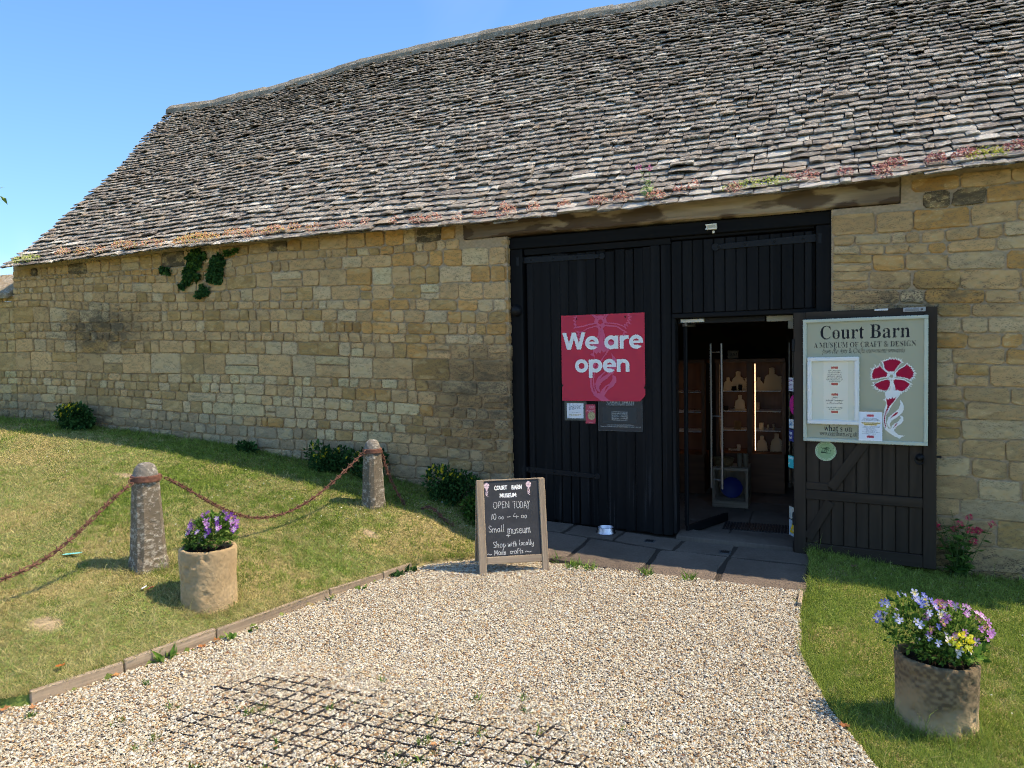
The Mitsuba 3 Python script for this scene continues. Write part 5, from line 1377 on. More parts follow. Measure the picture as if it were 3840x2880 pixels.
# the museum board on the open leaf
BRD = LEAF @ frame_xf([0.078, -0.005, 0.912], [1, 0, 0], [0, 1, 0], [0, 0, 1])
BW, BH = 0.842, 0.945
mb_ = thing("museum_board", "sage green museum sign with a red and white flower emblem", "sign")
put("panel", (xf(BRD, bbox(0.022, BW - 0.022, -0.030, -0.004, 0.022, BH - 0.022, 0.001)[0]), BT_F), "mat_sage", parent=mb_)
for bx_ in ((0, BW, -0.046, 0.0, 0.0, 0.026), (0, BW, -0.046, 0.0, BH - 0.026, BH)):
    put("frame_bar", (xf(BRD, bbox(*bx_, 0.004)[0]), BT_F), "mat_sage_frame", parent=mb_)
for bx_ in ((0, 0.026, -0.046, 0.0, 0.0262, BH - 0.0262), (BW - 0.026, BW, -0.046, 0.0, 0.0262, BH - 0.0262)):
    put("frame_bar", (xf(BRD, bbox(*bx_, 0.004)[0]), BT_F), "mat_sage_frame", parent=mb_)
to = lambda u, z: (u - 0.078, z - 0.912)
for text, st, u0, u1, z, cap in (("Court Barn", "r", 0.196, 0.81, 1.702, 0.098), ("A MUSEUM OF CRAFT & DESIGN", "r", 0.155, 0.846, 1.636, 0.038), ("from the Arts & Crafts movement onwards", "i", 0.217, 0.775, 1.592, 0.036),
                                 ("what's on", "r", 0.228, 0.425, 0.995, 0.046), ("www.courtbarn.org.uk", "r", 0.197, 0.458, 0.960, 0.034)):
    s, w = serif(text, st, cap)
    a, zz = to(u0, z)
    put("lettering", on(BRD, fit(s, a, to(u1, z)[0], zz, w), 0.0006, 0.0301), "mat_print", parent=mb_, color=INK)
a, zz = to(0.687, 1.418)
e = lambda s: affinity.translate(affinity.scale(s, 0.00066, 0.000745, origin=(0, 0)), a, zz)
em = put("flower_emblem", on(BRD, e(EW), 0.0006, 0.0301), "mat_print", parent=mb_, color=WHITE)
put("petal_print", on(BRD, e(ER), 0.0006, 0.0309), "mat_print", parent=em, color=CRIMSON)
put("stamen_print", on(BRD, e(ED), 0.0006, 0.0317), "mat_print", parent=em, color=WHITE)

# glazed notice case on the board
CASE = LEAF @ frame_xf([0.112, -0.036, 1.05], [1, 0, 0], [0, 1, 0], [0, 0, 1])
CW, CH = 0.362, 0.514
nc = thing("notice_case", "white framed lockable notice case fixed on the museum sign", "notice case")
put("paper", (xf(CASE, bbox(0.02, CW - 0.02, -0.012, -0.002, 0.02, CH - 0.02, 0.001)[0]), BT_F), "mat_print", parent=nc, color=lin("e6e6dc") * 0.82)
put("sheet", (xf(CASE, bbox(0.115, 0.285, -0.0132, -0.0122, 0.035, CH - 0.03, 0.0003)[0]), BT_F), "mat_print", parent=nc, color=lin("eceae2") * 0.85)
for bx_ in ((0, CW, -0.036, 0.0, 0.0, 0.031), (0, CW, -0.036, 0.0, CH - 0.031, CH), (0, 0.031, -0.0358, 0.0, 0.0312, CH - 0.0312), (CW - 0.031, CW, -0.0358, 0.0, 0.0312, CH - 0.0312)):
    put("frame_bar", (xf(CASE, bbox(*bx_, 0.004)[0]), BT_F), "mat_white_metal", parent=nc)
v, f = lathe([(0, 0.004), (0.006, 0.003), (0.007, 0)], 12)
put("lock", (xf(CASE, np.stack([v[:, 0] + 0.012, -0.036 - v[:, 2], v[:, 1] + 0.262], 1)), f[:, ::-1]), "mat_steel", parent=nc)
bm, bt = MB(), MB()
cx = 0.192
for y in (0.425, 0.300, 0.220, 0.086):
    bm.add(*on(CASE, sg.box(cx - 0.024, y, cx + 0.024, y + 0.017), 0.0003, 0.0134))
for n, tx in enumerate(("A small independent", "museum dedicated to", "telling the story of the", "craftspeople, designers", "and artists working in the", "north Cotswolds from 1902", "to the present day")):
    bt.add(*onmesh(CASE, sans(tx, 0.0068, cx, 0.407 - 0.0138 * n, bold=True), 0.0134))
for tx, y, h in (("OPEN", 0.199, 0.0105), ("TUESDAY TO SUNDAY", 0.178, 0.0085), ("10.00am to 4.00pm", 0.158, 0.0088), ("Also open on bank holidays", 0.125, 0.0065), ("10.00am to 4.00pm", 0.111, 0.0065)):
    bt.add(*onmesh(CASE, sans(tx, h, cx, y, bold=True), 0.0134))
put("red_label", (np.vstack(bm.v), np.vstack(bm.f)), "mat_print", parent=nc, color=lin("a83a48"))
put("lettering", (np.vstack(bt.v), np.vstack(bt.f)), "mat_print", parent=nc, color=lin("34343a"))
put("glazing", (lambda V: (xf(CASE, V), np.array([[0, 1, 2], [0, 2, 3]])))(np.array([[0.028, -0.03, 0.028], [CW - 0.028, -0.03, 0.028], [CW - 0.028, -0.03, CH - 0.028], [0.028, -0.03, CH - 0.028]])), "mat_glass", parent=nc)

PPR = LEAF @ frame_xf([0.471, -0.052, 0.935], [1, 0, 0], [0, 1, 0], [0, 0, 1])
pn = thing("paper_notice", "white paper notice with yellow highlighted lines at the museum sign's bottom edge", "notice")
put("sheet", (xf(PPR, bbox(0, 0.157, -0.001, 0.0005, 0, 0.216, 0.0003)[0]), BT_F), "mat_print", parent=pn, color=lin("eef2fb") * 0.9)
put("backing", (xf(PPR, bbox(0.002, 0.158, 0.0006, 0.006, 0.19, 0.229, 0.001)[0]), BT_F), "mat_print", parent=pn, color=lin("a99e82"))
b2 = unary_union([sg.box(0.055, 0.18, 0.102, 0.197), sg.box(0.055, 0.022, 0.102, 0.039)])
put("red_label", on(PPR, b2, 0.0003, 0.0012), "mat_print", parent=pn, color=lin("b0404c"))
put("highlight", on(PPR, sg.box(0.018, 0.128, 0.145, 0.1375).union(sg.box(0.035, 0.116, 0.125, 0.126)), 0.0003, 0.0012), "mat_print", parent=pn, color=lin("d9b63c"))
put("print", on(PPR, textbars([(0.168, 0.03, 0.125, 0.0028), (0.16, 0.03, 0.13, 0.0028), (0.152, 0.02, 0.14, 0.0028), (0.131, 0.02, 0.143, 0.004), (0.119, 0.04, 0.12, 0.004), (0.106, 0.02, 0.14, 0.0025), (0.098, 0.02, 0.14, 0.0025), (0.09, 0.05, 0.11, 0.0025), (0.08, 0.04, 0.12, 0.0025), (0.072, 0.05, 0.11, 0.0025), (0.064, 0.02, 0.14, 0.0025), (0.05, 0.02, 0.115, 0.0025)], 0, 0, 4), 0.0002, 0.0016), "mat_print", parent=pn, color=lin("444a5c"))

STK = LEAF @ frame_xf([0.232, 0.0165, 0.832], [1, 0, 0], [0, 1, 0], [0, 0, 1])
gs_ = thing("round_sticker", "round pale green sticker with a tree drawing below the museum sign", "sticker")
put("disc", on(STK, sg.Point(0, 0).buffer(0.0765, 32), 0.001, 0.0), "mat_print", parent=gs_, color=lin("9fbd8f") * 0.8)
put("rim", on(STK, sg.Point(0, 0).buffer(0.0765, 32).difference(sg.Point(0, 0).buffer(0.073, 32)), 0.0004, 0.0011), "mat_print", parent=gs_, color=lin("d4dfc4") * 0.8)
bm = MB()
for n, ch in enumerate("CAMPAIGN TO PROTECT RURAL ENGLAND  "):
    if ch != " ":
        a = math.radians(215 - n * 7.6)
        v, f = sans(ch, 0.0085, 0, 0)
        c_, s_ = math.cos(a - math.pi / 2), math.sin(a - math.pi / 2)
        V = np.stack([v[:, 0] * c_ - v[:, 1] * s_ + 0.060 * math.cos(a), v[:, 0] * s_ + v[:, 1] * c_ + 0.060 * math.sin(a), v[:, 2]], 1)
        bm.add(*onmesh(STK, (V, f), 0.0011))
for n, ch in enumerate("GLOUCESTERSHIRE"):
    a = math.radians(222 + n * 7.2)
    v, f = sans(ch, 0.008, 0, 0)
    c_, s_ = math.cos(a + math.pi / 2), math.sin(a + math.pi / 2)
    V = np.stack([v[:, 0] * c_ - v[:, 1] * s_ + 0.068 * math.cos(a), v[:, 0] * s_ + v[:, 1] * c_ + 0.068 * math.sin(a), v[:, 2]], 1)
    bm.add(*onmesh(STK, (V, f), 0.0011))
put("lettering", (np.vstack(bm.v), np.vstack(bm.f)), "mat_print", parent=gs_, color=lin("e2ead4") * 0.85)
r_ = np.random.default_rng(3)
tree = [sg.box(0.006, -0.012, 0.011, 0.012), sg.box(-0.034, -0.016, 0.036, -0.012), sg.box(-0.034, -0.012, 0.0, -0.006), sg.box(-0.034, -0.002, -0.002, 0.002)]
tree += [sg.Point(r_.normal(0.008, 0.014), r_.normal(0.02, 0.006)).buffer(r_.uniform(0.002, 0.005)) for _ in range(26)]
put("tree_print", on(STK, unary_union(tree), 0.0003, 0.0011), "mat_print", parent=gs_, color=lin("2f4630"))

# sandwich board on the gravel
BL, BR = np.array([-2.165, -1.413]), np.array([-1.775, -1.175])
e1 = (BR - BL) / np.linalg.norm(BR - BL)
WB = np.linalg.norm(BR - BL) + 0.06
nrm = np.array([e1[1], -e1[0]])
org = np.array([*(BL - e1 * 0.03), 0.012])
LEAN = 0.125
upv = np.array([*(-nrm * LEAN), 0.69])
upv /= np.linalg.norm(upv)
fwd = np.cross(upv, np.array([*e1, 0]))        # into the board
AB = frame_xf(org, [*e1, 0], fwd, upv)
sb = thing("sandwich_board", "small wooden sandwich board with chalk lettering standing on the gravel", "sandwich board")
AH = 0.70


def abwood(base, p, q, w, t, parent, up=(0, 1, 0)):
    v, f, l = beam(p, q, w, t, up=up, b=0.004)
    return put(base, (xf(AB, v + rng.normal(0, 0.0006, v.shape)), f), "mat_weathered_timber", parent=parent, uv=wooduv(l))


abwood("front_leg", [0.028, 0.011, 0], [0.028, 0.011, AH], 0.056, 0.022, sb)
abwood("front_leg", [WB - 0.024, 0.011, 0], [WB - 0.024, 0.011, AH - 0.006], 0.048, 0.022, sb)
abwood("rail", [0.057, 0.012, 0.113], [WB - 0.049, 0.012, 0.113], 0.052, 0.02, sb)
abwood("top_rail", [0.057, 0.016, AH - 0.006], [WB - 0.049, 0.016, AH - 0.006], 0.010, 0.024, sb)
pnl = put("chalk_panel", (xf(AB, bbox(0.0565, WB - 0.0487, 0.010, 0.018, 0.1395, AH - 0.0115, 0.001)[0]), BT_F), "mat_chalkboard", parent=sb)
Minv = np.linalg.inv(AB)
for s_, n_ in ((0.028, "a"), (WB - 0.026, "b")):
    topw = xf(AB, [[s_, 0.026, AH - 0.004]])[0]
    foot = np.array([*(org[:2] + e1 * s_ - nrm * 0.33), 0.012])
    pA, pB = xf(Minv, [foot])[0], xf(Minv, [topw])[0]
    pA = pA + np.array([0, 0.012, 0])
    abwood("back_leg", pA, pB + np.array([0, 0.012, 0]), 0.052, 0.022, sb)
    if n_ == "a":
        A0, B0 = pA, pB + np.array([0, 0.012, 0])
pt = lambda t: A0 + (B0 - A0) * t
abwood("back_rail", pt(0.2) + np.array([0.027, 0, 0]), pt(0.2) + np.array([WB - 0.08, 0, 0]), 0.05, 0.02, sb)
v = np.array([pt(0.24) + [0.027, 0.004, 0], pt(0.24) + [WB - 0.08, 0.004, 0], pt(0.97) + [WB - 0.08, 0.004, 0], pt(0.97) + [0.027, 0.004, 0]])
d_ = np.array([0, 0.006, 0])
put("back_panel", (xf(AB, np.vstack([v, v + d_])), np.array([[0, 2, 1], [0, 3, 2], [4, 5, 6], [4, 6, 7], [0, 1, 5], [0, 5, 4], [1, 2, 6], [1, 6, 5], [2, 3, 7], [2, 7, 6], [3, 0, 4], [3, 4, 7]])), "mat_chalkboard", parent=sb)
for s_ in (0.004, WB - 0.003):
    a = np.array([s_, 0.01, 0.43])
    bpt = pt(0.62)
    bpt = np.array([s_, bpt[1], bpt[2]])
    t = np.linspace(0, 1, 8)[:, None]
    c = a + (bpt - a) * t + np.array([0, 0, -0.03]) * (4 * t * (1 - t))
    put("string", (lambda u: (xf(AB, u[0]), u[1]))(tube(c, 0.0016, 5)), "mat_rust", parent=sb)

STROKES = {"C": (.8, [[(.75, .85), (.45, 1), (.1, .75), (.08, .3), (.4, 0), (.75, .12)]]), "O": (.9, [[(.45, 1), (.1, .8), (.05, .35), (.4, 0), (.78, .25), (.82, .7), (.45, 1)]]), "U": (.8, [[(.06, 1), (.08, .25), (.4, 0), (.7, .22), (.74, 1)]]),
           "R": (.75, [[(.08, 0), (.08, 1), (.5, .98), (.62, .75), (.45, .52), (.1, .48)], [(.35, .48), (.68, 0)]]), "T": (.8, [[(.02, .97), (.78, 1)], [(.4, .98), (.38, 0)]]), "B": (.75, [[(.08, 0), (.08, 1), (.5, .95), (.56, .72), (.1, .53), (.6, .45), (.66, .15), (.4, 0), (.08, 0)]]),
           "A": (.8, [[(.04, 0), (.4, 1), (.76, 0)], [(.16, .35), (.66, .35)]]), "N": (.85, [[(.08, 0), (.08, 1), (.72, 0), (.74, 1)]]), "M": (.95, [[(.06, 0), (.12, 1), (.46, .3), (.8, 1), (.88, 0)]]), "S": (.7, [[(.62, .85), (.35, 1), (.1, .8), (.3, .55), (.6, .35), (.5, .06), (.08, .1)]]),
           "E": (.65, [[(.6, 1), (.08, 1), (.08, 0), (.62, 0)], [(.08, .52), (.5, .53)]]), "P": (.7, [[(.1, 0), (.08, 1), (.5, .98), (.62, .75), (.45, .5), (.1, .46)]]), "D": (.85, [[(.1, 0), (.08, 1), (.5, .92), (.78, .5), (.5, .06), (.1, 0)]]), "Y": (.75, [[(.04, 1), (.34, .5)], [(.74, 1), (.34, .5), (.2, -.25)]]),
           "1": (.35, [[(.22, 1), (.12, 0)]]), "0": (.75, [[(.38, 1), (.08, .6), (.12, .15), (.4, 0), (.68, .4), (.6, .85), (.38, 1)]]), "4": (.8, [[(.3, 1), (.04, .35), (.78, .38)], [(.52, .62), (.5, -.02)]]), "-": (.6, [[(.04, .45), (.56, .47)]]),
           "s": (.5, [[(.42, .5), (.2, .58), (.1, .42), (.36, .22), (.3, .02), (.06, .06)]]), "m": (.95, [[(.06, 0), (.08, .58)], [(.08, .4), (.28, .58), (.42, .45), (.42, 0)], [(.43, .4), (.66, .58), (.8, .4), (.84, 0)]]), "a": (.65, [[(.52, .5), (.25, .58), (.06, .28), (.25, 0), (.5, .2), (.54, .55), (.56, .05)]]),
           "l": (.3, [[(.12, 1.05), (.1, .1), (.22, 0)]]), "u": (.65, [[(.06, .56), (.08, .12), (.3, 0), (.52, .2), (.54, .56), (.56, 0)]]), "e": (.6, [[(.06, .3), (.5, .33), (.4, .56), (.15, .5), (.06, .22), (.25, 0), (.52, .1)]]), "h": (.65, [[(.08, 1), (.08, 0)], [(.08, .35), (.3, .56), (.5, .4), (.52, 0)]]),
           "o": (.6, [[(.3, .58), (.06, .35), (.2, .02), (.5, .15), (.52, .48), (.3, .58)]]), "p": (.65, [[(.06, .55), (.08, -.4)], [(.08, .4), (.3, .58), (.54, .35), (.35, .02), (.08, .1)]]), "w": (.85, [[(.02, .56), (.2, 0), (.4, .45), (.58, 0), (.8, .58)]]), "i": (.25, [[(.1, .55), (.12, 0)], [(.12, .75), (.14, .78)]]),
           "t": (.5, [[(.24, .95), (.22, .1), (.4, 0)], [(.02, .6), (.46, .62)]]), "c": (.55, [[(.46, .5), (.2, .56), (.06, .25), (.22, 0), (.5, .08)]]), "y": (.6, [[(.06, .56), (.12, .15), (.35, .08), (.5, .5)], [(.52, .56), (.46, -.3), (.2, -.42), (.06, -.25)]]), "d": (.65, [[(.5, .5), (.22, .56), (.06, .26), (.25, 0), (.5, .2)], [(.54, 1), (.52, 0)]]),
           "r": (.45, [[(.08, .56), (.08, 0)], [(.08, .35), (.24, .55), (.42, .52)]]), "f": (.5, [[(.46, .92), (.26, 1), (.18, .8), (.16, -.05)], [(.02, .52), (.42, .54)]]), "+": (.7, [[(.35, .85), (.35, .1)], [(.02, .48), (.68, .5)]]), "~": (.8, [[(.02, .3), (.2, .5), (.5, .25), (.78, .42)]]), " ": (.45, [])}


def chalk(text, h, wd, w, bold=False, seed=0):
    """hand-drawn lettering: capitals h tall, fitted to width wd"""
    r = np.random.default_rng(seed + len(text))
    x, ls = 0.0, []
    for ch in text:
        a, st = STROKES[ch]
        dy = r.normal(0, 0.02)
        for s in st:
            p = np.array(s) + r.normal(0, 0.012, (len(s), 2)) + [x, dy]
            if len(p) > 2:
                t = np.arange(len(p))
                tt = np.linspace(0, len(p) - 1, 5 * len(p))
                from scipy.interpolate import PchipInterpolator
                p2 = np.c_[PchipInterpolator(t, p[:, 0])(tt), PchipInterpolator(t, p[:, 1])(tt)]
                p = p if bold and ch in "EMNTA" else p2
            ls.append(p)
        x += a + 0.12
    x -= 0.12
    return unary_union([sg.LineString(p * [wd / x, h]).buffer(w / 2, 3) for p in ls])


def ab_xy(cx, cy):      # position measured on the board's face
    xl = 105 + 17 * (cy - 55) / 850
    return (cx - xl) * 0.000815, (905 - cy) / 848 * AH


for text, x0, x1, y0, y1, wd, bold in (("COURT", 273, 390, 150, 117, 0.0062, True), ("BARN", 432, 525, 150, 117, 0.0062, True), ("MUSEUM", 322, 472, 219, 188, 0.0066, True), ("OPEN", 258, 408, 315, 260, 0.0028, False), ("TODAY", 440, 597, 322, 262, 0.0028, False),
                                       ("10", 240, 285, 415, 362, 0.0030, False), ("oo", 305, 353, 412, 372, 0.0028, False), ("-", 385, 417, 418, 370, 0.0034, False), ("4", 440, 490, 412, 366, 0.0028, False), ("oo", 512, 568, 412, 366, 0.0028, False),
                                       ("Small", 212, 355, 522, 466, 0.0031, False), ("museum", 385, 597, 545, 470, 0.0031, False), ("+", 370, 408, 578, 540, 0.0031, False), ("Shop", 250, 366, 660, 606, 0.0031, False), ("with", 385, 470, 655, 610, 0.0031, False),
                                       ("locally", 490, 622, 650, 606, 0.0031, False), ("~", 197, 235, 728, 692, 0.0032, False), ("Made", 260, 368, 722, 681, 0.0031, False), ("crafts", 403, 525, 720, 678, 0.0031, False), ("~", 543, 600, 722, 686, 0.0032, False)):
    a, zz = ab_xy(x0, y0)
    a2, z2 = ab_xy(x1, y1)
    a2 = ab_xy(x1, y0)[0]
    s = chalk(text, z2 - zz, a2 - a, wd, bold)
    put("chalk_lettering", on(AB, affinity.translate(s, a, zz), 0.0006, -0.0101), "mat_print", parent=pnl, color=lin("f4f4f0") * (0.9 if bold else 0.72))
for cx in (200, 587):
    a, zz = ab_xy(cx, 112)
    e = lambda s: affinity.translate(affinity.scale(s, 0.000088 * 1.05, 0.00013, origin=(0, 0)), a, zz)
    put("chalk_flower", on(AB, e(EW), 0.0004, -0.0101), "mat_print", parent=pnl, color=lin("e6ccd2") * 0.9)
    put("chalk_flower", on(AB, e(ER.intersection(sg.box(-300, -160, 300, 300))), 0.0004, -0.0106), "mat_print", parent=pnl, color=lin("d8808e") * 0.9)
    put("chalk_flower", on(AB, e(EW.buffer(-14)).intersection(sg.box(a - 1, zz - 1, a + 1, zz - 0.02)), 0.0004, -0.0106), "mat_print", parent=pnl, color=lin("c2475c") * 0.85)
# ------------------------------------------------------------------ bollards and spiked chains
def bollard(x, y, z, h, k, turn, label):
    t = thing("bollard", label, "bollard", "stone bollards along the lawn")
    R = rot_z(turn)
    place = lambda v: np.asarray(v) * k @ R.T + np.array([x, y, z])
    # square tapering shaft with chamfered corners, battered foot
    rings = []
    for zz, a, c in ((-0.08, 0.112, 0.022), (0.012, 0.110, 0.022), (0.075, 0.103, 0.030), (0.11, 0.096, 0.032), (0.30, 0.088, 0.032), (0.50, 0.079, 0.030), (0.63, 0.073, 0.030)):
        o = []
        for sx, sy in ((1, 1), (-1, 1), (-1, -1), (1, -1)):
            p1, p2 = np.array([sx * a, sy * (a - c)]), np.array([sx * (a - c), sy * a])
            o += [p1, p2] if sx * sy > 0 else [p2, p1]
        o = np.array(o)
        n = len(o)
        dense = np.array([o[i_] * (1 - f_) + o[(i_ + 1) % n] * f_ for i_ in range(n) for f_ in (0, 0.34, 0.67)])
        rings.append(np.c_[dense + rng.normal(0, 0.0012, dense.shape), np.full(len(dense), zz)])
    V = np.array(rings)
    m_, n = V.shape[:2]
    i, j = np.meshgrid(np.arange(m_ - 1), np.arange(n), indexing="ij")
    q = np.stack([i * n + j, i * n + (j + 1) % n, (i + 1) * n + (j + 1) % n, (i + 1) * n + j], -1).reshape(-1, 4)
    put("shaft", (place(V.reshape(-1, 3)), q), "mat_lichen_stone", parent=t, color=np.array([0.15, 0.125, 0.09]))
    v, f = lathe([(0.0, 0.742), (0.03, 0.738), (0.052, 0.724), (0.067, 0.70), (0.075, 0.672), (0.078, 0.655), (0.084, 0.648), (0.086, 0.63), (0.078, 0.622), (0.072, 0.60)], 28)
    v = v + 0.006 * (meshkit.noise(v * 40 + 7, 3)[:, None] - 0.5)
    put("domed_cap", (place(v), f[:, ::-1]), "mat_lichen_stone", parent=t, smooth=True, color=np.array([0.17, 0.155, 0.13]))
    v, f = lathe([(0.080, 0.612), (0.092, 0.612), (0.094, 0.618), (0.094, 0.650), (0.092, 0.655), (0.080, 0.655)], 28)
    v = v + 0.003 * (meshkit.noise(v * 60 + 2, 3)[:, None] - 0.5)
    put("iron_band", (place(v), f), "mat_rust", parent=t)
    for a in (math.radians(262) - turn, math.radians(82) - turn):
        c = np.array([math.cos(a) * 0.10, math.sin(a) * 0.10, 0.628])
        aa = np.linspace(0, 2 * np.pi, 13)
        put("eye_ring", (lambda u: (place(u[0]), u[1]))(tube(np.stack([c[0] + 0.018 * np.cos(aa) * math.cos(a), c[1] + 0.018 * np.cos(aa) * math.sin(a), c[2] + 0.018 * np.sin(aa)], 1), 0.005, 6)), "mat_rust", parent=t)
    return t


bollard(-4.145, -2.565, 0.195, 0.74, 1.0, math.radians(-18), "nearer weathered stone bollard behind the planter, orange lichen on its side")
bollard(-3.51, -0.79, 0.245, 0.66, 0.895, math.radians(-18), "farther stone bollard close to the barn wall, at the shadow's edge")
bollard(-4.72, -4.40, 0.10, 0.74, 1.0, math.radians(-18), "stone bollard outside the left edge of the photo")


def link_mesh():
    a = np.arange(13) / 12 * 2 * np.pi
    p = np.stack([0.020 * np.cos(a) + 0.0075 * np.sign(np.cos(a)), 0.0115 * np.sin(a), 0 * a], 1)
    return tube(p, 0.0042, 5, caps=False)


def spike_mesh():
    b = MB()
    for k in range(4):
        a = k * np.pi / 2 + 0.4
        d = np.array([0.25 * (-1) ** k, math.cos(a), math.sin(a)])
        d /= np.linalg.norm(d)
        b.add(*tube([d * 0.002, d * 0.033], [0.0065, 0.0008], 5))
    return np.vstack(b.v), np.vstack(b.f)


LINK = mikit.ply(link_mesh(), "mat_rust")
SPIKE = mikit.ply(spike_mesh(), "mat_rust")


def chain(pts, label):
    t = thing("spiked_chain", label, "chain", "rusty spiked chains between the bollards")
    pts = np.array(pts, float)
    L = np.concatenate([[0], np.cumsum(np.linalg.norm(np.diff(pts, axis=0), axis=1))])
    n = int(L[-1] / 0.036)
    for k in range(n):
        s = (k + 0.5) / n * L[-1]
        p = np.array([np.interp(s, L, pts[:, c]) for c in range(3)])
        p2 = np.array([np.interp(s + 0.01, L, pts[:, c]) for c in range(3)])
        p1 = np.array([np.interp(s - 0.01, L, pts[:, c]) for c in range(3)])
        x = (p2 - p1) / np.linalg.norm(p2 - p1)
        z = np.array([0, 0, 1.0]) - x * x[2]
        z /= np.linalg.norm(z)
        yv = np.cross(z, x)
        a = (0.5 if k % 2 else -0.7) + rng.normal(0, 0.2)
        fy, fz = yv * math.cos(a) + z * math.sin(a), z * math.cos(a) - yv * math.sin(a)
        put("link", LINK, None, parent=t, to_world=frame_xf(p, x, fy, fz))
        if k % 2:
            put("spike", SPIKE, None, parent=t, to_world=frame_xf(p, x * (0.9 + 0.2 * rng.uniform()), fy, fz))


from scipy.interpolate import CubicSpline


def curve(P, n=90):
    P = np.array(P, float)
    t = np.concatenate([[0], np.cumsum(np.linalg.norm(np.diff(P, axis=0), axis=1))])
    return CubicSpline(t, P)(np.linspace(0, t[-1], n))


chain(curve([(-4.077, -2.46, 0.815), (-3.996, -2.22, 0.635), (-3.872, -1.871, 0.428), (-3.794, -1.63, 0.410), (-3.674, -1.26, 0.541), (-3.545, -0.885, 0.80)]), "rusty spiked chain hanging in a curve between the two bollards")
chain(curve([(-4.14, -2.675, 0.81), (-4.209, -2.913, 0.623), (-4.29, -3.164, 0.43), (-4.38, -3.42, 0.345), (-4.49, -3.75, 0.34), (-4.60, -4.05, 0.48), (-4.70, -4.30, 0.70)]), "rusty spiked chain sagging from the nearer bollard out of the left edge")
gz = lambda x, y: float(land(np.array([x]), np.array([y]))[0])
chain(curve([(-3.475, -0.70, 0.80), (-3.42, -0.66, 0.56), (-3.34, -0.62, 0.37), (-3.22, -0.60, 0.25), (-3.08, -0.60, gz(-3.08, -0.6) + 0.035), (-2.95, -0.62, gz(-2.95, -0.62) + 0.028), (-2.80, -0.66, gz(-2.8, -0.66) + 0.025)]),
      "rusty spiked chain falling from the farther bollard onto the grass")


# ------------------------------------------------------------------ stone planters
def planter(x, y, z, r0, r1, h, tilt, stain, label):
    t = thing("planter", label, "planter", None)
    prof = [(r0 * 0.97, -0.08), (r0, 0.0), (r0 * 1.0, h * 0.15), (r0 * 0.985, h * 0.4), (r1 * 0.99, h * 0.7), (r1, h * 0.9), (r1 * 1.0, h - 0.012), (r1 - 0.006, h - 0.003), (r1 - 0.014, h), (r1 - 0.026, h - 0.002), (r1 - 0.032, h - 0.012), (r1 - 0.034, h - 0.06)]
    prof = np.array(prof)
    # more rings up the wall so that chips and hollows have shape
    s = np.interp(np.linspace(0, 5, 34), np.arange(6), np.arange(6))
    wall = np.stack([np.interp(s, np.arange(6), prof[:6, 0]), np.interp(s, np.arange(6), prof[:6, 1])], 1)
    v, f = lathe(np.vstack([wall, prof[6:]]), 96)
    rad = np.hypot(v[:, 0], v[:, 1])
    ang = np.arctan2(v[:, 1], v[:, 0])
    d = 0.008 * (meshkit.fbm(np.stack([v[:, 0] * 14, v[:, 1] * 14, v[:, 2] * 14], -1) + x, 3, 5) - 0.5)
    r = np.random.default_rng(int(abs(x) * 100))
    for _ in range(24):
        a0, z0, w = r.uniform(-2.3, -0.6), r.uniform(0.05, h), r.uniform(0.008, 0.018)
        d -= r.uniform(0.006, 0.015) * np.exp(-((np.angle(np.exp(1j * (ang - a0))) * rad) ** 2 + ((v[:, 2] - z0) * r.uniform(0.6, 1.4)) ** 2) / w ** 2)
    v[:, :2] *= (1 + d / rad)[:, None]
    v[:, 2] += np.where(v[:, 2] > h * 0.8, 0.010 * (meshkit.noise(np.stack([v[:, 0] * 18, v[:, 1] * 18, 0 * rad], -1), 2) - 0.5), 0)
    v[:, 2] += tilt[0] * v[:, 0] * np.clip(v[:, 2] / h, 0, 1) + tilt[1] * v[:, 1] * np.clip(v[:, 2] / h, 0, 1)
    uv = np.stack([np.full(len(v), stain), v[:, 2] / h], 1)
    put("pot", (v + [x, y, z], f), "mat_planter", parent=t, smooth=True, uv=uv)
    a = np.linspace(0, 2 * np.pi, 25)[:-1]
    rr = np.array([0.0, 0.4, 0.75, 1.0]) * (r1 - 0.03)
    P = np.array([[q * math.cos(b), q * math.sin(b), h - 0.03 + 0.012 * rng.normal()] for q in rr for b in a])
    P[:, 2] += tilt[0] * P[:, 0] + tilt[1] * P[:, 1]
    i, j = np.meshgrid(np.arange(3), np.arange(24), indexing="ij")
    q = np.stack([i * 24 + j, i * 24 + (j + 1) % 24, (i + 1) * 24 + (j + 1) % 24, (i + 1) * 24 + j], -1).reshape(-1, 4)
    put("soil", (P + [x, y, z], q), "mat_earth", parent=t)


planter(-3.468, -2.70, 0.11, 0.166, 0.170, 0.345, (0.0, -0.02), 0.12, "buff stone cylinder planter by the timber edging on the left lawn")
planter(0.515, -2.575, -0.05, 0.158, 0.160, 0.342, (-0.03, -0.02), 0.85, "dark stained stone cylinder planter on the right lawn")


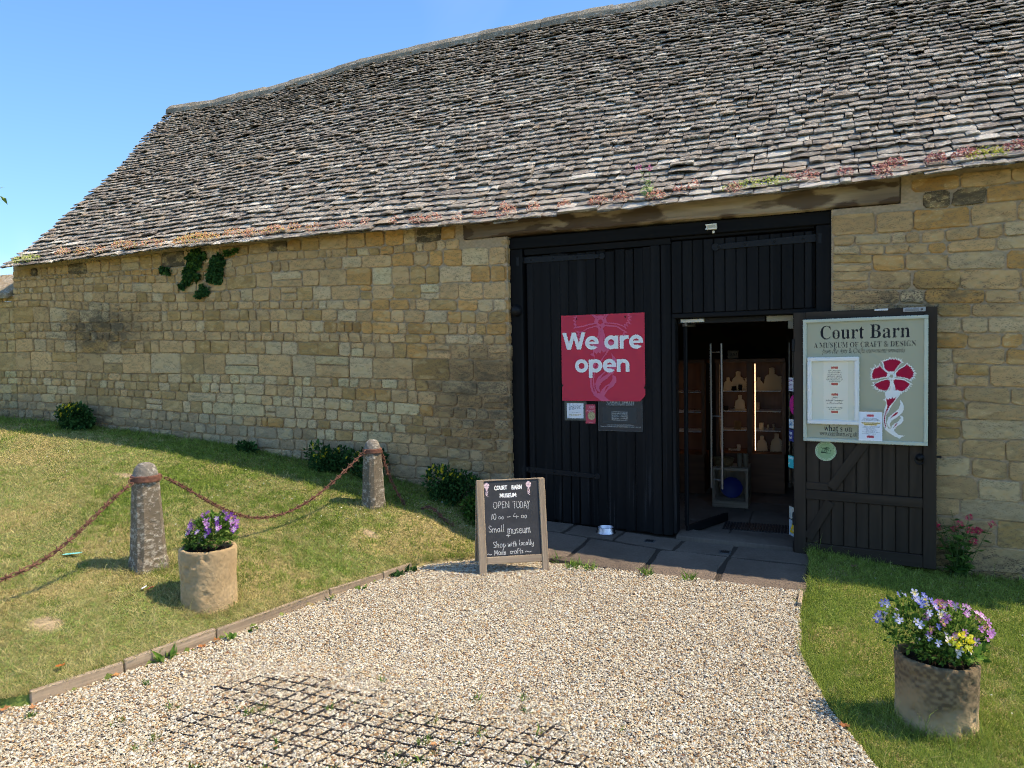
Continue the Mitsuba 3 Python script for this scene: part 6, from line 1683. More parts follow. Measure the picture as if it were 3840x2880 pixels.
# ------------------------------------------------------------------ plants: many small leaves
def leaf_cloud(P, D, size, aspect=0.5, bend=0.25, cols=None, jit=0.25):
    """leaves at P (n,3), pointing along D: two quads each, folded at the middle"""
    n = len(P)
    D = D / (np.linalg.norm(D, axis=1, keepdims=True) + 1e-9)
    s = np.cross(D, rng.normal(size=(n, 3)))
    s /= np.linalg.norm(s, axis=1, keepdims=True) + 1e-9
    u = np.cross(s, D)
    L = size * rng.lognormal(0, jit, n)
    w = L * aspect * 0.5
    a = lambda t, k, h: P + D * (L * t)[:, None] + s * (w * k)[:, None] + u * (L * h)[:, None]
    V = np.stack([a(0, 0, 0), a(0.45, -1, bend * 0.5), a(0.5, 0, bend * 0.15), a(0.45, 1, bend * 0.5), a(1, 0, -bend * 0.5)], 1)
    F = np.array([[0, 1, 2], [0, 2, 3], [1, 4, 2], [2, 4, 3]])
    FF = (F[None] + (np.arange(n) * 5)[:, None, None]).reshape(-1, 3)
    c = cols[rng.integers(0, len(cols), n)] * rng.uniform(0.75, 1.3, (n, 1))
    return V.reshape(-1, 3), FF, np.repeat(c, 5, 0).clip(0, 0.9)


GREEN = np.array([lin("4d6a2c"), lin("3c5a25"), lin("5d7a35"), lin("2f4a22")])
DKGREEN = np.array([lin("2f4d26"), lin("284527"), lin("3d5e32"), lin("4a6b3a")])
LTGREEN = np.array([lin("7c9a45"), lin("688a3a"), lin("94ad5a"), lin("4f7030")])


def blob(n, c, r, shell=0.45):
    """points through an ellipsoid, thicker near its skin"""
    d = rng.normal(size=(n, 3))
    d /= np.linalg.norm(d, axis=1, keepdims=True)
    q = rng.uniform(shell ** 3, 1, n) ** (1 / 3)
    return np.array(c) + d * q[:, None] * np.array(r), d


def five_petals(r=0.017, cup=0.25):
    """small pansy: two upper, two side, one broad lower petal; centre at origin, facing +z; (V, F, ring 0 = base / 1 = edge)"""
    V, F, E = [(0, 0, 0)], [], [0]
    for a, w, l in ((60, 0.42, 1.0), (120, 0.42, 1.0), (185, 0.40, 0.85), (-5, 0.40, 0.85), (270, 0.62, 1.0)):
        a = math.radians(a)
        base = len(V)
        for da, rr in ((-w, 0.62), (-w * 0.62, 0.98), (0, 1.06), (w * 0.62, 0.98), (w, 0.62)):
            V.append((r * l * rr * math.cos(a + da), r * l * rr * math.sin(a + da), r * cup * rr * (1 if a < 3 else 0.8)))
            E.append(1)
        for k in range(4):
            F.append((0, base + k, base + k + 1))
    return np.array(V), np.array(F), np.array(E)


PV, PF, PE = five_petals()
_fl = {}


def flower(parent, p, d, size, edge, heart, name="flower"):
    d = np.asarray(d, float)
    d /= np.linalg.norm(d)
    kk = (tuple(np.round(edge, 3)), tuple(np.round(heart, 3)))
    if kk not in _fl:
        col = np.where(PE[:, None] == 1, np.array(edge), np.array(heart))
        _fl[kk] = mikit.ply((PV, PF), "mat_petal", color=col)
    x = np.cross([0.1, 0.2, 1.0], d)
    x /= np.linalg.norm(x)
    yv = np.cross(d, x)
    put(name, _fl[kk], None, parent=parent, to_world=frame_xf(p, x * size, yv * size, d * size))


def pansies(label, c, r, n, edges, hearts, leaves, name="pansy_plant", group=None, trail=None):
    t = thing(name, label, "flowers", group)
    b = MB()
    P, d = blob(leaves, c, r, 0.2)
    keep = P[:, 2] > c[2] - r[2] * 0.55
    P, d = P[keep], d[keep]
    V, F, C = leaf_cloud(P, d + rng.normal(0, 0.6, d.shape) + [0, 0, 0.4], 0.022, 0.55, 0.3, np.vstack([LTGREEN, GREEN, GREEN]))
    b.add(V, F, col=C)
    heads = []
    while len(heads) < n:
        d1 = rng.normal(size=3)
        d1 /= np.linalg.norm(d1)
        d1[2] = abs(d1[2]) * 0.9 + 0.0
        p = np.array(c) + d1 * np.array(r) * rng.uniform(0.95, 1.2) + [0, 0, 0.012]
        if p[2] < c[2] - 0.1 * r[2]:
            continue
        heads.append((p, d1))
    for p, d1 in heads:
        b.add(*tube([np.array(c) + (p - np.array(c)) * 0.55, p - d1 * 0.004], 0.0011, 4, caps=False), col=LTGREEN[0])
    k = put("foliage", b, "mat_leaf", parent=t)
    tag(k, kind="stuff", label="small green leaves and stems")
    for p, d1 in heads:
        f_ = d1 * 0.6 + np.array([0.1, -0.75, 0.35]) + rng.normal(0, 0.3, 3)
        m_ = rng.integers(0, len(edges))
        flower(t, p, f_, rng.uniform(0.8, 1.25), edges[m_], hearts[m_])
    return t


LILAC, VIOLET, PURPLE, PINKP, WHITEP, BLUE, PALEB, YEL = lin("cf9ed6"), lin("6a35a8"), lin("8a2f9e"), lin("dcb0dc"), lin("f2eef0") * 0.9, lin("5a5cc8"), lin("a9b4e6"), lin("e8d94a")
pansies("lilac and purple pansies filling the left planter", (-3.42, -2.70, 0.545), (0.145, 0.125, 0.115), 70, [LILAC, LILAC * [0.8, 0.65, 0.9], VIOLET, PINKP, VIOLET, PURPLE], [WHITEP, lin("8f4aa0"), lin("8f4aa0"), PURPLE, WHITEP, YEL], 1900)
pansies("white-flowered trailing plant at the left side of the left planter", (-3.53, -2.72, 0.485), (0.06, 0.09, 0.07), 12, [WHITEP, WHITEP, PINKP], [WHITEP, YEL, WHITEP], 420, "trailing_plant")
pansies("blue and pale blue pansies on the left half of the right planter", (0.43, -2.56, 0.395), (0.12, 0.12, 0.13), 42, [BLUE, BLUE * 0.8, PALEB, PALEB], [WHITEP, PALEB, WHITEP, YEL], 900)
pansies("mauve and pink pansies on the right half of the right planter", (0.58, -2.55, 0.375), (0.13, 0.12, 0.13), 46, [lin("c07ac0"), LILAC, lin("9a3f8e"), LILAC], [WHITEP, lin("a85aa8"), YEL, lin("8a3a80")], 1000)
pansies("low white-flowered plant at the front rim of the right planter", (0.53, -2.655, 0.335), (0.10, 0.05, 0.06), 12, [WHITEP, WHITEP, PALEB], [YEL, WHITEP, WHITEP], 500, "trailing_plant")
t = thing("primrose_plant", "plant with a bright yellow flower cluster on the right planter's front", "flowers")
P, d = blob(90, (0.595, -2.68, 0.40), (0.034, 0.026, 0.028), 0.4)
V, F, C = leaf_cloud(P, d + rng.normal(0, 0.4, d.shape), 0.022, 0.7, 0.2, np.array([lin("e6dc3c"), lin("d8d63a"), lin("efe86a")]))
put("flower_cluster", (V, F), "mat_petal", parent=t, color=C)
P, d = blob(60, (0.60, -2.66, 0.355), (0.06, 0.05, 0.02), 0.2)
V, F, C = leaf_cloud(P, d + [0, 0, 0.6], 0.035, 0.7, 0.2, LTGREEN)
put("foliage", (V, F), "mat_leaf", parent=t, color=C)


def shrub(label, c, r, n, cols, size, flowers=0, fcol=None, name="yellow_corydalis", group=None, fsize=0.5):
    z0 = gz(c[0], min(c[1], -0.05))
    t = thing(name, label, "plant", group)
    Ps, Ds = [], []
    m_ = 9
    for k in range(m_):
        cc = np.array([c[0] + rng.normal(0, 0.42) * r[0], c[1] + rng.normal(0, 0.3) * r[1], z0 + r[2] * rng.uniform(0.25, 0.75)])
        P, d = blob(n // m_, cc, np.array(r) * rng.uniform(0.35, 0.6) * [1, 1, 0.7], 0.3)
        Ps.append(P)
        Ds.append(d)
    P, d = np.vstack(Ps), np.vstack(Ds)
    P[:, 2] = np.maximum(P[:, 2], z0 + 0.01)
    P[:, 1] = np.minimum(P[:, 1], -0.02)
    V, F, C = leaf_cloud(P, d + rng.normal(0, 0.5, d.shape) + [0, -0.15, 0.15], size, 0.6, 0.25, cols)
    put("foliage", (V, F), "mat_leaf", parent=t, color=C)
    b = MB()
    for k in range(14):
        a = P[rng.integers(0, len(P))]
        b.add(*tube([[c[0] + rng.normal(0, 0.05), c[1], z0], (a + np.array([c[0], c[1], z0])) / 2 + [0, 0, 0.04], a], [0.003, 0.0022, 0.001], 4, caps=False), col=cols[0] * 0.8)
    put("stem", b, "mat_leaf", parent=t)
    if flowers:
        top = np.argsort(-(P[:, 2] - 0.6 * P[:, 1]) + rng.normal(0, 0.07, len(P)))[:flowers]
        for q in top:
            flower(t, P[q] + np.array([0, -0.012, 0.012]), [rng.normal(0, 0.3), -1, 0.5], fsize * rng.uniform(0.8, 1.2), fcol, fcol)
    return t


YF = lin("d8c02e")
shrub("dark bushy plant with yellow flowers at the far left foot of the wall", (-8.12, -0.22), (0.33, 0.18, 0.30), 2600, DKGREEN, 0.042, 40, YF, fsize=1.0)
shrub("small dark plant at the wall foot, second from the left", (-5.50, -0.14), (0.12, 0.08, 0.13), 500, DKGREEN, 0.032)
shrub("yellow-flowered plant at the wall foot just left of the farther bollard", (-4.42, -0.18), (0.24, 0.14, 0.25), 1700, DKGREEN, 0.036, 34, YF, fsize=0.8)
shrub("yellow-flowered plant at the wall foot hidden by the farther bollard", (-3.98, -0.18), (0.20, 0.15, 0.28), 1100, DKGREEN, 0.036, 12, YF, fsize=0.65)
shrub("bushy yellow-flowered plant at the wall foot right of the farther bollard", (-3.05, -0.22), (0.25, 0.16, 0.33), 2200, DKGREEN, 0.036, 36, YF, fsize=0.8)
shrub("low green plant between the wall plants and the sandwich board", (-2.72, -0.30), (0.14, 0.14, 0.28), 700, GREEN, 0.04, name="leafy_plant")


def valerian(label, c, z0, h, n, seed, name="red_valerian", pink=None):
    r = np.random.default_rng(seed)
    t = thing(name, label, "plant")
    st, lf_, fl = MB(), MB(), []
    for k in range(n):
        a = r.uniform(0, 2 * np.pi)
        lean = r.uniform(0.1, 0.55)
        hh = h * r.uniform(0.6, 1.1)
        tip = np.array([c[0] + math.cos(a) * lean * hh * 0.9, min(c[1] + math.sin(a) * lean * hh * 0.6, -0.03), z0 + hh])
        b0 = np.array([c[0] + r.normal(0, 0.03), c[1] + r.normal(0, 0.02), z0])
        mid = (b0 + tip) / 2 + [0, 0, 0.06 * h]
        tt = np.linspace(0, 1, 7)[:, None]
        p = b0 * (1 - tt) ** 2 + 2 * mid * tt * (1 - tt) + tip * tt ** 2
        st.add(*tube(p, np.linspace(0.004, 0.0018, 7) * (h / 0.5), 5, caps=False), col=lin("56703f"))
        for q in range(1, 6):
            for s in (0, 1):
                a2 = r.uniform(0, 2 * np.pi)
                d = np.array([[math.cos(a2), math.sin(a2) - 0.3, r.uniform(-0.1, 0.5)]])
                V, F, C = leaf_cloud(p[q:q + 1], d, 0.085 * (h / 0.5) * (1 - 0.09 * q), 0.34, 0.3, GREEN)
                V[:, 1] = np.minimum(V[:, 1], -0.012)
                lf_.add(V, F, col=C)
        fl.append(tip)
    put("stem", st, "mat_leaf", parent=t)
    put("leaf", lf_, "mat_leaf", parent=t)
    for tip in fl[:pink]:
        P, d = blob(70, tip, (0.026 * h / 0.5, 0.024 * h / 0.5, 0.02 * h / 0.5), 0.3)
        V, F, C = leaf_cloud(P, d, 0.011 * max(h / 0.5, 0.8), 0.6, 0.2, np.array([lin("c8305e"), lin("d84a74"), lin("a82850")]) if h > 0.3 else np.array([lin("d884ac"), lin("c86a98")]))
        put("flower_head", (V, F), "mat_petal", parent=t, color=C)
    return t


valerian("red valerian with pink flower heads between the open door leaf and right wall", (1.02, -0.10), -0.055, 0.44, 26, 5, pink=11)
P = roof_pt(np.array([-1.21]), np.array([0.13]), 0.03)[0]
R0 = rng.bit_generator.state


def roof_valerian():
    t = thing("red_valerian", "small pink-flowered valerian growing on the roof's edge above the doorway", "plant")
    st = MB()
    lv = MB()
    tips = []
    for k, (dx, dz) in enumerate(((-0.07, 0.27), (0.02, 0.26), (-0.02, 0.15), (0.05, 0.13), (0.0, 0.1))):
        b0 = P + [rng.normal(0, 0.015), 0, -0.01]
        tip = P + np.array([dx, 0.06 * dz - 0.02, dz])
        tt = np.linspace(0, 1, 6)[:, None]
        p = b0 * (1 - tt) + tip * tt + np.array([0.015, -0.015, 0]) * np.sin(tt * np.pi)
        st.add(*tube(p, 0.0022, 5, caps=False), col=lin("8a9a68"))
        for q in range(1, 5):
            V, F, C = leaf_cloud(np.repeat(p[q:q + 1], 2, 0), rng.normal(size=(2, 3)) * [1, 0.6, 0.3] + [0, -0.2, 0.2], 0.05 if q < 4 else 0.025, 0.35, 0.3, np.array([lin("9db07c"), lin("7f9a5c"), lin("b2c090")]))
            lv.add(V, F, col=C)
        tips.append(tip)
    put("stem", st, "mat_leaf", parent=t)
    put("leaf", lv, "mat_leaf", parent=t)
    for tip in tips[:2]:
        Q, d = blob(60, tip, (0.022, 0.02, 0.022), 0.3)
        V, F, C = leaf_cloud(Q, d, 0.012, 0.6, 0.2, np.array([lin("cf7aa8"), lin("b85a90"), lin("dd98bc")]))
        put("flower_head", (V, F), "mat_petal", parent=t, color=C)


roof_valerian()


# ivy on the wall under the eaves
def ivy(label, spots, n, cols):
    t = thing("ivy", label, "ivy", None)
    P = []
    for x, z, rx, rz, k in spots:
        a = rng.uniform(0, 2 * np.pi, int(1.7 * n * k))
        q = np.sqrt(rng.uniform(0, 1, int(1.7 * n * k)))
        P.append(np.stack([x + rx * q * np.cos(a), -0.012 - rng.uniform(0, 0.05, len(a)) * (1 - 0.6 * q), z + rz * q * np.sin(a)], 1))
    P = np.vstack(P)
    D = np.stack([rng.normal(0, 0.6, len(P)), rng.normal(-0.45, 0.25, len(P)), rng.normal(-0.7, 0.4, len(P))], 1)
    V, F, C = leaf_cloud(P, D, 0.036, 0.85, 0.12, cols)
    V[:, 1] = np.minimum(V[:, 1], -0.010)
    put("leaf", (V, F), "mat_leaf", parent=t, color=C)
    b = MB()
    for x, z, rx, rz, k in spots:
        b.add(*tube([[x + rng.normal(0, 0.02), -0.012, z - rz], [x + rng.normal(0, 0.02), -0.02, z], [x + rng.normal(0, 0.03), -0.012, z + rz]], 0.003, 4), col=lin("5a4a35"))
    put("stem", b, "mat_leaf", parent=t)


ivy("S-shaped ivy clump hanging on the wall under the eaves, left of its pair", [(-6.27, 2.80, 0.15, 0.08, 1.0), (-6.30, 2.72, 0.10, 0.08, 0.8), (-6.38, 2.62, 0.085, 0.10, 0.9), (-6.40, 2.55, 0.06, 0.07, 0.5), (-6.27, 2.575, 0.05, 0.035, 0.25)], 210, np.vstack([DKGREEN, GREEN]))
ivy("dark upright ivy clump on the wall under the eaves, right of its pair", [(-5.96, 2.72, 0.10, 0.075, 1.0), (-5.99, 2.62, 0.10, 0.08, 1.0), (-6.03, 2.555, 0.09, 0.06, 0.8), (-5.95, 2.53, 0.05, 0.05, 0.3)], 210, DKGREEN)
ivy("small ivy tuft on the wall below the two ivy clumps", [(-6.17, 2.405, 0.065, 0.055, 0.5), (-6.255, 2.375, 0.04, 0.045, 0.25), (-6.19, 2.46, 0.03, 0.03, 0.1)], 200, DKGREEN)
ivy("tiny ivy sprig left of the lower ivy tuft", [(-6.49, 2.475, 0.04, 0.03, 0.2)], 170, DKGREEN)
ivy("small ivy sprig on the wall, farthest left", [(-6.77, 2.685, 0.06, 0.04, 0.22), (-6.70, 2.66, 0.03, 0.05, 0.12)], 200, DKGREEN)
ivy("bright green sprig under the eaves right of the ivy clumps", [(-5.82, 2.80, 0.06, 0.03, 0.2), (-5.70, 2.82, 0.05, 0.025, 0.12)], 170, GREEN)


# stonecrop along the eaves
def stonecrop(x, s, wx, ws, col, n, label, group):
    t = thing("stonecrop", label, "stonecrop", group)
    k = int(n * 0.6)
    a, q = rng.uniform(0, 2 * np.pi, k), np.sqrt(rng.uniform(0, 1, k))
    X_, S_ = x + wx * q * np.cos(a), s + ws * q * np.sin(a)
    hmax = 0.03 + 0.055 * (1 - q ** 2) * rng.uniform(0.5, 1, k)
    base = roof_pt(X_, S_, 0.052 + 0 * X_)
    o = np.array([[1, 0, 0.3], [-0.5, 0.87, 0.3], [-0.5, -0.87, 0.3], [0, 0, 1], [0.1, 0, -0.6]])
    r = rng.uniform(0.0045, 0.009, k)
    V = (o[None] * r[:, None, None]) @ rot_z(0.5).T + base[:, None]
    V[..., 2] += (hmax * rng.uniform(0.2, 1.0, k))[:, None]
    V[..., 1] -= (hmax * 0.4)[:, None]
    F = np.array([[0, 1, 3], [1, 2, 3], [2, 0, 3], [1, 0, 4], [2, 1, 4], [0, 2, 4]])
    FF = (F[None] + (np.arange(k) * 5)[:, None, None]).reshape(-1, 3)
    c = col[rng.integers(0, len(col), k)] * rng.uniform(1.2, 2.1, (k, 1)) * np.array([0.92, 1.0, 0.9]) + 0.04
    put("rosettes", (V.reshape(-1, 3), FF), "mat_leaf", parent=t, color=np.repeat(c, 5, 0).clip(0, 0.9))
    tag(f"{t}__rosettes", kind="stuff")


PINKS = np.array([lin("b57a72"), lin("c99088"), lin("8f5a58"), lin("d0a898"), lin("a4806a")])
TANS = np.array([lin("c49a70"), lin("b58660"), lin("d0ae80"), lin("c08868"), lin("a89a5a")])
OLIVE = np.array([lin("a8a468"), lin("94924e"), lin("c2bc88"), lin("8a9a48")])
WINE = np.array([lin("8a5660"), lin("a87078"), lin("744850"), lin("c8a0a0"), lin("b48a84")])
for x, s, wx, ws, c, n, l in ((-8.92, 0.10, 0.26, 0.07, OLIVE, 420, "olive-yellow stonecrop mat at the left end of the eaves"), (-6.12, 0.10, 0.34, 0.09, TANS, 900, "broad tan stonecrop mat on the eaves above the ivy"), (-0.35, 0.10, 0.26, 0.045, OLIVE, 420, "yellowish stonecrop mat on the eaves above the floodlight"), (1.17, 0.12, 0.13, 0.05, OLIVE * [1.1, 1, .7], 240, "yellow-green stonecrop mat near the right end of the eaves")):
    stonecrop(x, s, wx, ws, c, n, l, None)
ORD = "first second third fourth fifth sixth seventh eighth ninth tenth eleventh twelfth thirteenth fourteenth fifteenth sixteenth seventeenth".split()
for k_, (x, s, wx, n) in enumerate(((-8.3, 0.16, 0.14, 240), (-7.95, 0.13, 0.12, 160), (-7.62, 0.10, 0.12, 170), (-7.35, 0.19, 0.16, 240), (-7.10, 0.10, 0.10, 150), (-6.86, 0.14, 0.12, 160), (-6.62, 0.08, 0.08, 110), (-5.62, 0.14, 0.14, 260), (-5.36, 0.10, 0.12, 220), (-5.08, 0.12, 0.16, 330), (-4.82, 0.13, 0.09, 150), (-4.56, 0.10, 0.10, 150))):
    stonecrop(x, s, wx, 0.06, np.vstack([PINKS, TANS]), n, f"tan-pink stonecrop tuft, {ORD[k_]} from the left of those on the eaves above the wall", "stonecrop tufts on the left eaves")
for k_, (x, s, wx, n) in enumerate(sorted(((-4.2, 0.1, 0.1, 120), (-3.95, 0.12, 0.06, 90), (-3.62, 0.10, 0.06, 70), (-3.34, 0.07, 0.11, 190), (-3.2, 0.10, 0.09, 170), (-2.93, 0.06, 0.06, 80), (-2.72, 0.10, 0.08, 140), (-2.5, 0.17, 0.05, 80), (-2.42, 0.10, 0.07, 120), (-2.2, 0.10, 0.07, 150), (-2.47, 0.03, 0.07, 90), (-1.92, 0.11, 0.06, 110),
                    (-1.62, 0.10, 0.09, 220), (-1.4, 0.11, 0.09, 220), (-1.14, 0.09, 0.09, 190), (-0.95, 0.16, 0.05, 90), (-0.84, 0.20, 0.05, 80)))):
    stonecrop(x, s, wx, 0.045, PINKS, n, f"pinkish stonecrop tuft, {ORD[k_]} from the left of those on the eaves near the oak beam", "pinkish stonecrop tufts over the doorway")
for k_, (x, s, wx, n) in enumerate(sorted(((-0.52, 0.07, 0.06, 170), (0.02, 0.12, 0.09, 220), (0.27, 0.10, 0.06, 150), (0.50, 0.07, 0.07, 170), (0.60, 0.14, 0.09, 240), (0.52, 0.0, 0.06, 120), (0.86, 0.14, 0.075, 300), (1.04, 0.16, 0.085, 330), (1.36, 0.18, 0.10, 300), (-0.1, 0.16, 0.05, 70)))):
    stonecrop(x, s, wx, 0.05, np.vstack([WINE, WINE, PINKS]), n, f"wine-red stonecrop tuft, {ORD[k_]} from the left of those on the right-hand eaves", "wine-red stonecrop tufts on the right eaves")

# ------------------------------------------------------------------ grass
def grass():
    n = 380000
    p = sprinkle(n, poly_out=HARD, x0=-13.5, x1=3.2, y1=0.0, power=1.55)
    x, y = p.T
    q = np.stack([x, y, 0 * x], -1)
    dry = 0.42 * meshkit.fbm(q * 0.9 + 11, 3, 2) + 0.30 * meshkit.fbm(q * 3.1, 3, 6) + 0.28 * meshkit.noise(q * 17, 8)
    clump = meshkit.fbm(q * 24, 2, 31)
    leftn = smoothp(0.2, 2.6, -y) * (x < -1.5)
    dry = dry + 0.10 * leftn - 0.20 * (x > -1) - 0.16 * smoothp(0.9, 0.3, -y)
    bare = np.zeros(n)
    for a, b_, rx, ry in PATCH:
        bare = np.maximum(bare, np.exp(-((x - a) / rx) ** 2 - ((y - b_) / ry) ** 2))
    pdry = np.clip((dry - 0.41) / 0.20, 0.03, 0.93)
    isdry = rng.uniform(size=n) < pdry
    keep = rng.uniform(size=n) > bare * 1.05
    near = np.exp(-(shapely.distance(shapely.points(x, y), HARD) / 0.05) ** 2)
    h = rng.lognormal(math.log(0.020), 0.42, n) * (0.55 + 0.9 * clump) * (1 + 0.9 * near) * (0.85 + 0.5 * meshkit.noise(q * 2.3, 9))
    # longer around the feet of things the mower cannot reach
    for cx, cy, r in ((-4.135, -2.565, 0.13), (-3.51, -0.79, 0.12), (-3.468, -2.70, 0.18), (0.515, -2.565, 0.165)):
        d = np.hypot(x - cx, y - cy)
        h *= 1 + 0.9 * np.exp(-((d - r) / 0.05) ** 2)
        keep &= d > r * 0.93
    h *= 1 + 0.6 * np.exp(-(y / 0.12) ** 2)
    x, y, h, isdry, pdry, clump = x[keep], y[keep], h[keep], isdry[keep], pdry[keep], clump[keep]
    n = len(x)
    z = land(x, y, False) - 0.002
    dist = np.hypot(x, y + 6.04)
    w = np.clip(0.0006 * dist, 0.0018, 0.005) * rng.uniform(0.7, 1.3, n)
    a = rng.uniform(0, 2 * np.pi, n)
    lean = np.where(isdry, rng.uniform(0.5, 2.4, n), rng.uniform(0.1, 1.3, n))
    az = rng.uniform(0, 2 * np.pi, n)
    hh = h / np.sqrt(1 + lean ** 2 * 0.6)
    dx, dy = np.cos(az) * lean * hh, np.sin(az) * lean * hh
    sx, sy = np.cos(a) * w / 2, np.sin(a) * w / 2
    B = np.stack([x, y, z], -1)
    V = np.stack([B + np.stack([-sx, -sy, 0 * z], -1), B + np.stack([sx, sy, 0 * z], -1),
                  B + np.stack([dx * 0.4 + sx * 0.8, dy * 0.4 + sy * 0.8, hh * 0.62], -1), B + np.stack([dx * 0.4 - sx * 0.8, dy * 0.4 - sy * 0.8, hh * 0.62], -1), B + np.stack([dx, dy, hh], -1)], 1)
    F = np.array([[0, 1, 2], [0, 2, 3], [3, 2, 4]])
    FF = (F[None] + (np.arange(n) * 5)[:, None, None]).reshape(-1, 3)
    uv = np.stack([np.clip(0.55 * rng.uniform(0, 1, n) + 1.5 * (clump - 0.5) + 0.22 + 0.22 * (x > -1), 0, 1), np.where(isdry, rng.uniform(0.65, 1.0, n), rng.uniform(0, 0.22, n) + 0.2 * pdry)], -1)
    put("grass", (V.reshape(-1, 3), FF), "mat_blade", uv=np.repeat(uv, 5, 0))
    tag("grass", "short mown grass, green with straw-coloured dry patches", "grass", kind="stuff")


grass()


def daisies():
    b = MB()
    r = np.random.default_rng(12)
    pts = []
    for cx, cy, sx, sy, n in ((-4.6, -1.0, 0.45, 0.16, 24), (-3.9, -1.15, 0.35, 0.15, 22), (-7.2, -1.1, 0.8, 0.2, 12), (-3.25, -0.45, 0.2, 0.15, 16), (-3.0, -1.0, 0.3, 0.15, 14), (-5.8, -1.6, 0.8, 0.3, 14), (-3.4, -1.5, 0.3, 0.2, 8), (0.9, -2.2, 0.5, 0.5, 10), (0.7, -0.6, 0.5, 0.2, 5), (-4.9, -3.2, 0.5, 0.4, 6), (0.75, -3.0, 0.2, 0.15, 5)):
        pts += [(r.normal(cx, sx), r.normal(cy, sy)) for _ in range(n)]
    pts = np.array([p for p in pts if not HARD.contains(sg.Point(p)) and p[1] < -0.1])
    zs = land(pts[:, 0], pts[:, 1], False)
    a = np.arange(7) * 2 * np.pi / 7
    for (x, y), z in zip(pts, zs):
        rr = r.uniform(0.0045, 0.008)
        tl = r.normal(0, 0.3, 2)
        v = np.array([[0, 0, 0.002]] + [[rr * math.cos(t), rr * math.sin(t), rr * (tl[0] * math.cos(t) + tl[1] * math.sin(t))] for t in a]) + [x, y, z + 0.021]
        k = np.arange(7)
        b.add(v, np.stack([k * 0, k + 1, (k + 1) % 7 + 1], 1), col=lin("f4f4ee") * 0.85)
    put("daisies", b, "mat_petal")
    tag("daisies", "tiny white daisies scattered through the lawn", "daisies", kind="stuff")


daisies()


# tufts and weeds, fallen leaves, litter
def weed(label, x, y, r, h, n, cols, name="weed", asp=0.2, size=None, group=None):
    inside = PATH.contains(sg.Point(x, y)) or PAVED.contains(sg.Point(x, y))
    z = float(path_z(np.array([x]), np.array([y]))[0]) if inside else gz(x, y)
    t = thing(name, label, "weed", group)
    a = rng.uniform(0, 2 * np.pi, n)
    q = np.sqrt(rng.uniform(0, 1, n)) * r
    P = np.stack([x + q * np.cos(a), y + q * np.sin(a), np.full(n, z)], 1)
    D = np.stack([np.cos(a) * 0.5 + rng.normal(0, 0.35, n), np.sin(a) * 0.5 + rng.normal(0, 0.35, n), rng.uniform(0.5, 1.3, n)], 1)
    V, F, C = leaf_cloud(P, D, size or h, asp, 0.25, cols, 0.3)
    put("leaf", (V, F), "mat_leaf", parent=t, color=C)


weed("leafy green weed at the edging boards' joint, lower left", -3.20, -3.27, 0.035, 0.06, 30, LTGREEN, asp=0.28)
weed("broad-leaved weed with a yellowing leaf by the edging boards below the planter", -3.075, -2.93, 0.022, 0.035, 10, LTGREEN, asp=0.7)
weed("small three-leaved weed on the gravel right of the yellowing weed", -3.03, -2.80, 0.015, 0.04, 6, GREEN, asp=0.5)
weed("small weed on the gravel edge below the middle edging boards", -2.91, -2.22, 0.02, 0.035, 12, GREEN, asp=0.3)
weed("tiny weed hugging the middle edging boards", -2.86, -1.96, 0.03, 0.03, 16, LTGREEN, asp=0.5)
weed("low dark weed at the end of the edging boards", -2.77, -1.62, 0.045, 0.03, 40, DKGREEN, asp=0.6)
weed("dark weed at the far end of the edging boards", -2.73, -1.50, 0.04, 0.035, 34, DKGREEN, asp=0.6)
for x, y, r, l in ((-1.60, -1.05, 0.05, "grass tuft between gravel and paving, right of the sandwich board"), (-1.47, -1.06, 0.04, "second grass tuft between gravel and paving, further right"), (-1.05, -1.04, 0.03, "small grass tuft at the middle of the paving's front edge"), (-0.75, -1.06, 0.03, "small grass tuft near the third paving joint"),
                   (-1.74, -0.96, 0.02, "few long grass blades beside the sandwich board's right leg")):
    weed(l, x, y, r, 0.05 if r < 0.05 else 0.055, int(1300 * r) + 8, LTGREEN, "grass_tuft", 0.07)
r_ = np.random.default_rng(8)
for k in range(46):
    while True:
        x, y = r_.uniform(-3.3, -0.4), r_.uniform(-4.2, -3.0)
        if PATH.contains(sg.Point(x, y)) and r_.uniform() < 0.25 + math.exp(-((x + 1.45) / 0.35) ** 2 - ((y + 3.55) / 0.25) ** 2) + 0.6 * math.exp(-((x + 2.85) / 0.3) ** 2 - ((y + 3.75) / 0.3) ** 2):
            break
    weed("small grass tuft growing up through the bottom gravel", x, y, r_.uniform(0.012, 0.03), 0.028, int(r_.uniform(10, 34)), np.vstack([GREEN, LTGREEN, [lin("9a8a4a")]]), "grass_tuft", 0.09, group="grass tufts in the gravel")


def dead_leaf(label, x, y, size, col, dz=0.012, cat="fallen leaf", name="fallen_leaf"):
    inside = PATH.contains(sg.Point(x, y)) or PAVED.contains(sg.Point(x, y))
    z = (float(path_z(np.array([x]), np.array([y]))[0]) if inside else gz(x, y)) + dz
    a = rng.uniform(0, 6)
    pts = np.array([(0, -0.5), (0.2, -0.3), (0.42, -0.25), (0.3, 0.0), (0.45, 0.25), (0.15, 0.25), (0, 0.55), (-0.18, 0.25), (-0.42, 0.2), (-0.3, -0.05), (-0.4, -0.3), (-0.15, -0.3)]) * size
    pts = pts @ rot_z(a)[:2, :2].T
    V = np.c_[pts, 0.25 * size * rng.uniform(0, 1, 12) + 6 * pts[:, 0] ** 2]
    V = np.vstack([[0, 0, 0.002], V]) + [x, y, z]
    k = np.arange(12)
    tag(put(name, (V, np.stack([k * 0, k + 1, (k + 1) % 12 + 1], 1)), "mat_leaf", color=col), label, cat)


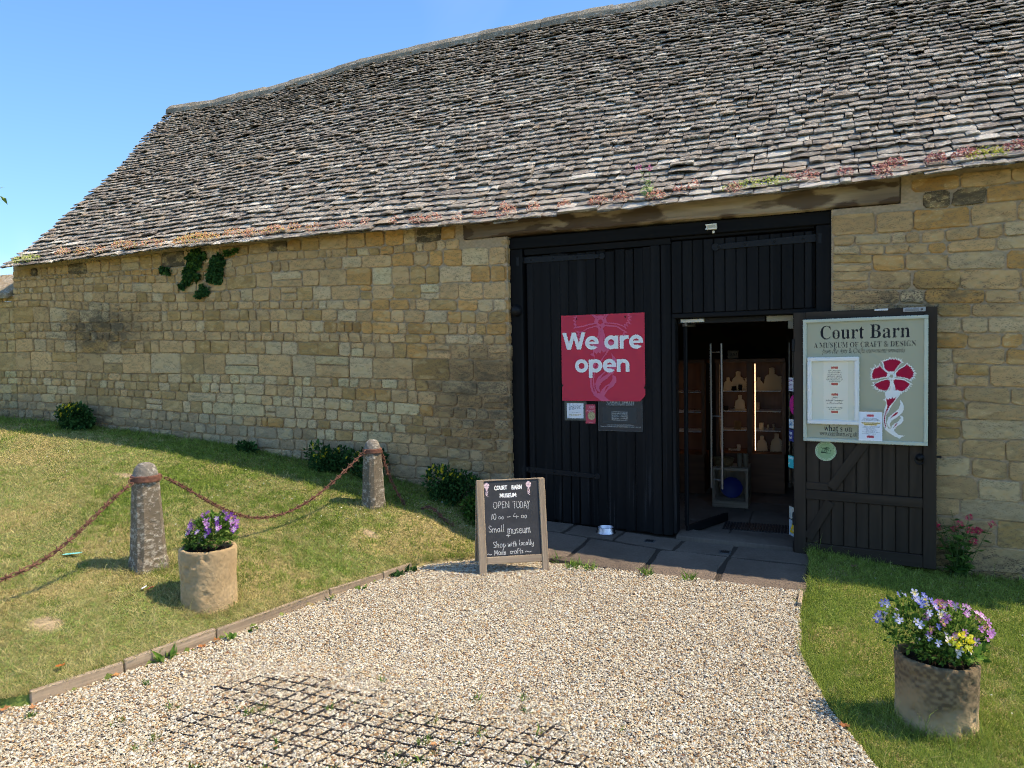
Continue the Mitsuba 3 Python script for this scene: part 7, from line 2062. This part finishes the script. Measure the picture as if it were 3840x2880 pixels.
BR_ = lin("a8754a")
dead_leaf("curled brown leaf leaning on the edging board below the planter", -3.11, -3.0, 0.05, BR_, 0.02)
dead_leaf("flat brown leaf on the gravel just off the edging board", -3.13, -3.09, 0.05, lin("b07a50"))
dead_leaf("tan leaf on the gravel near the left end of the edging", -3.27, -3.52, 0.05, lin("c79a6a"))
dead_leaf("brown leaf in the grass at the photo's lower left corner", -3.42, -3.97, 0.05, lin("b08058"), 0.02)
dead_leaf("brown leaf on the gravel beyond the left end of the edging", -3.33, -3.90, 0.045, lin("b88a62"))
dead_leaf("orange-brown leaf in the lawn near the lower left corner", -3.48, -3.66, 0.05, lin("b5743f"), 0.025)
dead_leaf("brown leaf on the dark grass below the open door leaf", 0.32, -0.35, 0.055, lin("8a7058"), 0.02)
dead_leaf("tan leaf among the grass tufts in the bottom gravel", -1.42, -3.52, 0.035, lin("c0946a"))
dead_leaf("reddish leaf on the gravel left of the right planter", 0.15, -2.78, 0.05, lin("9a6a4a"))


def scrap(name, label, x, y, w, l, a, col, cat):
    z = gz(x, y) + 0.024
    v, f = bbox(-l / 2, l / 2, -w / 2, w / 2, 0, 0.002, 0.0005)
    v = np.array(v)
    v[:, 2] += 0.012 * np.sin(v[:, 0] * 40)
    v = v @ rot_z(a).T + [x, y, z]
    tag(put(name, (v, f), "mat_painted", color=col), label, cat)


scrap("wrapper", "turquoise plastic wrapper strip on the lawn left of the nearer bollard", -4.79, -2.645, 0.035, 0.13, 0.30, lin("7fd0cf") * 0.9, "litter")
scrap("paper_scrap", "crumpled red scrap on the grass beside the left planter's shadow", -3.80, -2.85, 0.035, 0.045, 0.2, lin("e0444c") * 0.9, "litter")
scrap("paper_scrap", "crumpled white scrap touching the red scrap by the left planter", -3.835, -2.865, 0.025, 0.03, 0.9, lin("ececec") * 0.9, "litter")
scrap("wrapper", "bright blue scrap at the photo's lower left edge", -3.42, -4.03, 0.02, 0.03, 0.3, lin("2f86d8"), "litter")
t = thing("dog_bowl", "round stainless steel dog bowl on the paving by the black doors", "bowl")
v, f = lathe([(0.0, 0.012), (0.055, 0.012), (0.066, 0.045), (0.069, 0.050), (0.073, 0.049), (0.074, 0.045), (0.082, 0.012), (0.088, 0.002), (0.086, 0.0), (0.06, 0.0)], 40)
bx0, by0 = -1.62, -0.045
put("bowl", (v + [bx0, by0, float(pave_z(np.array([bx0]))[0]) + 0.002], f[:, ::-1]), "mat_steel", parent=t, smooth=35)
# ------------------------------------------------------------------ inside the barn
sf = MB()
sf.add(*bbox(-6.0, 3.5, 0.302, 4.95, -0.12, 0.008, 0.002), uv=(0.2, 0))
k = put("shop_floor", sf, "mat_slab")
tag(k, "dark flagstone floor inside the barn shop", kind="structure")
y = 0.32
row = 0
while y < 2.6:
    d = rng.uniform(0.42, 0.6)
    x = -1.9 + rng.uniform(-0.3, 0)
    while x < 0.6:
        w = rng.uniform(0.5, 0.9)
        v, f = bbox(x + 0.006, x + w - 0.006, y + 0.006, y + d - 0.006, 0.009, 0.022 + rng.normal(0, 0.001), 0.006)
        put("slab", (v, f), "mat_slab", parent="shop_floor", uv=np.tile(rng.uniform(0, 1, 2), (len(v), 1)))
        x += w
    y += d
mt = thing("door_mat", "dark ribbed floor mat just inside the glass door", "mat")
for n in range(22):
    put("rib", bbox(-0.70 + n * 0.026, -0.70 + n * 0.026 + 0.018, 0.55, 0.85, 0.0235, 0.031, 0.003), "mat_black_plastic", parent=mt)
inner = MB()
inner.add(*bbox(-4.2, -4.1, 0.46, 4.95, 0.0, 3.0, 0.002))
inner.add(*bbox(2.4, 2.5, 0.46, 4.95, 0.0, 3.0, 0.002))
inner.add(*bbox(-4.1, 2.4, 3.3, 3.4, 0.0, 3.0, 0.002))
inner.add(*bbox(-4.2, 2.5, 0.30, 3.4, 2.95, 3.0, 0.002))
tag(put("partition", inner, "mat_dark_plaster", parent=barn), kind="stuff")


def cabinet(x0, x1, y0, z1, bays, label, lit):
    t = thing("display_cabinet", label, "cabinet")
    d = 0.42
    W_ = lambda base, box, ax: put(base, (lambda q: q)(bbox(*box, 0.003)), "mat_cabinet_wood", parent=t, uv=wooduv(bbox(*box, 0.003)[0], ax))
    W_("base", (x0, x1, y0 + 0.005, y0 + d, 0.024, 0.47), 0)
    W_("top", (x0 - 0.01, x1 + 0.01, y0 - 0.01, y0 + d, z1 - 0.045, z1), 0)
    W_("back_panel", (x0 + 0.03, x1 - 0.03, y0 + d - 0.02, y0 + d, 0.471, z1 - 0.046), 2)
    xs = np.linspace(x0, x1, bays + 1)
    for n, x in enumerate(xs):
        a = x if n == 0 else x - 0.03
        W_("stile", (a, a + (0.045 if n in (0, bays) else 0.06) * (1 if n < bays else 1), y0, y0 + 0.03, 0.471, z1 - 0.046), 2)
    for n in range(bays):
        a, b_ = xs[n] + 0.05, xs[n + 1] - 0.04
        for z in (0.72, 0.94, 1.17):
            put("shelf", bbox(a, b_, y0 + 0.04, y0 + d - 0.03, z, z + 0.008, 0.001), "mat_aluminium", parent=t)
        m_ = MB()
        m_.add(*bbox(a + 0.004, a + 0.012, y0 + 0.036, y0 + 0.044, 0.50, z1 - 0.06, 0.001))
        vv, ff = np.vstack(m_.v), np.vstack(m_.f)
        d_ = mikit.ply((vv, ff), "mat_lit_strip")
        d_["emitter"] = {"type": "area", "radiance": {"type": "rgb", "value": [lit * 1.0, lit * 0.62, lit * 0.34]}}
        put("light_strip", d_, None, parent=t)
    return t


CY = 2.4
cabinet(-0.96, -0.22, CY, 1.545, 2, "glazed wooden display cabinet of jewellery seen through the entrance", 0.55)
cabinet(-1.86, -1.06, CY - 0.25, 1.545, 2, "wooden display cabinet further left, seen through the glass door", 0.55)


def bust(x, z, h, label, col=lin("b7a98c")):
    o = np.array([(-0.42, 0), (0.42, 0), (0.36, 0.45), (0.30, 0.62), (0.12, 0.72), (0.12, 0.96), (0, 1), (-0.12, 0.96), (-0.12, 0.72), (-0.30, 0.62), (-0.36, 0.45)]) * [h * 0.8, h]
    v, f = poly(sg.Polygon(o).buffer(0.004), 0.03)
    v = np.stack([v[:, 0] + x, CY + 0.22 - v[:, 2] + 0.12 * v[:, 1], v[:, 1] + z], 1)
    tag(put("necklace_bust", (v, f), "mat_matte", color=col), label, "display bust")


for x, z, h, l in ((-0.84, 1.178, 0.15, "pale necklace bust, top shelf of the left cabinet bay, left"), (-0.73, 1.178, 0.22, "tall pale necklace bust at the middle of the left bay's top shelf"), (-0.64, 1.178, 0.14, "small pale necklace bust, right end of the left bay's top shelf"),
                   (-0.50, 1.178, 0.15, "pale necklace bust, left on the right bay's top shelf"), (-0.42, 1.178, 0.12, "low pale necklace bust on the right bay's top shelf, centre front"), (-0.36, 1.178, 0.26, "tallest pale necklace bust on the right bay's top shelf"), (-0.27, 1.178, 0.16, "pale necklace bust at the right end of the top shelf"),
                   (-0.71, 0.95, 0.17, "pale bust with dark necklace on the left bay's second shelf"), (-0.47, 0.48, 0.17, "pale necklace bust on the right bay's bottom, left"), (-0.31, 0.48, 0.20, "pale necklace bust on the right bay's bottom, right")):
    bust(x, z, h, l)
for x, z, w, h, c, l in ((-0.77, 1.178, 0.05, 0.05, "15130f", "small dark jewellery box on the left bay's top shelf"), (-0.70, 1.178, 0.04, 0.07, "1a1a16", "dark upright jewellery box beside it on the top shelf"), (-0.52, 0.95, 0.06, 0.09, "8d8270", "framed price card on the right bay's second shelf"),
                         (-0.73, 0.728, 0.075, 0.10, "6f5a3c", "small picture frame on the left bay's third shelf"), (-0.86, 0.95, 0.05, 0.05, "120f0c", "dark box on the left bay's second shelf"), (-0.78, 0.48, 0.10, 0.02, "a39a88", "pale display tray in the left bay's bottom"), (-0.72, 0.48, 0.04, 0.07, "b0a48c", "pale card standing in the left bay's bottom"),
                         (-0.40, 0.728, 0.02, 0.06, "a89c84", "pale earring card on the right bay's third shelf"), (-0.34, 0.728, 0.02, 0.07, "9b8f78", "second earring card on the right bay's third shelf"), (-0.47, 0.728, 0.05, 0.08, "b5aa90", "pale stand on the right bay's third shelf, left")):
    v, f = bbox(x - w / 2, x + w / 2, CY + 0.12, CY + 0.16, z, z + h, 0.003)
    tag(put("jewellery_box" if c[0] == "1" else "display_card", (v, f), "mat_matte", color=lin(c)), l, "box" if c[0] == "1" else "card")
t = thing("radio", "small box radio with a handle on top of the display cabinet", "radio")
put("case", bbox(-0.83, -0.71, CY + 0.05, CY + 0.13, 1.546, 1.645, 0.006), "mat_painted", parent=t, color=lin("6f675c"))
for n in range(5):
    put("slot", bbox(-0.805 + n * 0.017, -0.798 + n * 0.017, CY + 0.046, CY + 0.0495, 1.58, 1.615, 0.0008), "mat_black_plastic", parent=t)
a = np.linspace(0, np.pi, 12)
put("handle", tube(np.stack([-0.77 + 0.04 * np.cos(a), 0 * a + CY + 0.09, 1.645 + 0.03 * np.sin(a)], 1), 0.004, 6), "mat_black_plastic", parent=t)
t = thing("display_plinth", "low open wooden display box on the floor behind the glass door", "plinth")
PY0 = 1.5
for box, ax in (((-0.90, -0.545, PY0, PY0 + 0.4, 0.405, 0.43), 0), ((-0.90, -0.545, PY0, PY0 + 0.4, 0.024, 0.09), 0), ((-0.90, -0.875, PY0, PY0 + 0.4, 0.0905, 0.4045), 2), ((-0.57, -0.545, PY0, PY0 + 0.4, 0.0905, 0.4045), 2), ((-0.8745, -0.5705, PY0 + 0.38, PY0 + 0.4, 0.0905, 0.4045), 2)):
    v, f = bbox(*box, 0.003)
    put("panel", (v, f), "mat_weathered_timber", parent=t, uv=wooduv(v, ax))
v, f = lathe([(0.0, 0.02), (0.05, 0.022), (0.09, 0.035), (0.108, 0.05), (0.110, 0.046), (0.09, 0.025), (0.05, 0.008), (0, 0.006)], 40)
tag(put("glass_dish", (np.stack([v[:, 0] - 0.72, PY0 + 0.2 - v[:, 2], v[:, 1] + 0.205], 1), f), "mat_painted", smooth=True, color=lin("14256a")), "deep blue round dish standing inside the wooden display box", "dish")
t = thing("basket", "shallow wicker basket of small goods on the wooden display box", "basket")
for n in range(6):
    v, f = lathe([(0.085 + 0.004 * n, 0.0), (0.092 + 0.004 * n, 0.008), (0.085 + 0.004 * n, 0.016)], 24)
    put("weave", (v * [1, 0.8, 1] + [-0.80, PY0 + 0.15, 0.432 + n * 0.0145], f), "mat_matte", parent=t, color=lin("7a6242"))
for x, l in ((-0.635, "left of two upright jars beside the basket"), (-0.575, "right of two upright jars beside the basket")):
    v, f = lathe([(0, 0.14), (0.022, 0.14), (0.026, 0.13), (0.026, 0.004), (0.022, 0), (0, 0)], 20)
    tag(put("jar", (v + [x, PY0 + 0.12, 0.432], f[:, ::-1]), "mat_painted", smooth=True, color=lin("6d6250")), l, "jar")

# stickers on the fixed glass pane
gp = np.array([-0.150, GY + 0.02, 0.0])
gdir = np.array([0.058, -0.12, 0.0])
gw = np.linalg.norm(gdir)
gdir /= gw
GF = frame_xf(gp, gdir, np.cross([0, 0, 1.0], gdir), [0, 0, 1])


def sticker(label, a0, a1, z0, z1, col, extra=(), round_=False):
    t = thing("window_sticker", label, "sticker")
    s = sg.Point((a0 + a1) / 2, (z0 + z1) / 2).buffer((z1 - z0) / 2).intersection(sg.box(0, 0, gw - 0.002, 3)) if round_ else sg.box(a0, z0, a1, z1)
    put("film", on(GF, s, 0.0004, 0.0006), "mat_print", parent=t, color=col)
    for text, h, y, c in extra:
        v, f = sans(text, h, a0 + 0.008, y, 0.0, True)
        k_ = v[:, 0] < a1 - 0.003
        f = f[k_[f].all(1)]
        if len(f):
            put("lettering", onmesh(GF, (v, f), 0.0012), "mat_print", parent=t, color=c)


Wc = lin("f0f0f0") * 0.85
sticker("white and purple window sticker, topmost on the glass pane", 0.05, gw - 0.002, 1.29, 1.40, lin("d8d6dc") * 0.8, (("good", 0.018, 1.37, lin("6a3a86")), ("Cert", 0.016, 1.335, lin("7a4a96")), ("good", 0.016, 1.30, lin("6a3a86"))))
sticker("round magenta window sticker on the glass pane", 0.045, 0.24, 1.10, 1.26, lin("b02878"), (), True)
sticker("white window sticker with blue circle and letter A", 0.05, gw - 0.002, 0.985, 1.06, lin("cfdbe4") * 0.8, (("Al", 0.035, 1.005, lin("2f6f9a")),))
sticker("dark blue window sticker reading Nat Art", 0.05, gw - 0.002, 0.88, 0.975, lin("3a3f78"), (("Nat", 0.022, 0.935, Wc), ("Art", 0.022, 0.90, Wc)))
sticker("turquoise review sticker on the glass pane", 0.035, gw - 0.002, 0.66, 0.76, lin("3fb2b8"), (("REVIEW", 0.017, 0.733, Wc), ("us", 0.014, 0.69, Wc)))
sticker("pale round-print sticker low on the glass pane", 0.05, gw - 0.002, 0.24, 0.34, lin("c9c9bd") * 0.8)
sticker("white sticker with a yellow warning triangle, lowest on the pane", 0.045, gw - 0.002, 0.10, 0.23, lin("b9c6cc") * 0.8)
put("warning_triangle", on(GF, sg.Polygon([(0.06, 0.125), (gw - 0.004, 0.125), (gw - 0.004, 0.20), (0.105, 0.20)]).difference(sg.Point(0.108, 0.15).buffer(0.008)), 0.0004, 0.0012), "mat_print", parent="window_sticker_006", color=lin("d8b020"))

# ------------------------------------------------------------------ tree standing beyond the left edge of the photograph
tr = thing("tree", "leafy twig of a tree reaching in at the left edge against the sky", "tree")
base = np.array([-10.6, -2.9, 0.0])
base[2] = gz(*base[:2]) - 0.05
hub = base + [0.1, 0.05, 2.2]
put("trunk", tube(curve([base, base + [0.05, 0, 1.0], hub, hub + [0.2, 0, 0.9]], 14), np.linspace(0.13, 0.05, 14), 10), "mat_weathered_timber", parent=tr, uv=np.zeros((142, 2)))
tipx = np.array([-6.955, -1.68, 3.20])
lv = []
ends = [tipx]
for k in range(16):
    a = rng.uniform(0.7, 5.6)
    ends.append(hub + np.array([math.cos(a) * rng.uniform(0.6, 1.6) - 0.6, math.sin(a) * rng.uniform(0.6, 1.6), rng.uniform(0.4, 2.0)]))
for e_ in ends:
    mid = (hub + e_) / 2 + [0, 0, 0.30]
    c = curve([hub + [0, 0, 0.2], mid, e_], 16)
    r_ = tube(c, np.linspace(0.035, 0.004, 16), 6)
    put("limb", r_, "mat_weathered_timber", parent=tr, uv=np.zeros((len(r_[0]), 2)))
lp, ld = [], []
for n, e_ in enumerate(ends):
    if n:
        P, d = blob(260, e_, (0.55, 0.55, 0.4), 0.1)
        lp.append(P)
        ld.append(d)
    c = curve([hub + [0, 0, 0.2], (hub + e_) / 2 + [0, 0, 0.30], e_], 40)
    for q in range(16, 40):
        if n == 0 and (c[q, 0] < -8.0 or q < 20):
            pass
        m_ = 3 if n else 2
        lp.append(c[q] + rng.normal(0, 0.01, (m_, 3)))
        ld.append(np.stack([rng.normal(0.5, 0.4, m_), rng.normal(0, 0.5, m_), rng.normal(-0.45, 0.3, m_)], 1))
lp.append(tipx + np.array([(0.0, 0, 0.0), (-0.03, 0.0, 0.05), (-0.05, 0, 0.01), (-0.02, -0.02, 0.0), (-0.07, 0, 0.02), (-0.09, 0, 0.09), (-0.06, 0, 0.0)]))
ld.append(np.array([(0.9, 0, -0.35), (0.5, 0.3, 0.3), (0.8, 0, -0.6), (0.6, -0.3, -0.8), (0.7, 0, -0.5), (0.7, 0.2, 0.1), (0.3, 0, -0.9)]))
V, F, C = leaf_cloud(np.vstack(lp), np.vstack(ld), 0.075, 0.5, 0.2, np.array([lin("7d9550"), lin("8fa562"), lin("5f7a3c"), lin("a3b478")]))
put("crown", (V, F), "mat_leaf", parent=tr, color=C)
